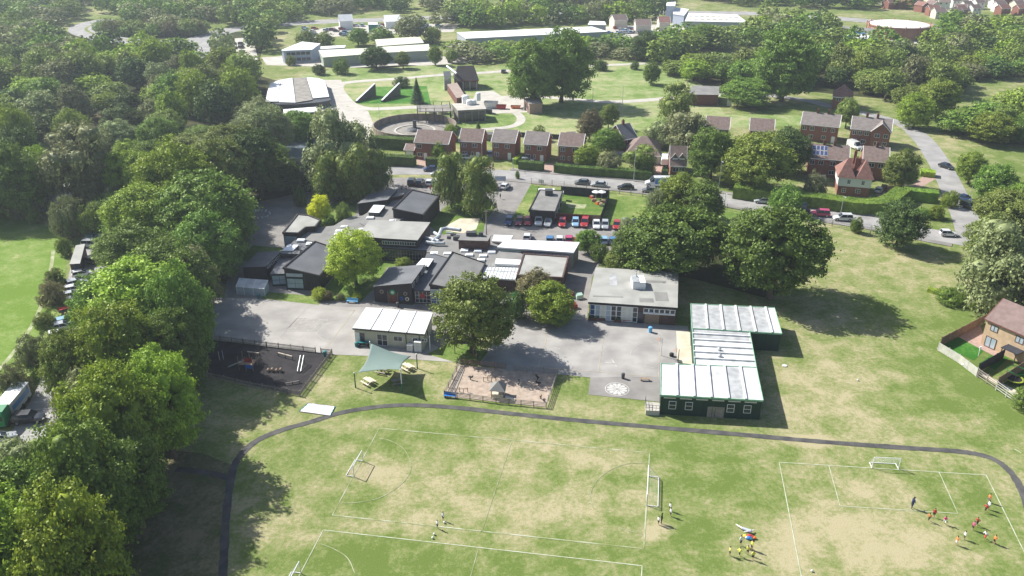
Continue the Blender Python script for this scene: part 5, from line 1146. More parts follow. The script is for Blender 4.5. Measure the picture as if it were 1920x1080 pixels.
# twin-roofed cottage
t = thing('twin_roofed_cottage', 'cottage with two steep red pyramid roofs above white tiled upper walls', 'cottage', G(1597, 369).to_tuple()[:2] + (0,))
A, B_ = G(1566, 365.5), G(1630, 371); A.z = B_.z = 0; d = (B_ - A).normalized(); nb = Vector((-d.y, d.x, 0)); L_ = (B_ - A).length; Dp = 9.0
P4 = lambda x0, x1, y0, y1: [tuple((A + d * x + nb * y))[:2] for x, y in ((x0, y0), (x1, y0), (x1, y1), (x0, y1))]
MB().prism(P4(.3, L_ - .3, .3, Dp - .3), 0, 2.5).build('lower_wall', M['brick_red'], t)
MB().prism(P4(.1, L_ - .1, .1, Dp - .1), 2.5, 4.9).build('upper_wall', M['tile_hung'], t)
for k in range(2):
    x0, x1 = k * L_ / 2 - (.3 if k == 0 else -.02), (k + 1) * L_ / 2 + (.3 if k else -.02); mb = MB(); q = P4(x0, x1, -.35, Dp * .6)
    ap = A + d * ((x0 + x1) / 2) + nb * Dp * .3; mb.add([(*p, 4.85) for p in q] + [(ap.x, ap.y, 9.3)], [(0, 1, 4), (1, 2, 4), (2, 3, 4), (3, 0, 4), (3, 2, 1, 0)]); mb.build('pyramid_roof', M['roof_red'], t)
q = P4(-.3, L_ + .3, Dp * .4, Dp + .3); r0, r1 = A + d * (L_ * .3) + nb * Dp * .68, A + d * (L_ * .75) + nb * Dp * .68
MB().add([(*p, 4.85) for p in q] + [(r0.x, r0.y, 8.3), (r1.x, r1.y, 8.3)], [(0, 1, 5, 4), (1, 2, 5), (2, 3, 4, 5), (3, 0, 4), (3, 2, 1, 0)]).build('rear_roof', M['roof_red'], t)
for u, v, h in ((.46, .62, 10.4), (.5, .4, 9.2), (.6, .5, 8.8)):
    c = A + d * (u * L_) + nb * (Dp * v); mb = MB(); mb.box((c.x, c.y, h / 2 + 2.4), (.7, .6, h - 4.8), math.atan2(d.y, d.x)); mb.cyl((c.x - .15, c.y, h), (c.x - .15, c.y, h + .35), .12, .1, 6).cyl((c.x + .15, c.y, h), (c.x + .15, c.y, h + .35), .12, .1, 6); mb.build('chimney', M['brick_red'], t)
for u, w_, z in ((.27, .8, 3.2), (.68, .8, 3.2), (.15, 1.0, .8), (.55, 1.2, .9)): win(t, A + d * .1 + nb * (.1 if z > 2.5 else .3), B_ + nb * (.1 if z > 2.5 else .3), u * L_, w_, z, z + 1.1, 2, 2)
# tan brick terrace at the right edge
a, b = G(1846.5, 597.5, 5.0), G(1940, 638, 5.0); a.z = b.z = 0; dd = (b - a).normalized(); b = a + dd * 15.5
tan_, L_, lw = house('tan_brick_terrace', 'tan brick terrace with pinkish brown tiled roof at the right edge', (a.x, a.y), (b.x, b.y), 5.0, 8.2, 7.9, 'tan_brick', 'roof_pink', px=False, fascia='brick_dark', over=.3)
q0, q1 = lw(0, .3), lw(L_, .3)
for u, w_, z0, z1 in ((1.2, 1.3, 3.3, 4.4), (.9, 1.9, .15, 2.1), (5.6, 1.4, 3.2, 4.4), (9.0, 1.3, 3.3, 4.4), (9.2, 1.9, .15, 2.1), (12.8, 1.4, 3.3, 4.4)): win(tan_, q0, q1, u, w_, z0, z1, 2, 1, 'brick_dark', 'glass_pale')
t = thing('patio_canopy', 'dark timber patio canopy against the tan brick terrace', 'canopy', tuple(lw(6.2, -.8)) + (0,), math.atan2(dd.y, dd.x))
for x in (-1.2, 1.2): MB().bx(x - .06, x + .06, -1.0, -.88, 0, 2.2).build('post', M['fence_dark'], t, True)
MB().bx(-1.4, 1.4, -1.1, 1.05, 2.2, 2.32).build('roof', M['fence_dark'], t, True)
# ---------------------------------------------------------------- treatment works
def ring(mb, c, r0, r1, z0, z1, n=40, mi=0):
    P = []
    for k in range(n):
        a = 2 * math.pi * k / n
        for r, z in ((r0, z0), (r1, z0), (r1, z1), (r0, z1)): P.append((c[0] + r * math.cos(a), c[1] + r * math.sin(a), z))
    F = []
    for k in range(n):
        a, b = k * 4, ((k + 1) % n) * 4
        for i in range(4): F.append((a + i, b + i, b + (i + 1) % 4, a + (i + 1) % 4))
    mb.add(P, F, mi)
def fan(mb, c, r, z, n=40, mi=0): mb.add([(c[0] + r * math.cos(2 * math.pi * k / n), c[1] + r * math.sin(2 * math.pi * k / n), z) for k in range(n)], [tuple(range(n))], mi)
M['tank_concrete'] = mat('tank_concrete', (0.2, 0.165, 0.13), .9, (0.32, 0.27, 0.22), .6, detail=8, stretch=(1, 1, .3)); cr = G(778, 245); s = px_per_m(cr); rt = 78 / s
tk = thing('round_tank', 'big round open concrete tank with dark dry inside behind the leftmost houses', 'tank', (cr.x, cr.y, 0))
mb = MB(); ring(mb, cr, rt - .4, rt, 0, 2.3, 56); mb.build('tank_wall', M['tank_concrete'], tk)
mb = MB(); fan(mb, cr, rt - .4, .12, 56); mb.build('tank_floor', M['concrete_dark'], tk)
mb = MB(); ring(mb, cr, rt * .45, rt * .5, .13, .3, 40); mb.build('sludge_channel', M['concrete'], tk)
mb = MB(); mb.cyl((cr.x, cr.y, 0), (cr.x, cr.y, 3.4), .6, .6, 12); mb.ball((cr.x, cr.y, .2), 2.6, 14, 6, 0, (1, 1, .35)); mb.build('centre_column', M['steel_dark'], tk)
a = Vector((cr.x, cr.y, 3.2)); b = Vector((cr.x + rt * .8, cr.y - rt * .6, 3.1)); mb = MB(); mb.cyl(a, b, .12, .12, 5); mb.cyl(a + Vector((0, 0, .9)), b + Vector((0, 0, .9)), .05, .05, 4)
for k in range(9): p = a.lerp(b, k / 8); mb.cyl(p, p + Vector((0, 0, .9)), .04, .04, 4)
mb.build('scraper_bridge', M['steel_dark'], tk)
# second tank with water at far left bottom
c2 = G(556, 288); t2 = thing('water_tank', 'round tank of pale water behind the dark spruce', 'tank', (c2.x, c2.y, 0)); mb = MB(); ring(mb, c2, 11.2, 11.7, 0, 2.0, 40); mb.build('tank_wall', M['concrete_dark'], t2); mb = MB(); fan(mb, c2, 11.2, 1.5); mb.build('water_surface', M['water'], t2)
# filter bed with pale covers: rounded rectangle of four strips
fb = thing('covered_filter_bed', 'wide round ended filter bed with three white strips and one bare strip', 'filter bed', G(560, 172).to_tuple()[:2] + (0,))
outline = [(498, 186), (500, 172), (506, 157), (520, 149), (545, 145), (575, 144.5), (598, 147), (610, 152), (614, 162), (618, 176), (620, 186), (600, 190), (555, 194), (520, 194)]
P = poly_px(outline, 2.6); MB().prism([(p.x, p.y) for p in P], 0, 2.3).build('bed_wall', M['steel_dark'], fb)
def strip_top(pts, z, m, name): P = poly_px(pts, z); MB().prism([(p.x, p.y) for p in P], z - .25, z).build(name, M[m], fb)
strip_top([(498, 190), (502, 170), (507, 156), (527, 149), (523, 168), (522, 190)], 2.72, 'roof_white', 'cover_strip'); strip_top([(523, 191), (524, 168), (528, 149), (548, 146), (551, 168), (554, 192)], 2.7, 'roof_white', 'cover_strip')
strip_top([(555, 192), (552, 168), (550, 146), (574, 145), (580, 165), (586, 187)], 2.66, 'concrete_dark', 'bare_strip'); strip_top([(587, 184), (581, 165), (575, 145), (596, 146), (609, 151), (612, 162), (617, 181)], 2.72, 'roof_white', 'cover_strip')
# building in front of it
t = thing('works_building', 'two storey works building with white roof in front of the filter bed', 'building', G(563, 240).to_tuple()[:2] + (0,))
rc = [(532, 214, 7.0), (594.5, 209, 7.0), (595, 200, 7.0), (531, 205, 7.0)]
w, ro, W_, pz = block(t, rc, 'brick_dark', 'roof_white', .2, .35, 'white_paint')
A, B_ = edge(W_, 0); L_ = (B_ - A).length
win(t, A, B_, .3, L_ * .62, 4.2, 6.2, 12, 1); panel(t, A, B_, L_ * .1, L_ * .6, 0, 2.6, 'steel_dark', 'dark_opening'); win(t, A, B_, L_ * .8, 1.6, 1.5, 3.0, 2, 1)
for (a, b, lab) in (((668, 193), (704, 179), 'left sloping white concrete wall beside bright green grass'), ((716, 192), (750, 178), 'right sloping white concrete wall beside bright green grass')):
    A = G(*a); B_ = G(*b); d = (B_ - A).normalized(); n = Vector((-d.y, d.x, 0)) * .35; t = thing('concrete_wall', lab, 'wall', (A.x, A.y, 0))
    mb = MB(); mb.add([A - n, B_ - n, B_ + n, A + n, A - n + Vector((0, 0, .8)), B_ - n + Vector((0, 0, 4.6)), B_ + n + Vector((0, 0, 4.6)), A + n + Vector((0, 0, .8))], ((0, 3, 2, 1), (4, 5, 6, 7), (0, 1, 5, 4), (1, 2, 6, 5), (2, 3, 7, 6), (3, 0, 4, 7)), 0); mb.m[1] = 1; mb.build('wall', [M['steel_dark'], M['roof_white']], t)  # sides coloured dark to stand for shadow on the grass; top white
# barn
bt, L_, lw = house('brick_barn', 'brick barn with dark half hipped roof and open bays on the works', (852, 151.5), (898, 150.5), 3.6, 11, 8.2, 'brick_dark', 'barn_roof', cat='barn', fascia='brick_dark', hip=1.6)
q0, q1 = lw(0, .35), lw(L_, .35)
for k in range(3): panel(bt, q0, q1, .12 * L_ + k * .28 * L_, .2 * L_, .1, 2.9, 'glass', 'bay_door')
for k in range(4): panel(bt, q0, q1, .05 * L_ + k * .28 * L_, .4, 0, 3.2, 'concrete', 'pier', out=.1)
rc = [(856, 184, 3), (873, 181, 3), (857, 155, 3), (838, 158, 3)]
M['lean_roof'] = mat('lean_roof', (.28, .22, .19), .9, (.36, .29, .25), .6); t = thing('lean_to', 'long pinkish brick lean-to running down from the works barn', 'outbuilding', centre(rc)); block(t, rc, 'brick_dark', 'lean_roof', .1, .2); rc2 = [(832, 143, 5.5), (846, 141, 5.5), (844, 133, 5.5), (831, 134, 5.5)]
t = thing('conveyor_tower', 'grey steel conveyor tower at the back of the works barn', 'tower', centre(rc2)); block(t, rc2, 'galv', 'steel_dark', .1, .2); mb = MB(); mb.cyl(G(838, 124, 8), G(856, 138, 6), .5, .5, 6); mb.build('chute', M['galv'], t)
rc = [(858, 207, 4.2), (912, 204, 4.2), (906, 193, 4.2), (846, 194, 4.2)]
t = thing('pump_house', 'grey concrete pump house with open bays and tanks on its roof', 'pump house', centre(rc)); w, ro, W_, pz = block(t, rc, 'concrete_dark', 'concrete', .2, .3)
A, B_ = edge(W_, 0); L_ = (B_ - A).length
for k in range(4): panel(t, A, B_, .04 * L_ + k * .24 * L_, .2 * L_, .2, 3.4, 'glass', 'bay_opening')
for x, y, r, h in ((873, 190, 1.3, 2.2), (880, 193, 1.1, 1.2), (897, 185, .8, 2.4), (887, 192, 1.2, 1.0)):
    c = G(x, y + 3, 4.2); mb = MB(); mb.cyl((c.x, c.y, 4.15), (c.x, c.y, 4.2 + h), r, r, 12); mb.ball((c.x, c.y, 4.2 + h), r, 12, 6, 0, (1, 1, .5)); mb.build('roof_tank', M['roof_white'], t)
rc = [(783, 209, 4.0), (846, 208, 4.0), (843, 196, 4.0), (782, 197, 4.0)]
t = thing('steel_gantry', 'open steel gantry with walkway left of the pump house', 'gantry', centre(rc))
P = [G(*k) for k in rc]; mb = MB()
for i in range(4):
    for k in range(4): p = P[i].lerp(P[(i + 1) % 4], k / 4); mb.cyl((p.x, p.y, 0), (p.x, p.y, 5.0), .12, .12, 5)
    mb.cyl(P[i] + Vector((0, 0, 1)), P[(i + 1) % 4] + Vector((0, 0, 1)), .07, .07, 4)
mb.build('frame', M['steel_dark'], t); mb = MB(); mb.prism([(p.x, p.y) for p in P], 3.7, 3.95); mb.build('walkway', M['concrete_dark'], t)
a, b = G(805, 204, .3), G(838, 196, 3.8); MB().cyl(a, b, .35, .35, 4).build('stair', M['galv'], t)
for (x, y, lab) in ((812, 211, 'flat round tank lid under the steel gantry'), (829, 213, 'pale round tank lid in front of the steel gantry'), (915, 212, 'dark round drum right of the pump house')):
    c = G(x, y); tag(MB().cyl((c.x, c.y, 0), (c.x, c.y, 1.4), 2.0 if x < 900 else 1.5, None, 14).build('tank_lid', M['concrete'] if x < 900 else M['steel_dark']), lab, 'tank')
rc = [(992, 195, 3.6), (1018, 193.5, 3.6), (1013, 182, 3.6), (981, 184, 3.6)]
t = thing('brick_hut', 'small pink brick hut with flat roof beside the two giant trees', 'hut', centre(rc)); w, ro, W_, pz = block(t, rc, 'brick_pink', 'roof_mid', .2, .25); A, B_ = edge(W_, 3); panel(t, A, B_, 2, 1.2, 0, 2.4, 'steel_dark', 'door'); panel(t, A, B_, 6, 1.2, 0, 2.4, 'steel_dark', 'door')
rc = [(1290, 177, 4.0), (1348, 178, 4.0), (1349, 162, 4.0), (1298, 160, 4.0)]
t = thing('long_brick_store', 'long dark brick store with flat roof behind the grey willow', 'store', centre(rc)); w, ro, W_, pz = block(t, rc, 'brick_dark', 'roof_mid', .2, .3); A, B_ = edge(W_, 0); panel(t, A, B_, 14, 1.6, 0, 2.6, 'white_paint', 'door')
for (x, y, w_, d_, h, m, lab, nm) in ((940, 204, 3.6, 2, 1.4, 'red_paint', 'red skip beside the works yard machinery', 'skip'), (967, 203, 3.6, 2, .9, 'orange_paint', 'flat orange skip in the works yard', 'skip'), (871, 166, 4, 2, .9, 'red_paint', 'red trailer in front of the works barn', 'trailer'), (921, 202, 5, 3, 2.2, 'galv', 'grey steel hopper between pump house and red skip', 'hopper')):
    c = G(x, y); t = thing(nm, lab, nm, (c.x, c.y, 0), -.1)
    mb = MB(); x0, y0 = w_ / 2, d_ / 2; i = .82
    mb.add([(-x0 * i, -y0 * i, .15), (x0 * i, -y0 * i, .15), (x0 * i, y0 * i, .15), (-x0 * i, y0 * i, .15), (-x0, -y0, h), (x0, -y0, h), (x0, y0, h), (-x0, y0, h)], ((0, 3, 2, 1), (0, 1, 5, 4), (1, 2, 6, 5), (2, 3, 7, 6), (3, 0, 4, 7))); mb.build('tub', M[m], t, True)
    MB().bx(-x0 * .9, x0 * .9, -y0 * .9, y0 * .9, h * .6, h * .62).build('load', M['soil'], t, True)
# ---------------------------------------------------------------- industrial estate
def shed(name, lab, rc, wall, roof, ridge=0, wins=None, cat='warehouse'):
    t = thing(name, lab, cat, centre(rc)); w, ro, W_, pz = block(t, rc, wall, roof, .2, .35); return t, W_
M['wall_pale_green'] = mat('wall_pale_green', (0.3, 0.35, 0.29), .7, (0.34, 0.39, 0.33), .3); M['wall_pale_blue'] = mat('wall_pale_blue', (0.42, 0.47, 0.56), .7); M['wall_grey'] = mat('wall_grey', (0.36, 0.39, 0.42), .7)
t, W_ = shed('office_building', 'pale blue two storey office with white roof by the cream sheds', [(531, 95, 5.4), (585, 92.5, 5.4), (601, 82, 5.4), (566, 77.5, 5.8), (527, 94, 5.4)], 'wall_pale_blue', 'roof_white', cat='office')
A, B_ = G(531, 95, 5.4).to_2d(), G(585, 92.5, 5.4).to_2d(); L_ = (B_ - A).length
for r_, z in enumerate((.7, 3.2)):
    for k in range(5): win(t, A, B_, L_ * (.1 + k * .17), 1.7, z, z + 1.3, 2, 1, 'wood_grey', 'glass', out=.0)
t, W_ = shed('cream_shed', 'long cream shed with pale green wall left of the dark rounded tree', [(605, 107.5, 4.2), (692, 101, 4.2), (690, 90, 4.6), (597, 94, 4.6)], 'wall_pale_green', 'roof_cream')
t, W_ = shed('cream_shed', 'long cream shed behind the autumn tinted tree', [(712, 99, 4.4), (806, 94.5, 4.4), (804, 82.5, 4.8), (712, 88, 4.8)], 'wall_pale_green', 'roof_cream')
t, W_ = shed('cream_shed', 'rear cream shed standing behind the two longer cream sheds', [(708, 86.5, 4), (795, 80, 4), (787, 68.5, 4.4), (703, 74, 4.4)], 'wall_pale_green', 'roof_cream')
for k, (a, b) in enumerate((((601, 100, 7.0), (691, 95, 7.0)), ((712, 93, 7.0), (805, 88, 7.0)), ((706, 80, 7.9), (791, 74, 7.9)))): pass
t, W_ = shed('low_white_shed', 'low white roofed shed between the office and cream sheds', [(601, 92, 3), (647, 89, 3), (648, 84.5, 3), (601, 87, 3)], 'wall_grey', 'roof_white')
t, W_ = shed('white_warehouse', 'very long white roofed warehouse behind the giant trees', [(873, 71.5, 5.4), (1140, 60, 5.4), (1110, 49.5, 6.2), (1000, 53, 6.4), (856, 62, 5.4)], 'wall_grey', 'roof_white')
t, W_ = shed('grey_warehouse', 'grey walled warehouse with white skylit roof behind the round tree', [(1284, 39.5, 6), (1402, 42, 6), (1382, 27, 7.4), (1291, 24.5, 7.4)], 'wall_grey', 'roof_white')
A = G(1284, 39.5, 6); B_ = G(1402, 42, 6); C_ = G(1291, 24.5, 7.4)
mb = MB()
for k in range(9):
    for j in (.3, .65): p = A.lerp(B_, .06 + k * .105).lerp(C_.lerp(G(1382, 27, 7.4), .06 + k * .105), j); mb.box((p.x, p.y, 6 + 1.4 * j + .12), (2.4, 3, .12))
mb.build('roof_light', M['roof_cream'], t)
t, W_ = shed('white_plant_tower', 'white cube shaped plant buildings with tall tower, left of the grey warehouse', [(1262, 26, 6), (1283, 29, 6), (1292, 17, 6), (1262, 13, 6)], 'wall_pale_blue', 'roof_white', cat='building'); block(t, [(1249, 11, 9), (1266, 11, 9), (1267, 3, 9), (1250, 3, 9)], 'wall_pale_blue', 'roof_white', .2, .3, wname='tower')
t, W_ = shed('white_yard_shed', 'low white shed right of the grey warehouse', [(1405, 54, 5), (1430, 56, 5), (1428, 46, 5), (1400, 44, 5)], 'wall_grey', 'roof_white')
t, W_ = shed('arched_grey_shed', 'small grey shed with rounded white roof behind the long warehouse', [(1102, 46, 6), (1137, 47, 6), (1134, 40, 7), (1106, 39, 7)], 'wall_grey', 'roof_white')
t, W_ = shed('blue_door_depot', 'dark depot wall with blue shutter under the distant road', [(1562, 52, 5), (1638, 60, 6), (1640, 54, 6), (1565, 46, 6)], 'concrete_dark', 'roof_mid'); A, B_ = edge(W_, 0); panel(t, A, B_, (B_ - A).length * .35, 11, .3, 5.0, 'blue_paint', 'shutter')
t, W_ = shed('white_flat_store', 'low white flat store left of the big brown gas holder', [(1600, 70, 4), (1640, 76, 4), (1638, 62, 4), (1600, 58, 4)], 'wall_grey', 'roof_white')
house('gabled_white_restaurant', 'white building with pointed gable front near the distant road', (636, 40), (662, 39), 4.6, 8, 7.6, 'roof_white', 'roof_white', cat='building', over=.2)
house('white_hall', 'wide white gabled hall right of the pointed white building', (722, 41), (752, 40), 3.6, 12, 6.4, 'roof_white', 'roof_white', cat='building', over=.2)
t, W_ = shed('green_container', 'green sided lorry body parked between the white halls', [(690, 46, 4), (708, 46, 4), (708, 42, 4), (690, 42, 4)], 'teal', 'roof_white', cat='container')
for (a, b, lab, rf) in (((1152, 38), (1178, 37), 'brown roofed house left of the salvage yard', 'roof_brown'), ((1192, 47), (1222, 47), 'low brown roofed building beside the salvage yard', 'roof_brown'), ((1236, 42), (1258, 42), 'small red roofed building beside the salvage yard', 'roof_red')):
    house('distant_house', lab, a, b, 4.5, 9, 7, 'render_cream', rf)
# gas holder
c = G(1697, 73); sr = 56 / px_per_m(c); gh_ = thing('gas_holder', 'huge round brown gas holder with pale domed top', 'gas holder', (c.x, c.y + sr * .6, 0)); cc = (c.x, c.y + sr * .6)
mb = MB(); mb.cyl((*cc, 0), (*cc, 6.0), sr, sr, 56); mb.build('shell', M['brown_paint'], gh_, smooth=False); mb = MB(); mb.ball((*cc, 5.95), sr * .97, 48, 10, 0, (1, 1, .07)); mb.build('domed_top', M['roof_white'], gh_, smooth=True)
mb = MB(); ring(mb, cc, sr, sr + .5, 5.6, 6.2, 56); mb.build('rim_walkway', M['brown_paint'], gh_)
for k in range(14):
    a = 2 * math.pi * k / 14; mb = MB(); mb.cyl((cc[0] + (sr + .6) * math.cos(a), cc[1] + (sr + .6) * math.sin(a), 0), (cc[0] + (sr + .6) * math.cos(a), cc[1] + (sr + .6) * math.sin(a), 6.9), .3, .3, 4); mb.build('guide_post', M['brown_paint'], gh_)
# distant housing estate: each house a copy of one
hr = random.Random(3); protos = []
for wl_, rf in (('render_cream', 'roof_pink'), ('tile_hung', 'roof_brown'), ('brick_red', 'roof_red')):
    protos.append(None)
spots = []
for (x0, x1, y0, y1, n) in ((1740, 1830, 2, 36, 62), (1858, 1930, 1, 30, 50), (1655, 1710, 1, 18, 12), (1925, 2000, 0, 20, 10), (1828, 1862, 2, 12, 4)):
    for _ in range(400):
        if n <= 0: break
        x, y = hr.uniform(x0, x1), hr.uniform(y0, y1)
        p = G(x, y)
        if all((p - q).length > 9.5 for q in spots): spots.append(p); n -= 1
made = {}
for i, p in enumerate(spots):
    k = i % 3; rz = hr.choice([.3, .3, 1.87, .1, -.4]) + hr.uniform(-.1, .1); wl_, rf = (('render_cream', 'roof_pink'), ('tile_hung', 'roof_brown'), ('brick_red', 'roof_red'))[k]
    lab = ('cream walled', 'white walled', 'brick walled')[k] + ' house in the distant estate at the top right'
    if k not in made:
        t, L_, lw = house('estate_house', lab, (p.x, p.y), (p.x + 9, p.y), 5, 8, 7.6, wl_, rf, px=False, wins=((.15, 1.3, 1), (.6, 1.3, 1)), group='houses of the distant estate, ' + ('cream', 'white', 'brick')[k]); t.rotation_euler.z = rz; t.scale = (.78, .78, .8); made[k] = t
    else:
        c = copy_tree(made[k]); c.location = (p.x, p.y, 0); c.rotation_euler.z = rz
# ---------------------------------------------------------------- vehicles
PAINT = {}
def paint(k, c, r=.3, met=.2):
    m = mat('paint_' + k, c, r, metallic=met, spec=.6); m.node_tree.nodes['Principled BSDF'].inputs['Coat Weight'].default_value = .5; PAINT[k] = m
for k, c in (('white', (.72, .73, .73)), ('silver', (.42, .44, .46)), ('grey', (.16, .17, .18)), ('dark', (.025, .028, .034)), ('navy', (.03, .06, .16)), ('blue', (.06, .2, .42)), ('pale_blue', (.28, .48, .66)), ('red', (.42, .03, .03)), ('maroon', (.2, .03, .04)), ('pink', (.5, .05, .14)), ('teal', (.02, .2, .26)), ('green', (.05, .35, .08))): paint(k, c)
def loft(mb, st, mi=0):
    """st: list of (x, [(y, z)...]) half sections mirrored across y = 0"""
    n = len(st[0][1]); P = []; F = []
    for x, sec in st:
        P += [(x, y, z) for y, z in sec] + [(x, -y, z) for y, z in sec[::-1]]
    m = 2 * n
    for i in range(len(st) - 1):
        for j in range(m): F.append((i * m + j, i * m + (j + 1) % m, (i + 1) * m + (j + 1) % m, (i + 1) * m + j))
    F += [tuple(range(m - 1, -1, -1)), tuple(range((len(st) - 1) * m, len(st) * m))]
    mb.add(P, F, mi)
def make_car(kind, name, label, group=None):
    L_, Wd, roof_z, belt = {'hatch': (4.0, 1.72, 1.46, .92), 'suv': (4.5, 1.86, 1.68, 1.02), 'saloon': (4.5, 1.78, 1.44, .92), 'van': (5.3, 1.98, 2.25, 1.15)}[kind]
    t = thing(name, label, 'van' if kind == 'van' else 'car', (0, 0, 0), 0, group); h = L_ / 2; w = Wd / 2
    mb = MB(); b = belt
    sec = lambda k, zb, zt: [(w * k * .82, zb), (w * k, zb + .12), (w * k, (zb + zt) / 2), (w * k * .96, zt - .08), (w * k * .78, zt)]
    nose = b - .18
    if kind == 'van': st = [(-h, .9, .4, 1.25), (-h + .1, 1, .28, 1.3), (0, 1, .25, 1.3), (h - 1.3, 1, .25, 1.28), (h - .6, .98, .28, 1.12), (h - .12, .92, .3, .95), (h, .82, .4, .75)]
    else: st = [(-h, .84, .42, b - .2), (-h + .12, .95, .3, b - .02), (-h + .7, 1, .22, b), (0, 1, .2, b), (h - 1.25, 1, .22, b - .01), (h - .7, .98, .24, b - .1), (h - .16, .9, .28, nose - .08), (h, .78, .38, nose - .22)]
    loft(mb, [(x, sec(k, z0, z1)) for x, k, z0, z1 in st])
    # roof with pillars
    if kind == 'van': rx = [(-h + .03, .95, -h + .05), (h - 1.0, .9, h - 1.75)]
    else: rx = None
    r0, r1 = {'hatch': (-h + .38, h - 1.95), 'suv': (-h + .3, h - 1.95), 'saloon': (-h + 1.0, h - 2.05), 'van': (-h + .06, h - 1.75)}[kind]
    g0, g1 = {'hatch': (-h + .1, h - 1.15), 'suv': (-h + .1, h - 1.2), 'saloon': (-h + .45, h - 1.2), 'van': (-h + .02, h - .95)}[kind]
    rw = w * .8 if kind != 'van' else w * .9
    def frame(x, y, z): return (x, y, z)
    bz = b - .01 if kind != 'van' else 1.27
    top = [(r0, rw), (r1, rw * .97)]
    mb.prism([(r0, -rw), (r1, -rw * .97), (r1, rw * .97), (r0, rw)], roof_z - .07, roof_z)
    for s in (-1, 1):
        for (xa, xb) in ((g0, r0), (g1, r1), ((g0 + g1) / 2 - .1, (r0 + r1) / 2 - .05)): mb.cyl((xa, s * w * .93, bz), (xb, s * rw * .97, roof_z - .05), .05, .045, 4)
        if kind == 'van': mb.add([(-h + .03, s * w * .99, 1.2), (h - 1.9, s * w * .99, 1.2), (h - 1.9, s * rw, roof_z - .04), (-h + .06, s * rw, roof_z - .04)], [(0, 1, 2, 3)] if s < 0 else [(3, 2, 1, 0)])
    if kind == 'van': mb.add([(-h + .01, -w * .95, 1.2), (-h + .01, w * .95, 1.2), (-h + .05, rw, roof_z - .04), (-h + .05, -rw, roof_z - .04)], [(3, 2, 1, 0)])
    body = mb.build('body', PAINT['white'], t, True)
    gm = MB(); gw = w * .91; gx0, gx1 = (g0 + .04, g1 - .04) if kind != 'van' else (h - 2.6, g1 - .04)
    tx0 = r0 + .06 if kind != 'van' else h - 2.6
    P = [(gx0, -gw, bz - .02), (gx1, -gw, bz - .02), (gx1, gw, bz - .02), (gx0, gw, bz - .02), (tx0, -rw * .96, roof_z - .06), (r1 - .02, -rw * .93, roof_z - .06), (r1 - .02, rw * .93, roof_z - .06), (tx0, rw * .96, roof_z - .06)]
    gm.add(P, ((0, 3, 2, 1), (4, 5, 6, 7), (0, 1, 5, 4), (1, 2, 6, 5), (2, 3, 7, 6), (3, 0, 4, 7))); gm.build('window', M['glass'], t, True)
    r = .33 if kind in ('hatch', 'saloon') else .37
    for sx in (-1, 1):
        for sy in (-1, 1):
            wb_ = MB(); c = (sx * (h - .82), sy * (w - .1), r); wb_.cyl((c[0], c[1] - .12, r), (c[0], c[1] + .12, r), r, r, 16, 0); wb_.cyl((c[0], c[1] - .13, r), (c[0], c[1] + .13, r), r * .6, r * .6, 12, 1); wb_.build('wheel', [M['rubber_tyre'], M['rim']], t, True)
    for s in (-1, 1):
        MB().box((h - .1, s * w * .62, nose - .22), (.16, .34, .16), s * .3).build('headlight', M['lamp_glass'], t, True)
        MB().box((-h + .04, s * w * .72, b - .22), (.1, .28, .2)).build('tail_light', M['red_paint'], t, True)
    return t
CARS = {k: make_car(k, 'parked_car' if k != 'van' else 'parked_van', 'x') for k in ('hatch', 'suv', 'saloon', 'van')}
used_proto = set()
def car(kind, px, py, ang, color, label, group=None, lift=0.5):
    """px, py = middle of the car as seen (about half a metre up); ang = heading in degrees, 0 = to the right, 90 = away"""
    p = G(px, py, lift); t = CARS[kind]
    if kind in used_proto: t = copy_tree(t)
    used_proto.add(kind)
    t.location = (p.x + .15 * math.sin(px * 7.1), p.y + .3 * math.sin(px * 3.3 + py), 0.06); t.rotation_euler.z = R(ang + 3.5 * math.sin(px * 1.7 + py)); tag(t, label, 'van' if kind == 'van' else 'car', group)
    for ch in t.children:
        if ch.name.startswith('body'): ch.material_slots[0].link = 'OBJECT'; ch.material_slots[0].material = PAINT[color]
    return t
GF, GB2, GR, GP, GE, GX = 'cars in the front row of the staff car park', 'cars in the back row of the staff car park', 'cars parked along the main road', 'cars in the left car park', 'cars at the school entrance', 'cars on the slip road'
for a in ((955.5, 415, 'navy', 'hatch', 'navy blue hatchback at the left end of the staff car park row'), (973.5, 416, 'maroon', 'hatch', 'dark red hatchback second from left in the staff car park row'), (989.8, 416.5, 'red', 'hatch', 'red hatchback third from left in the staff car park row'),
          (1009, 416.5, 'white', 'suv', 'white car fourth from left, in front of the lodge'), (1027.5, 419, 'silver', 'hatch', 'silver car fifth from left, at the lodge corner'), (1055.5, 418, 'red', 'hatch', 'red car on its own in front of the dark red fence'),
          (1078, 417.5, 'pale_blue', 'hatch', 'pale blue car in front of the dark red fence'), (1098, 419, 'red', 'suv', 'red car between the pale blue car and the white car'), (1117, 421, 'white', 'saloon', 'white car at the corner of the garden fence'), (1135, 423, 'silver', 'hatch', 'silver car beside the bright red car on the right'),
          (1155, 422.5, 'red', 'hatch', 'bright red car third from the right end of the row'), (1173, 421, 'silver', 'hatch', 'silver car partly behind a small silvery shrub'), (1192, 422, 'dark', 'hatch', 'dark car at the right end of the staff car park row')):
    car(a[3], a[0], a[1], -97 + (a[0] - 1070) * .0, a[2], a[4], GF)
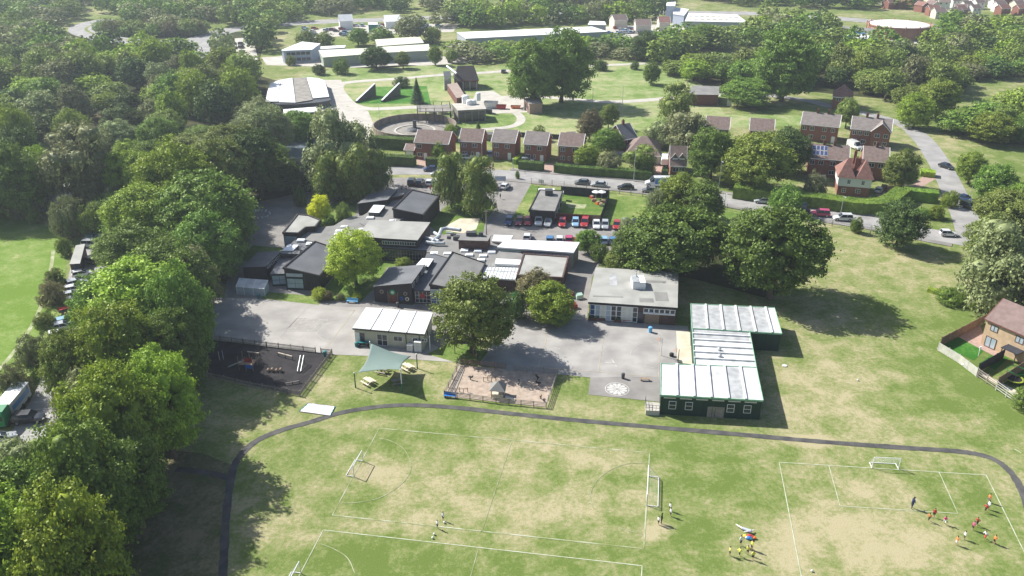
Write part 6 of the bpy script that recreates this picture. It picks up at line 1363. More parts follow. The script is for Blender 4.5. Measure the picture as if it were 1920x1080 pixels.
for a in ((990, 444, 'white', 'hatch', 'white car at the left end of the row behind the white roof'), (1031, 449, 'blue', 'hatch', 'blue car behind the long white roof'), (1049.5, 448.5, 'white', 'hatch', 'white car between a blue and a magenta car'), (1068, 449, 'pink', 'hatch', 'magenta car beside the dark small tree'),
          (1132, 451, 'pale_blue', 'hatch', 'pale blue car right of the dark small tree'), (1149.5, 451, 'blue', 'hatch', 'blue car above the golden shrub'), (1169, 451, 'white', 'hatch', 'white car at the right end of the row above the shrubs')):
    car(a[3], a[0], a[1], 84, a[2], a[4], GB2)
for a in ((771, 342, 'dark', 'suv', 'black car at the left end of the entrance row'), (787, 343, 'dark', 'suv', 'dark car second from left in the entrance row'), (804.5, 343, 'white', 'hatch', 'white car third from left in the entrance row'), (820, 343, 'silver', 'hatch', 'silver car beside the taller birch'), (927, 350, 'dark', 'hatch', 'dark car just right of the wider birch')):
    car(a[3], a[0], a[1], 84, a[2], a[4], GE)
for a in (('saloon', 807.5, 317, -178, 'navy', 'dark blue saloon on the road in front of the leftmost house', GR), ('hatch', 820, 326, -178, 'silver', 'silver car on the road just left of the birches', GR), ('hatch', 947, 350, 70, 'white', 'white car by the school gate sign', GE),
          ('saloon', 1092, 342.5, 174, 'grey', 'grey estate car, leftmost on the road beyond the fence', GR), ('saloon', 1122.5, 346, 174, 'silver', 'silver car behind the grey estate car on the road', GR), ('saloon', 1173, 352, 174, 'dark', 'dark car on the road left of the white van', GR),
          ('saloon', 1218, 357, 172, 'grey', 'grey car parked in front of the white and blue van', GR), ('hatch', 1430, 377.5, 170, 'silver', 'silver car on the road between the two oak crowns', GR),
          ('hatch', 1497, 385, 170, 'blue', 'blue car on the road in the shade of the verge bush', GR), ('saloon', 1501, 395, 170, 'dark', 'dark car left of the red estate car', GR), ('suv', 1537.5, 401.5, 170, 'pink', 'crimson estate car on the main road', GR), ('suv', 1579, 409.5, 172, 'white', 'white roofed off-road car under the street lamp', GR),
          ('hatch', 1779, 439.5, -10, 'white', 'small white car near the road junction', GR), ('saloon', 1775, 312, -60, 'dark', 'dark car parked half way up the side road', GR), ('saloon', 1809, 373, -62, 'navy', 'navy car parked by the side road lamp post', GR), ('suv', 1819, 389, -62, 'dark', 'black car nearest the junction on the side road', GR),
          ('hatch', 1648, 357, 60, 'white', 'white car in the drive right of the red tiled cottage', GR), ('hatch', 1656, 352, 60, 'dark', 'dark car in the drive right of the red tiled cottage', GR), ('van', 1601, 275, -70, 'white', 'white van between the semi-detached brick houses', None),
          ('hatch', 555, 322, 20, 'white', 'white car glimpsed between dark trees left of the spruce', None), ('hatch', 918, 291, -80, 'navy', 'blue car between two houses of the roadside row', None), ('hatch', 990, 301, 0, 'white', 'white car behind the roadside hedge', None), ('hatch', 877, 295, 0, 'white', 'white car in front of the second roadside house', None)):
    car(*a)
van = car('van', 1232, 346, 174, 'white', 'white van with a blue side panel on the main road', GR); van.scale = (1.25, 1.15, 1.15)
for s in (-1, 1): MB().bx(-1.6, .6, s * .985 - .015, s * .985 + .015, .75, 1.9).build('side_panel', M['blue_paint'], van, True)
cv = thing('touring_caravan', 'white touring caravan beside the dormer house', 'caravan', G(1246, 308).to_tuple()[:2] + (0,), R(80))
mb = MB(); loft(mb, [(-2.6, [(.8, .7), (1.0, .8), (1.05, 1.8), (.8, 2.2)]), (-2.3, [(.9, .5), (1.1, .7), (1.1, 2.1), (.9, 2.5)]), (2.2, [(.9, .5), (1.1, .7), (1.1, 2.1), (.9, 2.5)]), (2.7, [(.8, .6), (1.0, .8), (1.0, 1.6), (.8, 1.9)])]); mb.build('body', M['white_paint'], cv, True)
MB().box((2.5, 0, 1.7), (.3, 1.5, .5), 0).build('window', M['glass'], cv, True); MB().cyl((0, -1.1, .35), (0, 1.1, .35), .33, .33, 12).build('wheel', M['rubber_tyre'], cv, True)
for a in (('hatch', 179, 437, -8, 'blue', 'blue car at the far end of the left car park row'), ('hatch', 196, 439, -8, 'navy', 'navy car at the far end beside the access road'), ('hatch', 177, 446.5, -8, 'teal', 'teal car in the upper left car park row'), ('hatch', 194, 449, -8, 'blue', 'blue car beside the teal car'),
          ('suv', 174, 459, -6, 'silver', 'silver off-road car right above the dark container'), ('hatch', 193, 457, -8, 'white', 'white car beside the silver off-road car'), ('suv', 180, 486, 60, 'dark', 'black car standing right of the dark container'),
          ('hatch', 155.5, 514, 35, 'white', 'white hatchback with red rear lights below the container'), ('hatch', 143.5, 530, 35, 'silver', 'silver car second below the container'), ('hatch', 139, 543, 30, 'white', 'white car third below the container'), ('saloon', 136, 554, 28, 'silver', 'silver saloon fourth below the container'), ('hatch', 134, 566, 30, 'grey', 'grey car left of the big bright crown'),
          ('hatch', 130, 585, 32, 'red', 'bright red car in the left car park row'), ('saloon', 123, 603, 30, 'pale_blue', 'pale blue car below the bright red car'), ('saloon', 119, 611, 28, 'silver', 'silver car under the pale blue car'), ('hatch', 111, 629, 25, 'white', 'white car half covered by an olive tree'), ('hatch', 210, 470, 80, 'white', 'white car under the tree at the right of the access road'),
          ('suv', 54, 786, 12, 'dark', 'black off-road car parked on its own at lower left'), ('hatch', 4, 822, 40, 'silver', 'silver car behind the green lorry at the left edge'), ('suv', 12, 852, 25, 'white', 'white car nearest the left edge, half hidden'), ('hatch', 85, 391, 110, 'pale_blue', 'pale blue car in the shaded upper left drive')):
    car(*a, GP)
for a in ((185, 41, 'white', 'white car at the top of the curving slip road'), (191, 64, 'navy', 'dark car on the inside of the slip road bend'), (204, 71, 'white', 'white car following the dark car on the slip road'), (292, 77, 'dark', 'dark car on the straight of the slip road'), (452, 82, 'dark', 'dark car queuing at the distant junction'), (453, 88, 'dark', 'second dark car queuing at the distant junction'), (454, 97, 'grey', 'grey car nearest in the distant junction queue'), (466, 79, 'silver', 'silver car at the right of the distant junction'), (1533, 26, 'navy', 'blue car on the distant road at top right'), (945, 134, 'dark', 'dark car on the works lane')):
    car('hatch', a[0], a[1], 160 if a[0] < 400 else 80, a[2], a[3], GX if a[0] < 400 else 'distant cars')
# salvage and depot yards: rows of cars seen as dots
yr = random.Random(12); n = 0
for (x0, x1, y0, y1, k) in ((1140, 1230, 52, 64, 26), (570, 650, 52, 66, 18), (660, 760, 46, 52, 16), (790, 830, 46, 60, 10), (1660, 1690, 72, 80, 4)):
    for i in range(k):
        x = yr.uniform(x0, x1); y = yr.uniform(y0, y1); col_ = yr.choice(['white', 'silver', 'red', 'blue', 'dark', 'white', 'pale_blue'])
        where = {1140: 'salvage yard behind the giant trees', 570: 'far yard left of the pointed white building', 660: 'forecourt between the white halls', 790: 'lane beside the far willows', 1660: 'yard under the gas holder'}[x0]
        car('hatch', x, y, yr.choice([0, 10, 80, 90]), col_, f'{col_.replace("_", " ")} car in the {where}', f'{col_} cars in the {where}')
# long green and white lorry at lower left
A, B_ = G(5, 800, 0), G(34, 765, 0); d = (B_ - A); t = thing('green_lorry', 'long white and blue lorry with green cab end at the left edge', 'lorry', (A.x, A.y, .05), math.atan2(d.y, d.x) )
Lh = d.length + 2.5
MB().bx(1.4, Lh, -1.1, 1.1, .7, 2.9).build('cargo_body', M['wall_pale_blue'], t, True); MB().bx(1.8, Lh - .4, -1.13, -1.11, 1.5, 2.3).build('blue_side_panel', M['blue_paint'], t, True); MB().bx(1.3, Lh + .1, -1.15, 1.15, 2.9, 3.0).build('cargo_roof', M['roof_white'], t, True)
mb = MB(); loft(mb, [(-.9, [(.8, .5), (1.05, .7), (1.05, 1.6), (.9, 2.6)]), (-.6, [(.9, .5), (1.1, .7), (1.1, 2.2), (.95, 2.95)]), (1.2, [(.9, .5), (1.1, .7), (1.1, 2.2), (.95, 3.1)])]); mb.build('cab', M['post_green'], t, True)
MB().box((-.86, 0, 1.9), (.1, 1.7, .8)).build('windscreen', M['glass'], t, True)
for x in (0, Lh * .6, Lh * .85):
    for s in (-1, 1): MB().cyl((x, s * .85, .48), (x, s * 1.12, .48), .48, .48, 14).build('wheel', M['rubber_tyre'], t, True)
# ---------------------------------------------------------------- hedges
def hedge(pts, w, h, label, leafk='hedge', dens=26):
    L = smooth_line([G(*p) for p in pts], 3); rng = np.random.default_rng(len(ALLTREES) + int(pts[0][0])); A, B_ = offset_line(L, w)
    t = thing('hedge', label, 'hedge', (L[0].x, L[0].y, 0)); mb = MB(); PP = []; NN = []
    for i in range(len(L) - 1):
        a0, a1, b0, b1 = A[i], A[i + 1], B_[i], B_[i + 1]; ins = .15
        mb.prism([(b0.x, b0.y), (b1.x, b1.y), (a1.x, a1.y), (a0.x, a0.y)], 0, h - .12)
        ln = (a1 - a0).length; k = int(ln * dens * (w + 2 * h) / 3) + 1
        for _ in range(k):
            u = rng.random(); r = rng.random() * (w + 2 * h); j = rng.normal(0, .07); nl = ((a0 - b0)).normalized()
            if r < h: p = b0.lerp(b1, u) - nl * (.02 + abs(j)); q = (p.x, p.y, r); nn = (-nl.x, -nl.y, .2)
            elif r < h + w: f = (r - h) / w; p = b0.lerp(b1, u).lerp(a0.lerp(a1, u), f); q = (p.x, p.y, h + j + .1 * math.sin(p.x * 1.1 + i)); nn = (0, 0, 1)
            else: p = a0.lerp(a1, u) + nl * (.02 + abs(j)); q = (p.x, p.y, r - h - w); nn = (nl.x, nl.y, .2)
            PP.append(q); NN.append(nn)
    o_ = mb.build('twigs', LEAF[leafk], t); PP = np.array(PP) - np.array([L[0].x, L[0].y, 0]); V = leaf_quads(PP, np.array(NN), .3, rng)
    me = np_mesh('foliage', V, np.arange(len(V)).reshape(-1, 4), [LEAF[leafk]]); o = bpy.data.objects.new('foliage', me); col.objects.link(o); o.parent = t
hedge([(973, 316), (1000, 318), (1018, 320)], 2.2, 2.4, 'clipped hedge in front of the brick houses, left of the drive gap')
hedge([(1040, 322), (1090, 327), (1150, 331), (1222, 337)], 2.2, 2.4, 'long clipped hedge in front of the last brick house and bungalow')
hedge([(722, 308), (752, 309), (778, 311)], 2.6, 2.8, 'hedge left of the first drive on the main road')
hedge([(800, 310), (826, 311)], 2.4, 2.4, 'short hedge in front of the leftmost brick house')
hedge([(964, 308), (982, 296)], 1.2, 1.6, 'thin hedge running back between two brick houses', 'bright')
hedge([(696, 275), (740, 278), (778, 280)], 3.0, 3.4, 'thick dark hedge under the big round tank')
hedge([(1460, 380), (1540, 388), (1620, 398), (1662, 392), (1690, 372)], 4.0, 3.0, 'thick hedge in front of the red tiled cottage', 'mid')
hedge([(1692, 372), (1730, 376), (1755, 378)], 3.2, 2.8, 'square clipped hedge right of the cottage drive', 'mid')
hedge([(1725, 328), (1752, 331)], 3.0, 1.6, 'bright low hedge block beside the side road', 'bright')
hedge([(1240, 335), (1252, 336)], 3.2, 3.0, 'ball shaped clipped yew beside the bungalow drive', 'hedge')
hedge([(1375, 368), (1420, 374), (1460, 382)], 4, 3.2, 'dark hedge under the large yellow green tree', 'mid')
hedge([(1740, 546), (1790, 562), (1832, 582)], 1.2, .9, 'ragged low scrub strip at the field edge', 'bright', 14)
hedge([(58, 700), (34, 738), (14, 765), (-10, 790)], 2.4, 1.6, 'overgrown hedge between the left meadow and the car park', 'olive')
hedge([(118, 545), (112, 580), (100, 625), (80, 670), (62, 700)], 1.8, 1.2, 'rough verge hedge beside the row of parked cars', 'olive')
# ---------------------------------------------------------------- fences
def fence(pts, h, label, kind='mesh', m='steel_dark', step=2.5, z0=0.0, cat='fence', px=True, closed=False):
    P = [G(*p) if px else Vector((*p, 0)) for p in pts]
    if closed: P.append(P[0].copy())
    t = thing('fence', label, cat, (P[0].x, P[0].y, 0)); rails = MB(); n_post = 0
    for a, b in zip(P[:-1], P[1:]):
        d = b - a; Ls = d.length; d.normalize(); rz = math.atan2(d.y, d.x); k = max(1, round(Ls / step)); mid = (a + b) / 2
        if kind == 'board': rails.box((mid.x, mid.y, z0 + h / 2), (Ls, .05, h - .1), rz)
        elif kind == 'rail':
            for zz in (.25, .5, .75, .97): rails.box((mid.x, mid.y, h * zz), (Ls, .04, .12 if h > 1.3 else .09), rz)
        elif kind == 'picket':
            nn = int(Ls / .22)
            for i in range(nn): p = a.lerp(b, (i + .5) / nn); rails.box((p.x, p.y, h * .5), (.09, .03, h * .92), rz)
            for zz in (.25, .8): rails.box((mid.x, mid.y, h * zz), (Ls, .05, .07), rz)
        else:
            for zz in (.03, .35, .66, .98): rails.cyl((a.x, a.y, h * zz), (b.x, b.y, h * zz), .018, .018, 4)
            nn = int(Ls / .5)
            for i in range(nn): p = a.lerp(b, (i + .5) / nn); rails.cyl((p.x, p.y, .05), (p.x, p.y, h), .012, .012, 3)
        for i in range(k + (1 if b is P[-1] and not closed else 0)):
            p = a.lerp(b, i / k)
            if n_post < 95: MB().box((p.x, p.y, (h + .1) / 2), (.1, .1, h + .1), rz).build('post', M[m], t)
            n_post += 1
    rails.build('panel' if kind in ('board',) else 'rails', M[m], t); return t
fence([(996, 345), (1035, 349), (1080, 354), (1140, 361), (1226, 371)], 1.6, 'pale mesh fence along the main road above the lodge', 'mesh', 'wood_grey', 3.4)
fence([(1326, 388), (1400, 400), (1470, 412)], 1.6, 'mesh fence between the oaks and the main road', 'mesh', 'wood_grey', 4)
fence([(1505, 412), (1560, 424), (1600, 434), (1640, 438)], 1.4, 'thin wire fence between the field and the main road', 'mesh', 'steel_dark', 4)
fence([(1052, 364), (1142, 372)], 2.2, 'dark board fence at the back of the lodge garden', 'board', 'fence_dark', 2.4)
fence([(1142, 372), (1126, 418)], 2.2, 'dark board fence on the right side of the lodge garden', 'board', 'fence_dark', 2.4)
fence([(1042, 414), (1100, 417)], 2.0, 'dark red board fence behind the row of staff cars', 'board', 'fence_red', 2.4)
fence([(1100, 417), (1126, 418)], 2.0, 'brown board fence at the corner of the lodge garden', 'board', 'fence_brown', 2.4)
fence([(1762, 650), (1800, 630), (1845, 606)], 1.9, 'board fence from the field corner up to the tan brick terrace', 'board', 'fence_brown', 2.4)
fence([(1832, 700), (1880, 672)], 1.9, 'dark board fence between the first two back gardens', 'board', 'fence_dark', 2.4)
fence([(1868, 726), (1925, 690)], 1.9, 'dark board fence between the second and third back gardens', 'board', 'fence_brown', 2.4)
fence([(1758, 657), (1796, 680), (1830, 706)], 1.6, 'pale panel fence at the end of the first back garden', 'board', 'fence_pale', 2.2)
fence([(1832, 708), (1866, 731)], 1.6, 'grey slatted fence at the end of the second back garden', 'rail', 'wood_grey', 2.2)
fence([(1867, 732), (1904, 758), (1935, 782)], 1.6, 'pale slatted fence at the end of the third back garden', 'rail', 'fence_pale', 2.2)
fence([(863, 683), (949, 692)], 1.0, 'low timber fence along the back of the bark play area, left part', 'rail', 'fence_brown', 2.2)
fence([(966, 694), (1046, 702), (1024, 765), (930, 756), (833, 743), (863, 683)], 1.0, 'low timber fence round the right and front of the bark play area', 'rail', 'wood_grey', 2.2)
fence([(392, 636), (500, 650), (592, 661)], 1.0, 'pale picket fence along the back of the dark rubber play area', 'picket', 'wood_grey', 2.4)
fence([(602, 662), (623, 664), (563, 743), (470, 726), (373, 703), (392, 636)], 1.0, 'grey picket fence round the sides and front of the dark play area', 'picket', 'wood_grey', 2.4)
fence([(1103, 602), (1112, 560), (1118, 528)], 1.6, 'timber fence between the nursery garden and the hall', 'board', 'wood_grey', 2.2)
fence([(1030, 598), (1096, 600)], 1.1, 'thin grey fence in front of the nursery garden', 'picket', 'galv', 2.2)
fence([(1640, 362), (1690, 357)], 1.6, 'brown garden fence behind the cottage drive', 'board', 'fence_brown', 2.4)
fence([(905, 258), (960, 256), (1060, 262)], 1.6, 'dark fence behind the roadside row of houses', 'board', 'fence_dark', 3)
# ---------------------------------------------------------------- lamp posts and poles
def lamp(px, py, top, label, m='galv', arm=True, group='street lamps'):
    b = G(px, py); h = height_at(b, top); t = thing('street_lamp', label, 'street lamp', (b.x, b.y, 0), 0, group)
    MB().cyl((0, 0, 0), (0, 0, .9), .11, .11, 8).cyl((0, 0, .9), (0, 0, h), .075, .05, 8).build('pole', M[m], t, True)
    if arm: MB().cyl((0, 0, h), (0, -1.0, h + .12), .04, .04, 6).build('arm', M[m], t, True); MB().box((0, -1.2, h + .12), (.22, .55, .12)).build('lamp_head', M['galv'], t, True)
for a in ((1188, 340, 278, 'street lamp in front of the bungalow hedge'), (1344, 384, 302, 'street lamp on the pavement beside the oaks'), (1574, 412, 368, 'street lamp over the white roofed off-road car'), (1818, 373, 329, 'street lamp on the side road verge'), (904, 303, 268, 'lamp post by the second roadside house'), (962, 318, 296, 'lamp post at the hedge left of the drive'),
          (1046, 302, 270, 'lamp post between the last two roadside houses'), (1167, 194, 160, 'thin lamp post on the works grassland'), (1111, 193, 165, 'thin lamp post right of the two giant trees'), (712, 228, 194, 'thin pole behind the big round tank'), (1358, 388, 362, 'short white lamp post by the mesh fence'), (1631, 440, 420, 'short white post beside the lone dark tree')):
    lamp(*a)
t = thing('telegraph_pole', 'wooden telegraph pole at the corner of the school roofs', 'pole', G(912, 440).to_tuple()[:2] + (0,)); MB().cyl((0, 0, 0), (0, 0, height_at(G(912, 440), 394)), .14, .1, 8).build('pole', M['wood_grey'], t, True); MB().bx(-.5, .5, -.05, .05, 5.6, 5.7).build('crossarm', M['wood_grey'], t, True)
# signs
def sign(px, py, w, h, hp, label, m='white_paint', rz=0.0, name='sign'):
    b = G(px, py); t = thing(name, label, 'sign', (b.x, b.y, 0), rz)
    for s in (-1, 1): MB().cyl((s * w * .4, 0, 0), (s * w * .4, 0, hp), .04, .04, 6).build('post', M['steel_dark'], t, True)
    MB().bx(-w / 2, w / 2, -.06, -.045, hp - h, hp).build('board', M[m], t, True)
sign(938, 343, 3.0, 1.3, 1.9, 'pale blue banner sign at the school gate', 'wall_pale_blue'); sign(1015, 345, 1.6, .9, 1.2, 'small white board sign leaning at the fence end', 'white_paint', -.4); sign(1716, 414, .9, 1.2, 2.4, 'white road sign at the junction verge', 'white_paint'); sign(1835, 386, 1.6, 1.0, 2.4, 'pale blue sign beside the side road', 'wall_pale_blue')
# ---------------------------------------------------------------- shade sail on four posts
posts = [((664, 727), 700), ((694, 690), 641), ((783, 690), 665), ((754, 733), 693)]
BP = []
labs = ['green footed sail post at the left corner', 'white sail post behind, beside the cream cabin', 'sail post at the right corner with green foot', 'sail post at the front, over the dark shadow']
base_px = [(666.8, 727), (697, 682), (782.5, 691), (754, 735)]; top_px = [699, 641, 664, 693]
tips = []
for k in range(4):
    b = G(*base_px[k]); h = height_at(b, top_px[k]); t = thing('sail_post', labs[k], 'post', (b.x, b.y, 0), 0, 'posts of the shade sail')
    MB().cyl((0, 0, 0), (0, 0, h * .38), .11, .1, 10).build('green_sleeve', M['post_green'], t, True); MB().cyl((0, 0, h * .38), (0, 0, h), .085, .08, 10).build('pole', M['post_white'] if k % 2 else M['steel_dark'], t, True); MB().ball((0, 0, h), .14, 8, 6).build('cap', M['white_paint'], t, True)
    tips.append(Vector((b.x, b.y, h)))
sc4 = [G(671, 699, tips[0].z - .35), Vector((tips[1].x + .15, tips[1].y - .1, tips[1].z - .2)), G(771, 668, tips[2].z - .3), G(752, 693.5, tips[3].z - .12)]
sc4[0] = tips[0].lerp(sc4[0], 1.0); N = 20; mb = MB(); V = []
cc_ = sum(sc4, Vector()) / 4
for i in range(N + 1):
    for j in range(N + 1):
        u, v = i / N, j / N; p = sc4[0] * (1 - u) * (1 - v) + sc4[1] * u * (1 - v) + sc4[2] * u * v + sc4[3] * (1 - u) * v
        # edges bow inwards, the cloth stays taut between high and low corners
        eu, ev = 4 * u * (1 - u), 4 * v * (1 - v); k = .15
        pull = (eu * (abs(v - .5) * 2) ** 2 + ev * (abs(u - .5) * 2) ** 2) * k
        p = p.lerp(Vector((cc_.x, cc_.y, p.z)), pull); V.append(p)
F = [(i * (N + 1) + j, (i + 1) * (N + 1) + j, (i + 1) * (N + 1) + j + 1, i * (N + 1) + j + 1) for i in range(N) for j in range(N)]
mb.add(V, F); o = mb.build('shade_sail', M['sail'], smooth=True); sm = o.modifiers.new('thick', 'SOLIDIFY'); sm.thickness = .012; tag(o, 'grey green shade sail stretched between four posts on the lawn', 'shade sail')
for k in range(4): tag(MB().cyl(tips[k] - Vector((0, 0, .15)), sc4[k], .025, .025, 5).build('tension_cable', M['galv']), 'thin cable from the ' + ('left', 'tall back', 'right', 'front')[k] + ' post to the shade sail corner', 'cable')
# ---------------------------------------------------------------- picnic tables, benches, bins
def picnic(px, py, rz, m, label):
    p = G(px, py); t = thing('picnic_table', label, 'picnic table', (p.x, p.y, 0), rz, 'picnic tables under the shade sail')
    MB().bx(-.95, .95, -.38, .38, .7, .76).build('tabletop', M[m], t, True)
    for s in (-1, 1):
        MB().bx(-.95, .95, s * .78 - .14, s * .78 + .14, .42, .47).build('bench_seat', M[m], t, True)
        mb = MB(); mb.box((s * .65, 0, .4), (.08, 1.7, .09)); mb.cyl((s * .65, -.6, 0), (s * .65, -.2, .7), .05, .05, 4).cyl((s * .65, .6, 0), (s * .65, .2, .7), .05, .05, 4); mb.build('leg_frame', M[m], t, True)
picnic(691, 719, -.75, 'wood_pale', 'pale picnic table left of the sail shadow'); picnic(764, 692, -.75, 'wood_pale', 'pale picnic table near the right sail post'); picnic(746, 719, .25, 'wood_grey', 'grey picnic table inside the sail shadow'); picnic(716, 698, -.3, 'wood_grey', 'dark picnic table under the sail itself')
def bench(px, py, rz, m, label, L_=1.6, back=True, name='bench'):
    p = G(px, py); t = thing(name, label, 'bench', (p.x, p.y, 0), rz)
    MB().bx(-L_ / 2, L_ / 2, -.22, .22, .42, .48).build('seat', M[m], t, True)
    if back: MB().box((0, .26, .72), (L_, .06, .42), 0, 0, -.2).build('backrest', M[m], t, True)
    for s in (-1, 1): MB().bx(s * (L_ / 2 - .1) - .04, s * (L_ / 2 - .1) + .04, -.2, .2, 0, .42).build('leg', M[m], t, True)
bench(844, 746, -.1, 'blue_paint', 'bright blue bench at the corner of the bark play area', 1.9); bench(661, 568, -.1, 'sky_blue', 'pale blue bench on the left playground edge', 2.2); bench(1209, 714, -.05, 'wood', 'wooden bench beside the daisy marking', 1.5, False); bench(1177, 604, -.05, 'red_paint', 'red bench in front of the flat roofed hall', 1.7)
def planter(px, py, L_, label, m='brick_dark'):
    p = G(px, py); t = thing('planter', label, 'planter', (p.x, p.y, 0), -.07)
    MB().bx(-L_ / 2, L_ / 2, -.4, .4, 0, .55).build('box', M[m], t, True); rng = np.random.default_rng(int(px)); n = 260
    P = np.stack([rng.uniform(-L_ / 2, L_ / 2, n), rng.uniform(-.35, .35, n), rng.uniform(.5, 1.0, n)], 1); V = leaf_quads(P, rng.normal(0, 1, (n, 3)), .2, rng); me = np_mesh('plants', V, np.arange(len(V)).reshape(-1, 4), [LEAF['dark']]); o = bpy.data.objects.new('plants', me); col.objects.link(o); o.parent = t
planter(1114, 600, 1.8, 'dark planter at the left end of the hall front'); planter(1128, 600, 1.4, 'dark planter second along the hall front'); planter(1158, 603, 1.3, 'square dark planter left of the red bench')
def bin_(px, py, m, label, r=.3, h=.95, lid=None):
    p = G(px, py); t = thing('litter_bin', label, 'bin', (p.x, p.y, 0)); MB().cyl((0, 0, 0), (0, 0, h), r * .85, r, 12).build('body', M[m], t, True); MB().ball((0, 0, h), r * 1.02, 12, 6, 0, (1, 1, .35)).build('lid', M[lid or m], t, True)
bin_(1219, 623, 'sky_blue', 'pale blue bin on the right playground', .38, 1.0); bin_(1168, 710, 'steel_dark', 'dark litter bin above the daisy marking'); bin_(610, 668, 'teal', 'dark green bin at the gate of the dark play area', .35); bin_(486, 560, 'teal', 'green bin at the top of the left playground'); bin_(746, 570 + 6, 'steel_dark', 'dark bin at the corner of the roundel wall', .3); bin_(669, 650, 'teal', 'green bin at the left end of the cream cabin', .35, .8)
bin_(1259, 668, 'black_plastic', 'black bin beside the basketball post', .4, .5)
t = thing('garden_table', 'dark table with bench by the cream cabin door', 'table', G(684, 648).to_tuple()[:2] + (0,), -.08); MB().bx(-1.1, 1.1, -.4, .4, .68, .75).build('tabletop', M['teal'], t, True)
for s in (-1, 1):
    MB().bx(-1.1, 1.1, s * .75 - .14, s * .75 + .14, .4, .45).build('bench_seat', M['black_plastic'], t, True); MB().bx(s * .8 - .05, s * .8 + .05, -.7, .7, 0, .68).build('leg_frame', M['black_plastic'], t, True)
# basketball hoops
for (x, y, top, lab, gz) in ((1239, 667, 632, 'white basketball hoop post at the right end of the court', 0), (1271, 680, 655, 'dark basketball post beside the sand strip', 0), (899, 684, 664, 'basketball post in the shade at the left end of the court', 0)):
    b = G(x, y); h = min(3.4, height_at(b, top)); t = thing('basketball_hoop', lab, 'basketball hoop', (b.x, b.y, 0), 0, 'basketball hoops'); MB().cyl((0, 0, 0), (0, 0, h), .07, .06, 8).build('post', M['post_white'] if x == 1239 else M['steel_dark'], t, True)
    MB().bx(-.5, -.44, -.6, .6, h - .35, h + .45).build('backboard', M['wood_grey'], t, True); mb = MB(); ring(mb, (-.72, 0), .2, .24, h - .2, h - .17, 16); mb.build('hoop', M['orange_paint'], t, True)
# ---------------------------------------------------------------- football goals
def goal(a, b, label, back=1.1, flip=1, h=1.83):
    A, B_ = G(*a), G(*b); d = B_ - A; w = d.length; t = thing('football_goal', label, 'goal', (A.x, A.y, 0), math.atan2(d.y, d.x), 'football goals'); r = .055; f = flip
    for x in (0, w): MB().cyl((x, 0, 0), (x, 0, h), r, r, 8).build('goalpost', M['white_paint'], t, True); MB().cyl((x, 0, r), (x, f * back, r), r, r, 8).build('base_bar', M['white_paint'], t, True); MB().cyl((x, 0, h), (x, f * back, .05), .02, .02, 5).build('net_stay', M['galv'], t, True)
    MB().cyl((0, 0, h), (w, 0, h), r, r, 8).build('crossbar', M['white_paint'], t, True); MB().cyl((0, f * back, r), (w, f * back, r), r, r, 8).build('rear_bar', M['white_paint'], t, True)
    nb_ = MB(); k = 16
    for i in range(k + 1): x = w * i / k; nb_.cyl((x, 0, h), (x, f * back, .06), .007, .007, 3)
    for j in range(1, 8): u = j / 8; nb_.cyl((0, f * back * u, h * (1 - u)), (w, f * back * u, h * (1 - u)), .007, .007, 3)
    for x in (0, w):
        for j in range(1, 7): u = j / 7; nb_.cyl((x, f * back * u, 0), (x, f * back * u, h * (1 - u)), .007, .007, 3)
    nb_.build('net', M['white_paint'], t, True)
goal((1635, 877.5), (1684.5, 880), 'football goal at the top of the right pitch', 1.15, 1)
goal((664, 894), (680.5, 864.5), 'football goal on the left side of the main pitch', 1.15, 1)
goal((1212, 948), (1214.5, 893), 'football goal on the right side of the main pitch', 1.5, -1)
goal((548, 1106), (564, 1075), 'football goal cut by the bottom edge of the photo', 1.15, 1)
# ---------------------------------------------------------------- play equipment
def poles(mb, pts, h, r=.06):
    for p in pts: mb.cyl((p.x, p.y, 0), (p.x, p.y, h), r, r, 6)
ph = G(934, 745); t = thing('play_hut', 'small play hut with pale pyramid roof in the bark play area', 'play hut', (ph.x, ph.y + .4, 0), -.1)
for x in (-.95, .95):
    for y in (-.95, .95): MB().cyl((x, y, 0), (x, y, 1.7), .06, .06, 6).build('post', M['wood'], t, True)
MB().add([(-1.25, -1.25, 1.6), (1.25, -1.25, 1.6), (1.25, 1.25, 1.6), (-1.25, 1.25, 1.6), (0, 0, 2.75)], [(0, 1, 4), (1, 2, 4), (2, 3, 4), (3, 0, 4), (3, 2, 1, 0)]).build('roof', M['roof_mid'], t, True)
MB().bx(-.95, .95, -.95, .95, .3, .38).build('floor', M['wood_pale'], t, True); MB().bx(.9, .96, -.9, .9, .4, 1.6).build('side_panel', M['blue_paint'], t, True); MB().bx(-.9, .9, -1.0, -.94, .4, .9).build('front_panel', M['wood_pale'], t, True); MB().box((2.0, -.9, .3), (1.6, .6, .1), -.2, 0, 0, .15).build('ramp', M['wood_pale'], t, True)
def springer(px, py, label, m='steel_dark'):
    p = G(px, py); t = thing('spring_rocker', label, 'play equipment', (p.x, p.y, 0), px * .37); MB().cyl((0, 0, 0), (0, 0, .4), .1, .1, 8).build('spring', M['steel_dark'], t, True)
    MB().ball((0, 0, .55), .3, 8, 6, 0, (1.5, .5, .6)).ball((.4, 0, .75), .16, 8, 5).build('rider_seat', M[m], t, True)
springer(882, 712, 'dark spring rocker near the top left of the bark play area'); springer(972, 722, 'spring rocker right of the play hut'); springer(1010, 723, 'black spring rocker at the right of the bark play area', 'black_plastic'); springer(1014, 748, 'brown spring rocker at the lower right of the bark play area', 'wood'); springer(1008, 712, 'upright black play post at the right of the bark area', 'black_plastic')
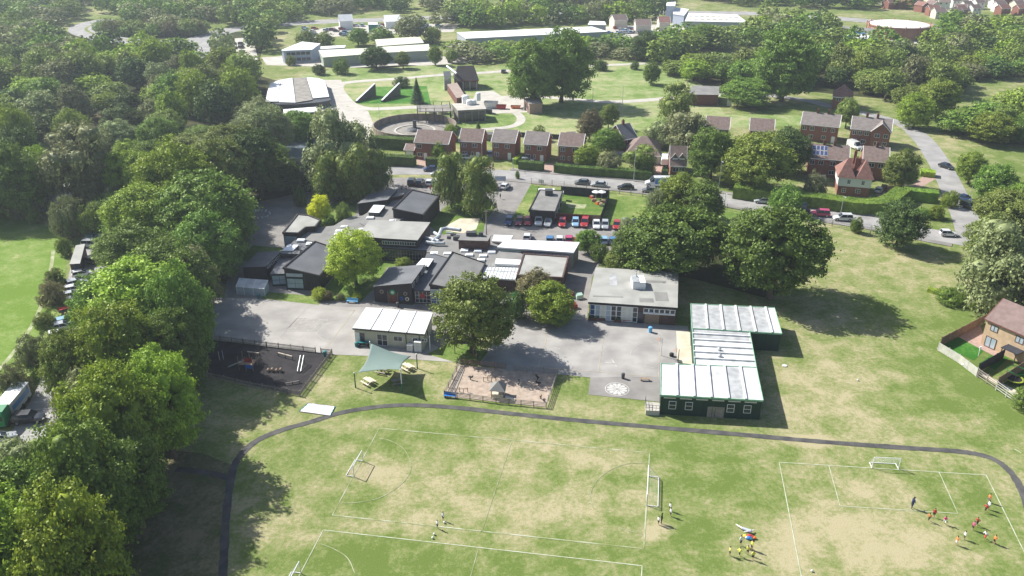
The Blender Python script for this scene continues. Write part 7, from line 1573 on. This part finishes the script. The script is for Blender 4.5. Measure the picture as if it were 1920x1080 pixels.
for (x, y, n, lab) in ((918, 716, 4, 'row of low wooden play posts in the bark play area'), (865, 737, 4, 'crossed wooden play frame at the lower left of the bark area')):
    p = G(x, y); t = thing('timber_climber', lab, 'play equipment', (p.x, p.y, 0), -.1)
    for k in range(n): MB().cyl((-1.0 + k * .66, (k % 2) * .3, 0), (-1.0 + k * .66, (k % 2) * .3, .9), .06, .06, 6).build('post', M['wood'], t, True)
    MB().cyl((-1.0, 0, .7), (1.0, .3, .7), .05, .05, 6).build('bar', M['wood'], t, True)
t = thing('boardwalk', 'grey board strip along the left of the bark play area', 'boardwalk', G(856, 715).to_tuple()[:2] + (0,)); P = poly_px([(862, 690), (871, 693), (853, 738), (842, 736)]); MB().prism([(p.x, p.y) for p in P], .03, .12).build('boards', M['wood_grey'], t)
# dark play area
def beam(a, b, h, m, label, r=.1):
    A, B_ = G(*a), G(*b); t = thing('balance_beam', label, 'play equipment', (A.x, A.y, 0)); MB().cyl((A.x, A.y, h), (B_.x, B_.y, h), r, r, 8).build('beam', M[m], t)
    for p in (A, A.lerp(B_, .5), B_): MB().cyl((p.x, p.y, 0), (p.x, p.y, h + .1), .07, .07, 6).build('leg', M['steel_dark'], t)
beam((464, 664), (487, 667), .5, 'wood_pale', 'pale beam at the back of the dark play area'); beam((522, 668), (549, 675), .7, 'wood_pale', 'tilted log beam at the back right of the dark play area'); beam((535, 723), (562, 718), .4, 'wood_grey', 'grey log beam at the front of the dark play area')
p = G(564, 690); t = thing('parallel_rail', 'two white rails side by side at the right of the dark play area', 'play equipment', (p.x, p.y, 0), 0)
for x in (-.25, .3):
    MB().cyl((x, 1.6, 1.5), (x + .1, -1.6, .35), .07, .07, 8).build('rail', M['galv'], t, True)
    for y in (1.5, -1.4): MB().cyl((x, y, 0), (x, y, 1.4 if y > 0 else .4), .05, .05, 6).build('leg', M['steel_dark'], t, True)
p = G(466, 690); t = thing('climbing_frame', 'dark climbing tower with red and blue panels in the dark play area', 'climbing frame', (p.x, p.y, 0), -.1)
for x in (-1.2, 0, 1.2):
    for y in (-.9, .9): MB().cyl((x, y, 0), (x, y, 2.6), .07, .07, 6).build('post', M['wood'], t, True)
MB().bx(-1.2, 1.2, -.9, .9, 1.1, 1.18).build('platform', M['wood'], t, True); MB().bx(-.1, 1.2, -.98, -.93, 1.7, 2.5).build('red_panel', M['red_paint'], t, True); MB().bx(-.1, 1.2, -.98, -.93, .5, 1.2).build('blue_panel', M['blue_paint'], t, True); MB().box((-2.3, 0, .6), (2.6, .5, .06), 0, 0, 0, -.45).build('slide', M['galv'], t, True)
p = G(515, 697); t = thing('tunnel_frame', 'brown wooden step frame in the middle of the dark play area', 'play equipment', (p.x, p.y, 0), -.05)
for k in range(4): MB().bx(-1.2 + k * .7, -1.0 + k * .7, -.3, .3, 0, .5 + .15 * (k % 2)).build('step', M['wood'], t, True)
for (a, lab) in (((412, 676), 'left thin white pole in the shaded corner of the dark play area'), ((419, 674), 'right thin white pole in the shaded corner of the dark play area')):
    p = G(*a); tag(MB().cyl((p.x, p.y, 0), (p.x, p.y, 1.7), .04, .04, 6).ball((p.x, p.y, 1.7), .06, 6, 4).build('pole', M['white_paint']), lab, 'pole')
# covered sand box
cs = thing('sandpit_cover', 'pale blue white sheet weighed down over a sandpit on the lawn', 'sandpit', G(595, 768).to_tuple()[:2] + (0,)); P = poly_px([(561, 772), (578, 757), (628, 763), (619, 780)])
mb = MB(); N = 10
for i in range(N + 1):
    for j in range(N + 1):
        u, v = i / N, j / N; q = P[0] * (1 - u) * (1 - v) + P[1] * u * (1 - v) + P[2] * u * v + P[3] * (1 - u) * v; mb.v.append((q.x, q.y, .1 + .03 * math.sin(i * 1.9 + j) + .02 * math.cos(j * 2.3)))
mb.add([], []); 
for i in range(N):
    for j in range(N): mb.f.append((i * (N + 1) + j, (i + 1) * (N + 1) + j, (i + 1) * (N + 1) + j + 1, i * (N + 1) + j + 1)); mb.m.append(0)
mb.build('sheet', M['tarp'], cs, smooth=True)
for i in range(4):
    a, b = P[i], P[(i + 1) % 4]; d = b - a; MB().box(((a.x + b.x) / 2, (a.y + b.y) / 2, .06), (d.length, .14, .12), math.atan2(d.y, d.x)).build('edge_board', M['wood_grey'] if i % 2 else M['teal'], cs)
# playground shelter under the dark tree, garden things
p = G(872, 658); t = thing('timber_shelter', 'low timber shelter in the shade of the big dark green tree', 'shelter', (p.x, p.y, 0), -.1)
for x in (-1.6, 1.6):
    for y in (-1, 1): MB().bx(x - .06, x + .06, y - .06, y + .06, 0, 2.1).build('post', M['wood'], t, True)
MB().bx(-1.9, 1.9, -1.3, 1.3, 2.1, 2.22).build('roof', M['wood_grey'], t, True)
for (x, y, m, lab, nm) in ((967, 560, 'post_green', 'bright green play slide in the nursery yard', 'toy_slide'), (1069, 556, 'pink', 'magenta playhouse in the nursery garden', 'toy_house'), (1086, 560, 'mint', 'pale green play table in the nursery garden', 'toy_table'), (1075, 578, 'red_paint', 'small red toy box in the nursery garden', 'toy_box'), (1078, 424 + 30, 'red_paint', 'red toy car on the patio by the white roof', 'toy_car')):
    p = G(x, y); t = thing(nm, lab, 'toy', (p.x, p.y, 0), .3); mm = PAINT['pink'] if m == 'pink' else M[m]
    MB().bx(-.7, .7, -.45, .45, .1, .8).build('body', mm, t, True); MB().box((0, 0, .95), (1.2, .8, .12), 0, 0, .3).build('top', mm, t, True)
for (x, y, lab) in ((1056, 379, 'white parasol left in the lodge garden'), (1119 - 0, 371, 'white parasol nearer the corner of the lodge garden')):
    x = 1117 if 'left' in lab else 1128; p = G(x, 373); t = thing('parasol', lab, 'parasol', (p.x, p.y, 0)); MB().cyl((0, 0, 0), (0, 0, 2.2), .03, .03, 6).build('pole', M['white_paint'], t, True); MB().cyl((0, 0, 1.9), (0, 0, 2.35), 1.1, .03, 8).build('canopy', M['white_paint'], t, True)
for i, (x, y, m) in enumerate(((1114, 378, 'wood'), (1121, 383, 'orange_paint'), (1127, 386, 'wood_pale'), (1110, 372, 'red_paint'), (1131, 380, 'wood'))):
    p = G(x, y); t = thing('garden_box', ('brown', 'orange', 'pale', 'red', 'dark wooden')[i] + ' garden box among the clutter of the lodge garden', 'box', (p.x, p.y, 0), i * .7); MB().bx(-.6, .6, -.4, .4, 0, .6).build('box', M[m], t, True); MB().bx(-.5, .5, -.3, .3, .6, .75).build('lid', M['wood'], t, True)
# back gardens
p = G(1900, 716); t = thing('trampoline', 'round trampoline with lime green rim in the third back garden', 'trampoline', (p.x, p.y, 0)); mb = MB(); ring(mb, (0, 0), 1.15, 1.45, .6, .68, 24); mb.build('rim_pad', LEAF['lime'], t, True); mb = MB(); fan(mb, (0, 0), 1.15, .62, 24); mb.build('mat', M['black_plastic'], t, True)
mb = MB(); ring(mb, (0, 0), 1.4, 1.42, 2.15, 2.25, 24); mb.build('top_ring', M['post_green'], t, True)
for k in range(6): a = k * math.pi / 3; MB().cyl((1.42 * math.cos(a), 1.42 * math.sin(a), 0), (1.42 * math.cos(a), 1.42 * math.sin(a), 2.2), .03, .03, 5).build('pole', M['steel_dark'], t, True)
p = G(1834, 668); t = thing('washing_line_post', 'folded white rotary line on the first back lawn', 'post', (p.x, p.y, 0)); MB().cyl((0, 0, 0), (0, 0, 1.9), .05, .05, 6).build('pole', M['white_paint'], t, True); MB().cyl((0, 0, .7), (0, 0, 1.9), .05, .16, 8).build('folded_arms', M['white_paint'], t, True)
p = G(1808, 686); tag(MB().ball((p.x, p.y, .3), .45, 10, 7, 0, (1.2, .9, .8)).build('sack', M['white_paint']), 'white sack outside the pale garden fence', 'sack')
# ---------------------------------------------------------------- people
def body_mesh(pose):
    J = {'stand': dict(hip=.92, kneeL=(.02, .1, .5), kneeR=(.02, -.1, .5), footL=(0, .11, .06), footR=(0, -.11, .06), chest=(0, 0, 1.3), neck=(0, 0, 1.48), elL=(-.02, .25, 1.12), elR=(-.02, -.25, 1.12), haL=(.1, .24, .88), haR=(.1, -.24, .88)),
         'run': dict(hip=.9, kneeL=(.26, .1, .58), kneeR=(-.02, -.1, .48), footL=(.18, .1, .14), footR=(-.3, -.1, .1), chest=(.1, 0, 1.27), neck=(.14, 0, 1.44), elL=(-.14, .27, 1.12), elR=(.18, -.27, 1.12), haL=(-.02, .25, .95), haR=(.38, -.2, 1.2)),
         'reach': dict(hip=.9, kneeL=(.05, .12, .48), kneeR=(-.08, -.12, .48), footL=(.12, .13, .06), footR=(-.18, -.13, .06), chest=(.03, 0, 1.28), neck=(.05, 0, 1.46), elL=(.22, .22, 1.2), elR=(.0, -.27, 1.12), haL=(.46, .2, 1.3), haR=(.14, -.26, .95)),
         'sit': dict(hip=.14, kneeL=(.36, .18, .3), kneeR=(.36, -.18, .3), footL=(.34, .05, .06), footR=(.34, -.05, .06), chest=(-.02, 0, .5), neck=(0, 0, .68), elL=(.1, .25, .36), elR=(.1, -.25, .36), haL=(.3, .14, .26), haR=(.3, -.14, .26))}[pose]
    hz = J['hip']; V = [((-.0, 0, hz)), ((0, 0, hz + .18) if pose != 'sit' else (-.03, 0, .32)), J['chest'], J['neck']]; rad = [(.135, .16), (.115, .14), (.12, .18), (.05, .055)]; E = [(0, 1), (1, 2), (2, 3)]
    head = Vector(J['neck']) + Vector((.02, 0, .1)); V += [tuple(head)]; rad.append((.085, .08)); E.append((3, 4)); V.append(tuple(head + Vector((.005, 0, .1)))); rad.append((.09, .08)); E.append((4, 5))
    for s, sd in ((1, 'L'), (-1, 'R')):
        n = len(V); V += [(0, s * .09, hz - .06 if pose != 'sit' else hz), J['knee' + sd], J['foot' + sd], tuple(Vector(J['foot' + sd]) + Vector((.14, 0, -.02)))]; rad += [(.085, .085), (.055, .055), (.04, .04), (.035, .04)]; E += [(0, n), (n, n + 1), (n + 1, n + 2), (n + 2, n + 3)]
        n = len(V); ch = Vector(J['chest']); V += [tuple(ch + Vector((0, s * .17, .08))), J['el' + sd], J['ha' + sd], tuple(Vector(J['ha' + sd]) * 1.0 + (Vector(J['ha' + sd]) - Vector(J['el' + sd])) * .3)]; rad += [(.055, .055), (.04, .04), (.03, .028), (.028, .02)]; E += [(2, n), (n, n + 1), (n + 1, n + 2), (n + 2, n + 3)]
    me = bpy.data.meshes.new('body_cage'); me.from_pydata([tuple(v) for v in V], E, []); o = bpy.data.objects.new('body_cage', me); col.objects.link(o)
    sk = o.modifiers.new('skin', 'SKIN'); sk.use_smooth_shade = True
    for i, r in enumerate(rad): me.skin_vertices[0].data[i].radius = r
    me.skin_vertices[0].data[0].use_root = True
    ss = o.modifiers.new('sub', 'SUBSURF'); ss.levels = 1; ss.render_levels = 1
    dg = bpy.context.evaluated_depsgraph_get(); out = bpy.data.meshes.new_from_object(o.evaluated_get(dg)); bpy.data.objects.remove(o)
    out.materials.clear(); out.materials.append(M['skin']); return out, J
PB = {k: body_mesh(k) for k in ('stand', 'run', 'reach', 'sit')}
CL = {}
for k, c in (('white', (.78, .78, .8)), ('orange', (.75, .26, .08)), ('red', (.6, .05, .05)), ('yellow', (.72, .7, .14)), ('navy', (.02, .03, .09)), ('black', (.012, .012, .014)), ('pale_blue', (.4, .58, .66)), ('pink', (.65, .1, .25)), ('grey', (.2, .2, .22)), ('teal_c', (.02, .2, .25))): CL[k] = mat('cloth_' + k, c, .85)
def cloth_from(body, test, off):
    me = bpy.data.meshes.new('cloth'); vs = [v.co + v.normal * off for v in body.vertices]; fs = [tuple(p.vertices) for p in body.polygons if test(p.center)]
    used = sorted({i for f in fs for i in f}); mp = {j: i for i, j in enumerate(used)}; me.from_pydata([tuple(vs[j]) for j in used], [], [tuple(mp[i] for i in f) for f in fs]); me.materials.append(CL['white']); me.polygons.foreach_set('use_smooth', [True] * len(fs)); return me
PROTO = {}
for k, (bm_, J) in PB.items():
    hz = J['hip']; nz = J['neck'][2]
    sh = cloth_from(bm_, lambda c: hz - .06 < c.z < nz - .01 and (abs(c.y) < .3) and (k == 'sit' or abs(c.y) < .24 or c.z > nz - .42), .018)
    if k == 'sit': so = cloth_from(bm_, lambda c: c.z < .26 and c.x < .3, .014)
    else: so = cloth_from(bm_, lambda c: hz - .42 < c.z < hz + .02 and abs(c.y) < .21, .022)
    hr_ = MB(); hd = Vector(J['neck']) + Vector((.015, 0, .2)); hr_.ball((hd.x - .015, hd.y, hd.z + .012), .108, 10, 7, 0, (1, .92, 1)); hm = bpy.data.meshes.new('hair'); hv = [v for v in hr_.v]; hf = [f for f in hr_.f if sum(hv[i][2] for i in f) / len(f) > hd.z - .02 or sum(hv[i][0] for i in f) / len(f) < hd.x - .03]; hm.from_pydata(hv, [], hf); hm.materials.append(M['hair'])
    PROTO[k] = (bm_, sh, so, hm)
def person(px, py, pose, ang, shirt, shorts, h, label, group=None, legs=None):
    p = G(px, py); t = thing('person', label, 'person', (p.x, p.y, .05 if pose != 'sit' else .04), R(ang), group); s = h / 1.75; t.scale = (s, s, s)
    bm_, sh, so, hm = PROTO[pose]
    for nm, me, m in (('body', bm_, None), ('shirt', sh, CL[shirt]), ('shorts' if shorts != 'navy' else 'trousers', so, CL[shorts]), ('hair', hm, None)):
        o = bpy.data.objects.new(nm, me); col.objects.link(o); o.parent = t
        if m: o.material_slots[0].link = 'OBJECT'; o.material_slots[0].material = m
        if nm == 'body' and legs: o.material_slots[0].link = 'OBJECT'; o.material_slots[0].material = CL[legs]
GK = 'children playing football on the right pitch'
for a in ((1709, 953, 'reach', 20, 'navy', 'navy', 1.8, 'adult in navy clothes standing in the penalty box with one arm out', None, 'navy'),
          (1741, 978, 'run', 200, 'orange', 'black', 1.4, 'child in an orange bib running, left one of the trio', GK), (1750, 970, 'stand', 240, 'red', 'black', 1.4, 'child in a red bib behind the orange bib of the trio', GK), (1770, 983, 'run', 250, 'pink', 'white', 1.4, 'child in a pinkish red bib right of the trio', GK),
          (1853, 942, 'stand', 200, 'orange', 'grey', 1.4, 'child in an orange top farthest from the camera', GK), (1847, 961, 'run', 190, 'red', 'black', 1.45, 'child in a red bib running near the right touchline', GK), (1852, 955, 'stand', 190, 'white', 'grey', 1.4, 'child in white close behind the red bib at the touchline', GK),
          (1831, 986, 'run', 210, 'red', 'black', 1.4, 'child in a red bib, right one of a close pair', GK), (1823, 994, 'stand', 180, 'pink', 'black', 1.4, 'child in a pink and white top, left one of a close pair', GK), (1846, 1012, 'run', 200, 'white', 'red', 1.45, 'child in white running with arms bent, right side', GK), (1863, 1020, 'stand', 190, 'orange', 'black', 1.4, 'child in a pale orange top nearest the right edge', GK),
          (1807, 1012, 'stand', 170, 'white', 'black', 1.35, 'child in a white top and black shorts standing', GK), (1792, 1022, 'stand', 190, 'orange', 'white', 1.4, 'child in an orange bib, lowest of the red and orange group', GK)): person(*a)
GY = 'children in yellow bibs on the field'
for a in ((1367.5, 1042, 'stand', 0, 'yellow', 'black', 1.4, 'child in a yellow bib at the left end of the yellow group', GY), (1385, 1044, 'run', 30, 'yellow', 'black', 1.4, 'child in a yellow bib stepping, second from left', GY), (1401, 1040, 'stand', 60, 'yellow', 'black', 1.4, 'child in a yellow bib in the middle of the yellow group', GY), (1411, 1050, 'stand', 90, 'yellow', 'black', 1.45, 'child in a yellow bib nearest the camera', GY),
          (1388, 1023, 'stand', -60, 'white', 'black', 1.6, 'person in a long white top beside the coloured kit pile', None), (1409, 1031, 'stand', 200, 'yellow', 'black', 1.5, 'person in a yellow top just below the coloured kit pile', GY)): person(*a)
for a in ((831, 976, 'stand', 230, 'white', 'black', 1.35, 'child in white with a ball, upper one of the left pair'), (820, 991, 'stand', 40, 'white', 'black', 1.35, 'child in white, lower one of the left pair near two balls'), (1256, 958, 'stand', 200, 'white', 'black', 1.35, 'child in white behind another beside the right goal'), (1257, 968, 'stand', 200, 'white', 'black', 1.35, 'child in white in front of another beside the right goal'),
          (1234, 984, 'stand', 20, 'white', 'black', 1.35, 'child in white leaning towards the person in black'), (1240, 982, 'stand', 180, 'black', 'black', 1.65, 'person in black by the worn patch below the right goal', None, 'black')): person(*a)
# kit pile and a mannequin-like heap
p = G(1405, 1010); t = thing('kit_pile', 'heap of red blue and yellow bibs and bags beside the yellow group', 'kit pile', (p.x, p.y, 0)); r_ = random.Random(4)
for k, (m, x, y, sx) in enumerate((('red_paint', .1, .35, .55), ('blue_paint', -.1, -.1, .5), ('red_paint', .5, .15, .4), ('orange_paint', .75, -.05, .35), ('yellow_paint', -.6, .35, .4), ('cream_light', -.45, .0, .3), ('teal', .2, -.3, .35))): MB().ball((x * .8, y * .8, .18), sx * .75, 9, 6, 0, (1, .75, .55)).build('bag', M[m], t, True)
p = G(1394, 995); t = thing('training_dummy', 'pale blue and white inflatable lying on the grass above the kit pile', 'inflatable', (p.x, p.y, .2), -.55); mb = MB()
MB().cyl((-.2, 0, .1), (.9, 0, .15), .16, .2, 8).build('body', M['wall_pale_blue'], t, True); MB().cyl((-.2, 0, .1), (-1.1, .25, .15), .12, .06, 8).build('arm', M['white_paint'], t, True); MB().cyl((.9, 0, .1), (1.1, .45, .1), .1, .07, 8).build('leg', M['white_paint'], t, True); MB().cyl((.7, -.1, .1), (.2, -.5, .1), .1, .07, 8).build('leg', M['white_paint'], t, True)
for (x, y, lab) in ((833, 981, 'white football by the upper child of the left pair'), (814, 1003, 'white football, upper of two on the halfway line grass'), (811, 1010, 'white football, lower of two on the halfway line grass'), (1608, 714, 'white football alone on the green field'), (1522, 1072, 'white object like a flat ball at the lower pitch')):
    p = G(x, y); r = .14; mb = MB(); mb.ball((p.x, p.y, r + .03), r, 12, 8); tag(mb.build('football', M['white_paint'], smooth=True), lab, 'ball')
p = G(1471, 686); t = thing('ground_cover_plate', 'pale flat drain cover in the grass right of the green block', 'drain cover', (p.x, p.y, 0)); MB().cyl((0, 0, 0), (0, 0, .1), .45, .45, 16).build('rim', M['concrete'], t, True); MB().cyl((0, 0, .1), (0, 0, .13), .38, .38, 16).build('lid', M['roof_panel'], t, True)
# circle of pupils sitting on the shaded upper playground
c = G(484, 404); rx = 23 / px_per_m(c)
for k in range(18):
    a = 2 * math.pi * (k + .3 * math.sin(k * 5.1)) / 18; x, y = c.x + rx * math.cos(a), c.y + rx * .95 * math.sin(a)
    v = Vector((x, y, 0)); t0 = len(col.objects)
    bm_, sh, so, hm = PROTO['sit']; t = thing('person', 'child in a pale shirt sitting in the circle on the shaded playground', 'person', (x, y, .04), a + math.pi, 'children sitting in a circle'); t.scale = (.85, .85, .85)
    for nm, me, m in (('body', bm_, None), ('shirt', sh, CL['white'] if k % 4 else CL['pale_blue']), ('shorts', so, CL['grey']), ('hair', hm, None)):
        o = bpy.data.objects.new(nm, me); col.objects.link(o); o.parent = t
        if m: o.material_slots[0].link = 'OBJECT'; o.material_slots[0].material = m
for i, (x, y, s_, w_) in enumerate(((689, 357, 'orange', 'at the left of the line behind the school'), (696, 358, 'black', 'second in the line behind the school'), (727, 354, 'black', 'near the left roof corner of the back wings'), (753, 359, 'grey', 'left of the person in red behind the school'), (762, 358, 'red', 'between the two back roofs'), (792, 356, 'black', 'behind the sloping back roof'), (807, 358, 'red', 'behind the right part of the back roof'), (823, 360, 'grey', 'just left of the taller birch'),
        (938, 373, 'black', 'on the drive right of the wider birch'), (907, 413, 'black', 'on the path beside the telegraph pole'), (919, 406, 'pink', 'in the shade beside the drive'), (905, 418, 'navy', 'in front of the telegraph pole'))):
    person(x, y, 'stand', 40 * i, s_, 'black', 1.5, f'person in {s_} {w_}', 'people walking behind the school')

# garden sheds behind and beside the houses
for i, (x, y, m, lab) in enumerate(((850, 262, 'wood', 'brown garden shed behind the second roadside house'), (915, 262, 'wood_grey', 'grey garden shed behind the creeper covered house'), (1070, 262, 'wood', 'brown garden shed behind the rightmost roadside house'), (1160, 300, 'teal', 'green garden shed left of the bungalow'), (1545, 262, 'wood_grey', 'grey shed between the upper and lower right houses'), (1640, 290, 'wood', 'brown shed behind the single chimney house'), (1700, 300, 'wood_grey', 'grey shed near the bright low hedge block'), (1535, 345, 'sky_blue', 'pale blue summer house left of the red roofed cottage'))):
    p = G(x, y); t = thing('garden_shed', lab, 'shed', (p.x, p.y, 0), -.1 + .1 * (i % 3)); MB().bx(-1.3, 1.3, -1, 1, 0, 2.0).build('wall', M[m], t, True)
    MB().add([(-1.45, -1.15, 1.95), (1.45, -1.15, 1.95), (1.45, 0, 2.6), (-1.45, 0, 2.6), (1.45, 1.15, 1.95), (-1.45, 1.15, 1.95)], [(0, 1, 2, 3), (3, 2, 4, 5), (0, 3, 5), (1, 4, 2)]).build('roof', M['roof_mid'], t, True); MB().bx(-.4, .4, -1.04, -1.0, .05, 1.8).build('door', M['wood_grey'], t, True)
# ---------------------------------------------------------------- haze
hz = bpy.data.meshes.new('haze'); hb = MB(); hb.bx(-2600, 2600, -300, 4300, -1.0, 85); ho = hb.build('haze', bpy.data.materials.new('haze')); tag(ho, 'thin blue summer haze over the whole view', 'haze', kind='stuff')
hm_ = ho.data.materials[0]; hm_.use_nodes = True; hm_.node_tree.nodes.clear(); ou = hm_.node_tree.nodes.new('ShaderNodeOutputMaterial'); pv = hm_.node_tree.nodes.new('ShaderNodeVolumePrincipled')
pv.inputs['Color'].default_value = (.8, .89, 1.0, 1); pv.inputs['Density'].default_value = 0.00022; pv.inputs['Anisotropy'].default_value = 0.25
hm_.node_tree.links.new(pv.outputs[0], ou.inputs['Volume'])
for ch in CARS.values():
    if ch['label'] == 'x': print('unused proto', ch.name)
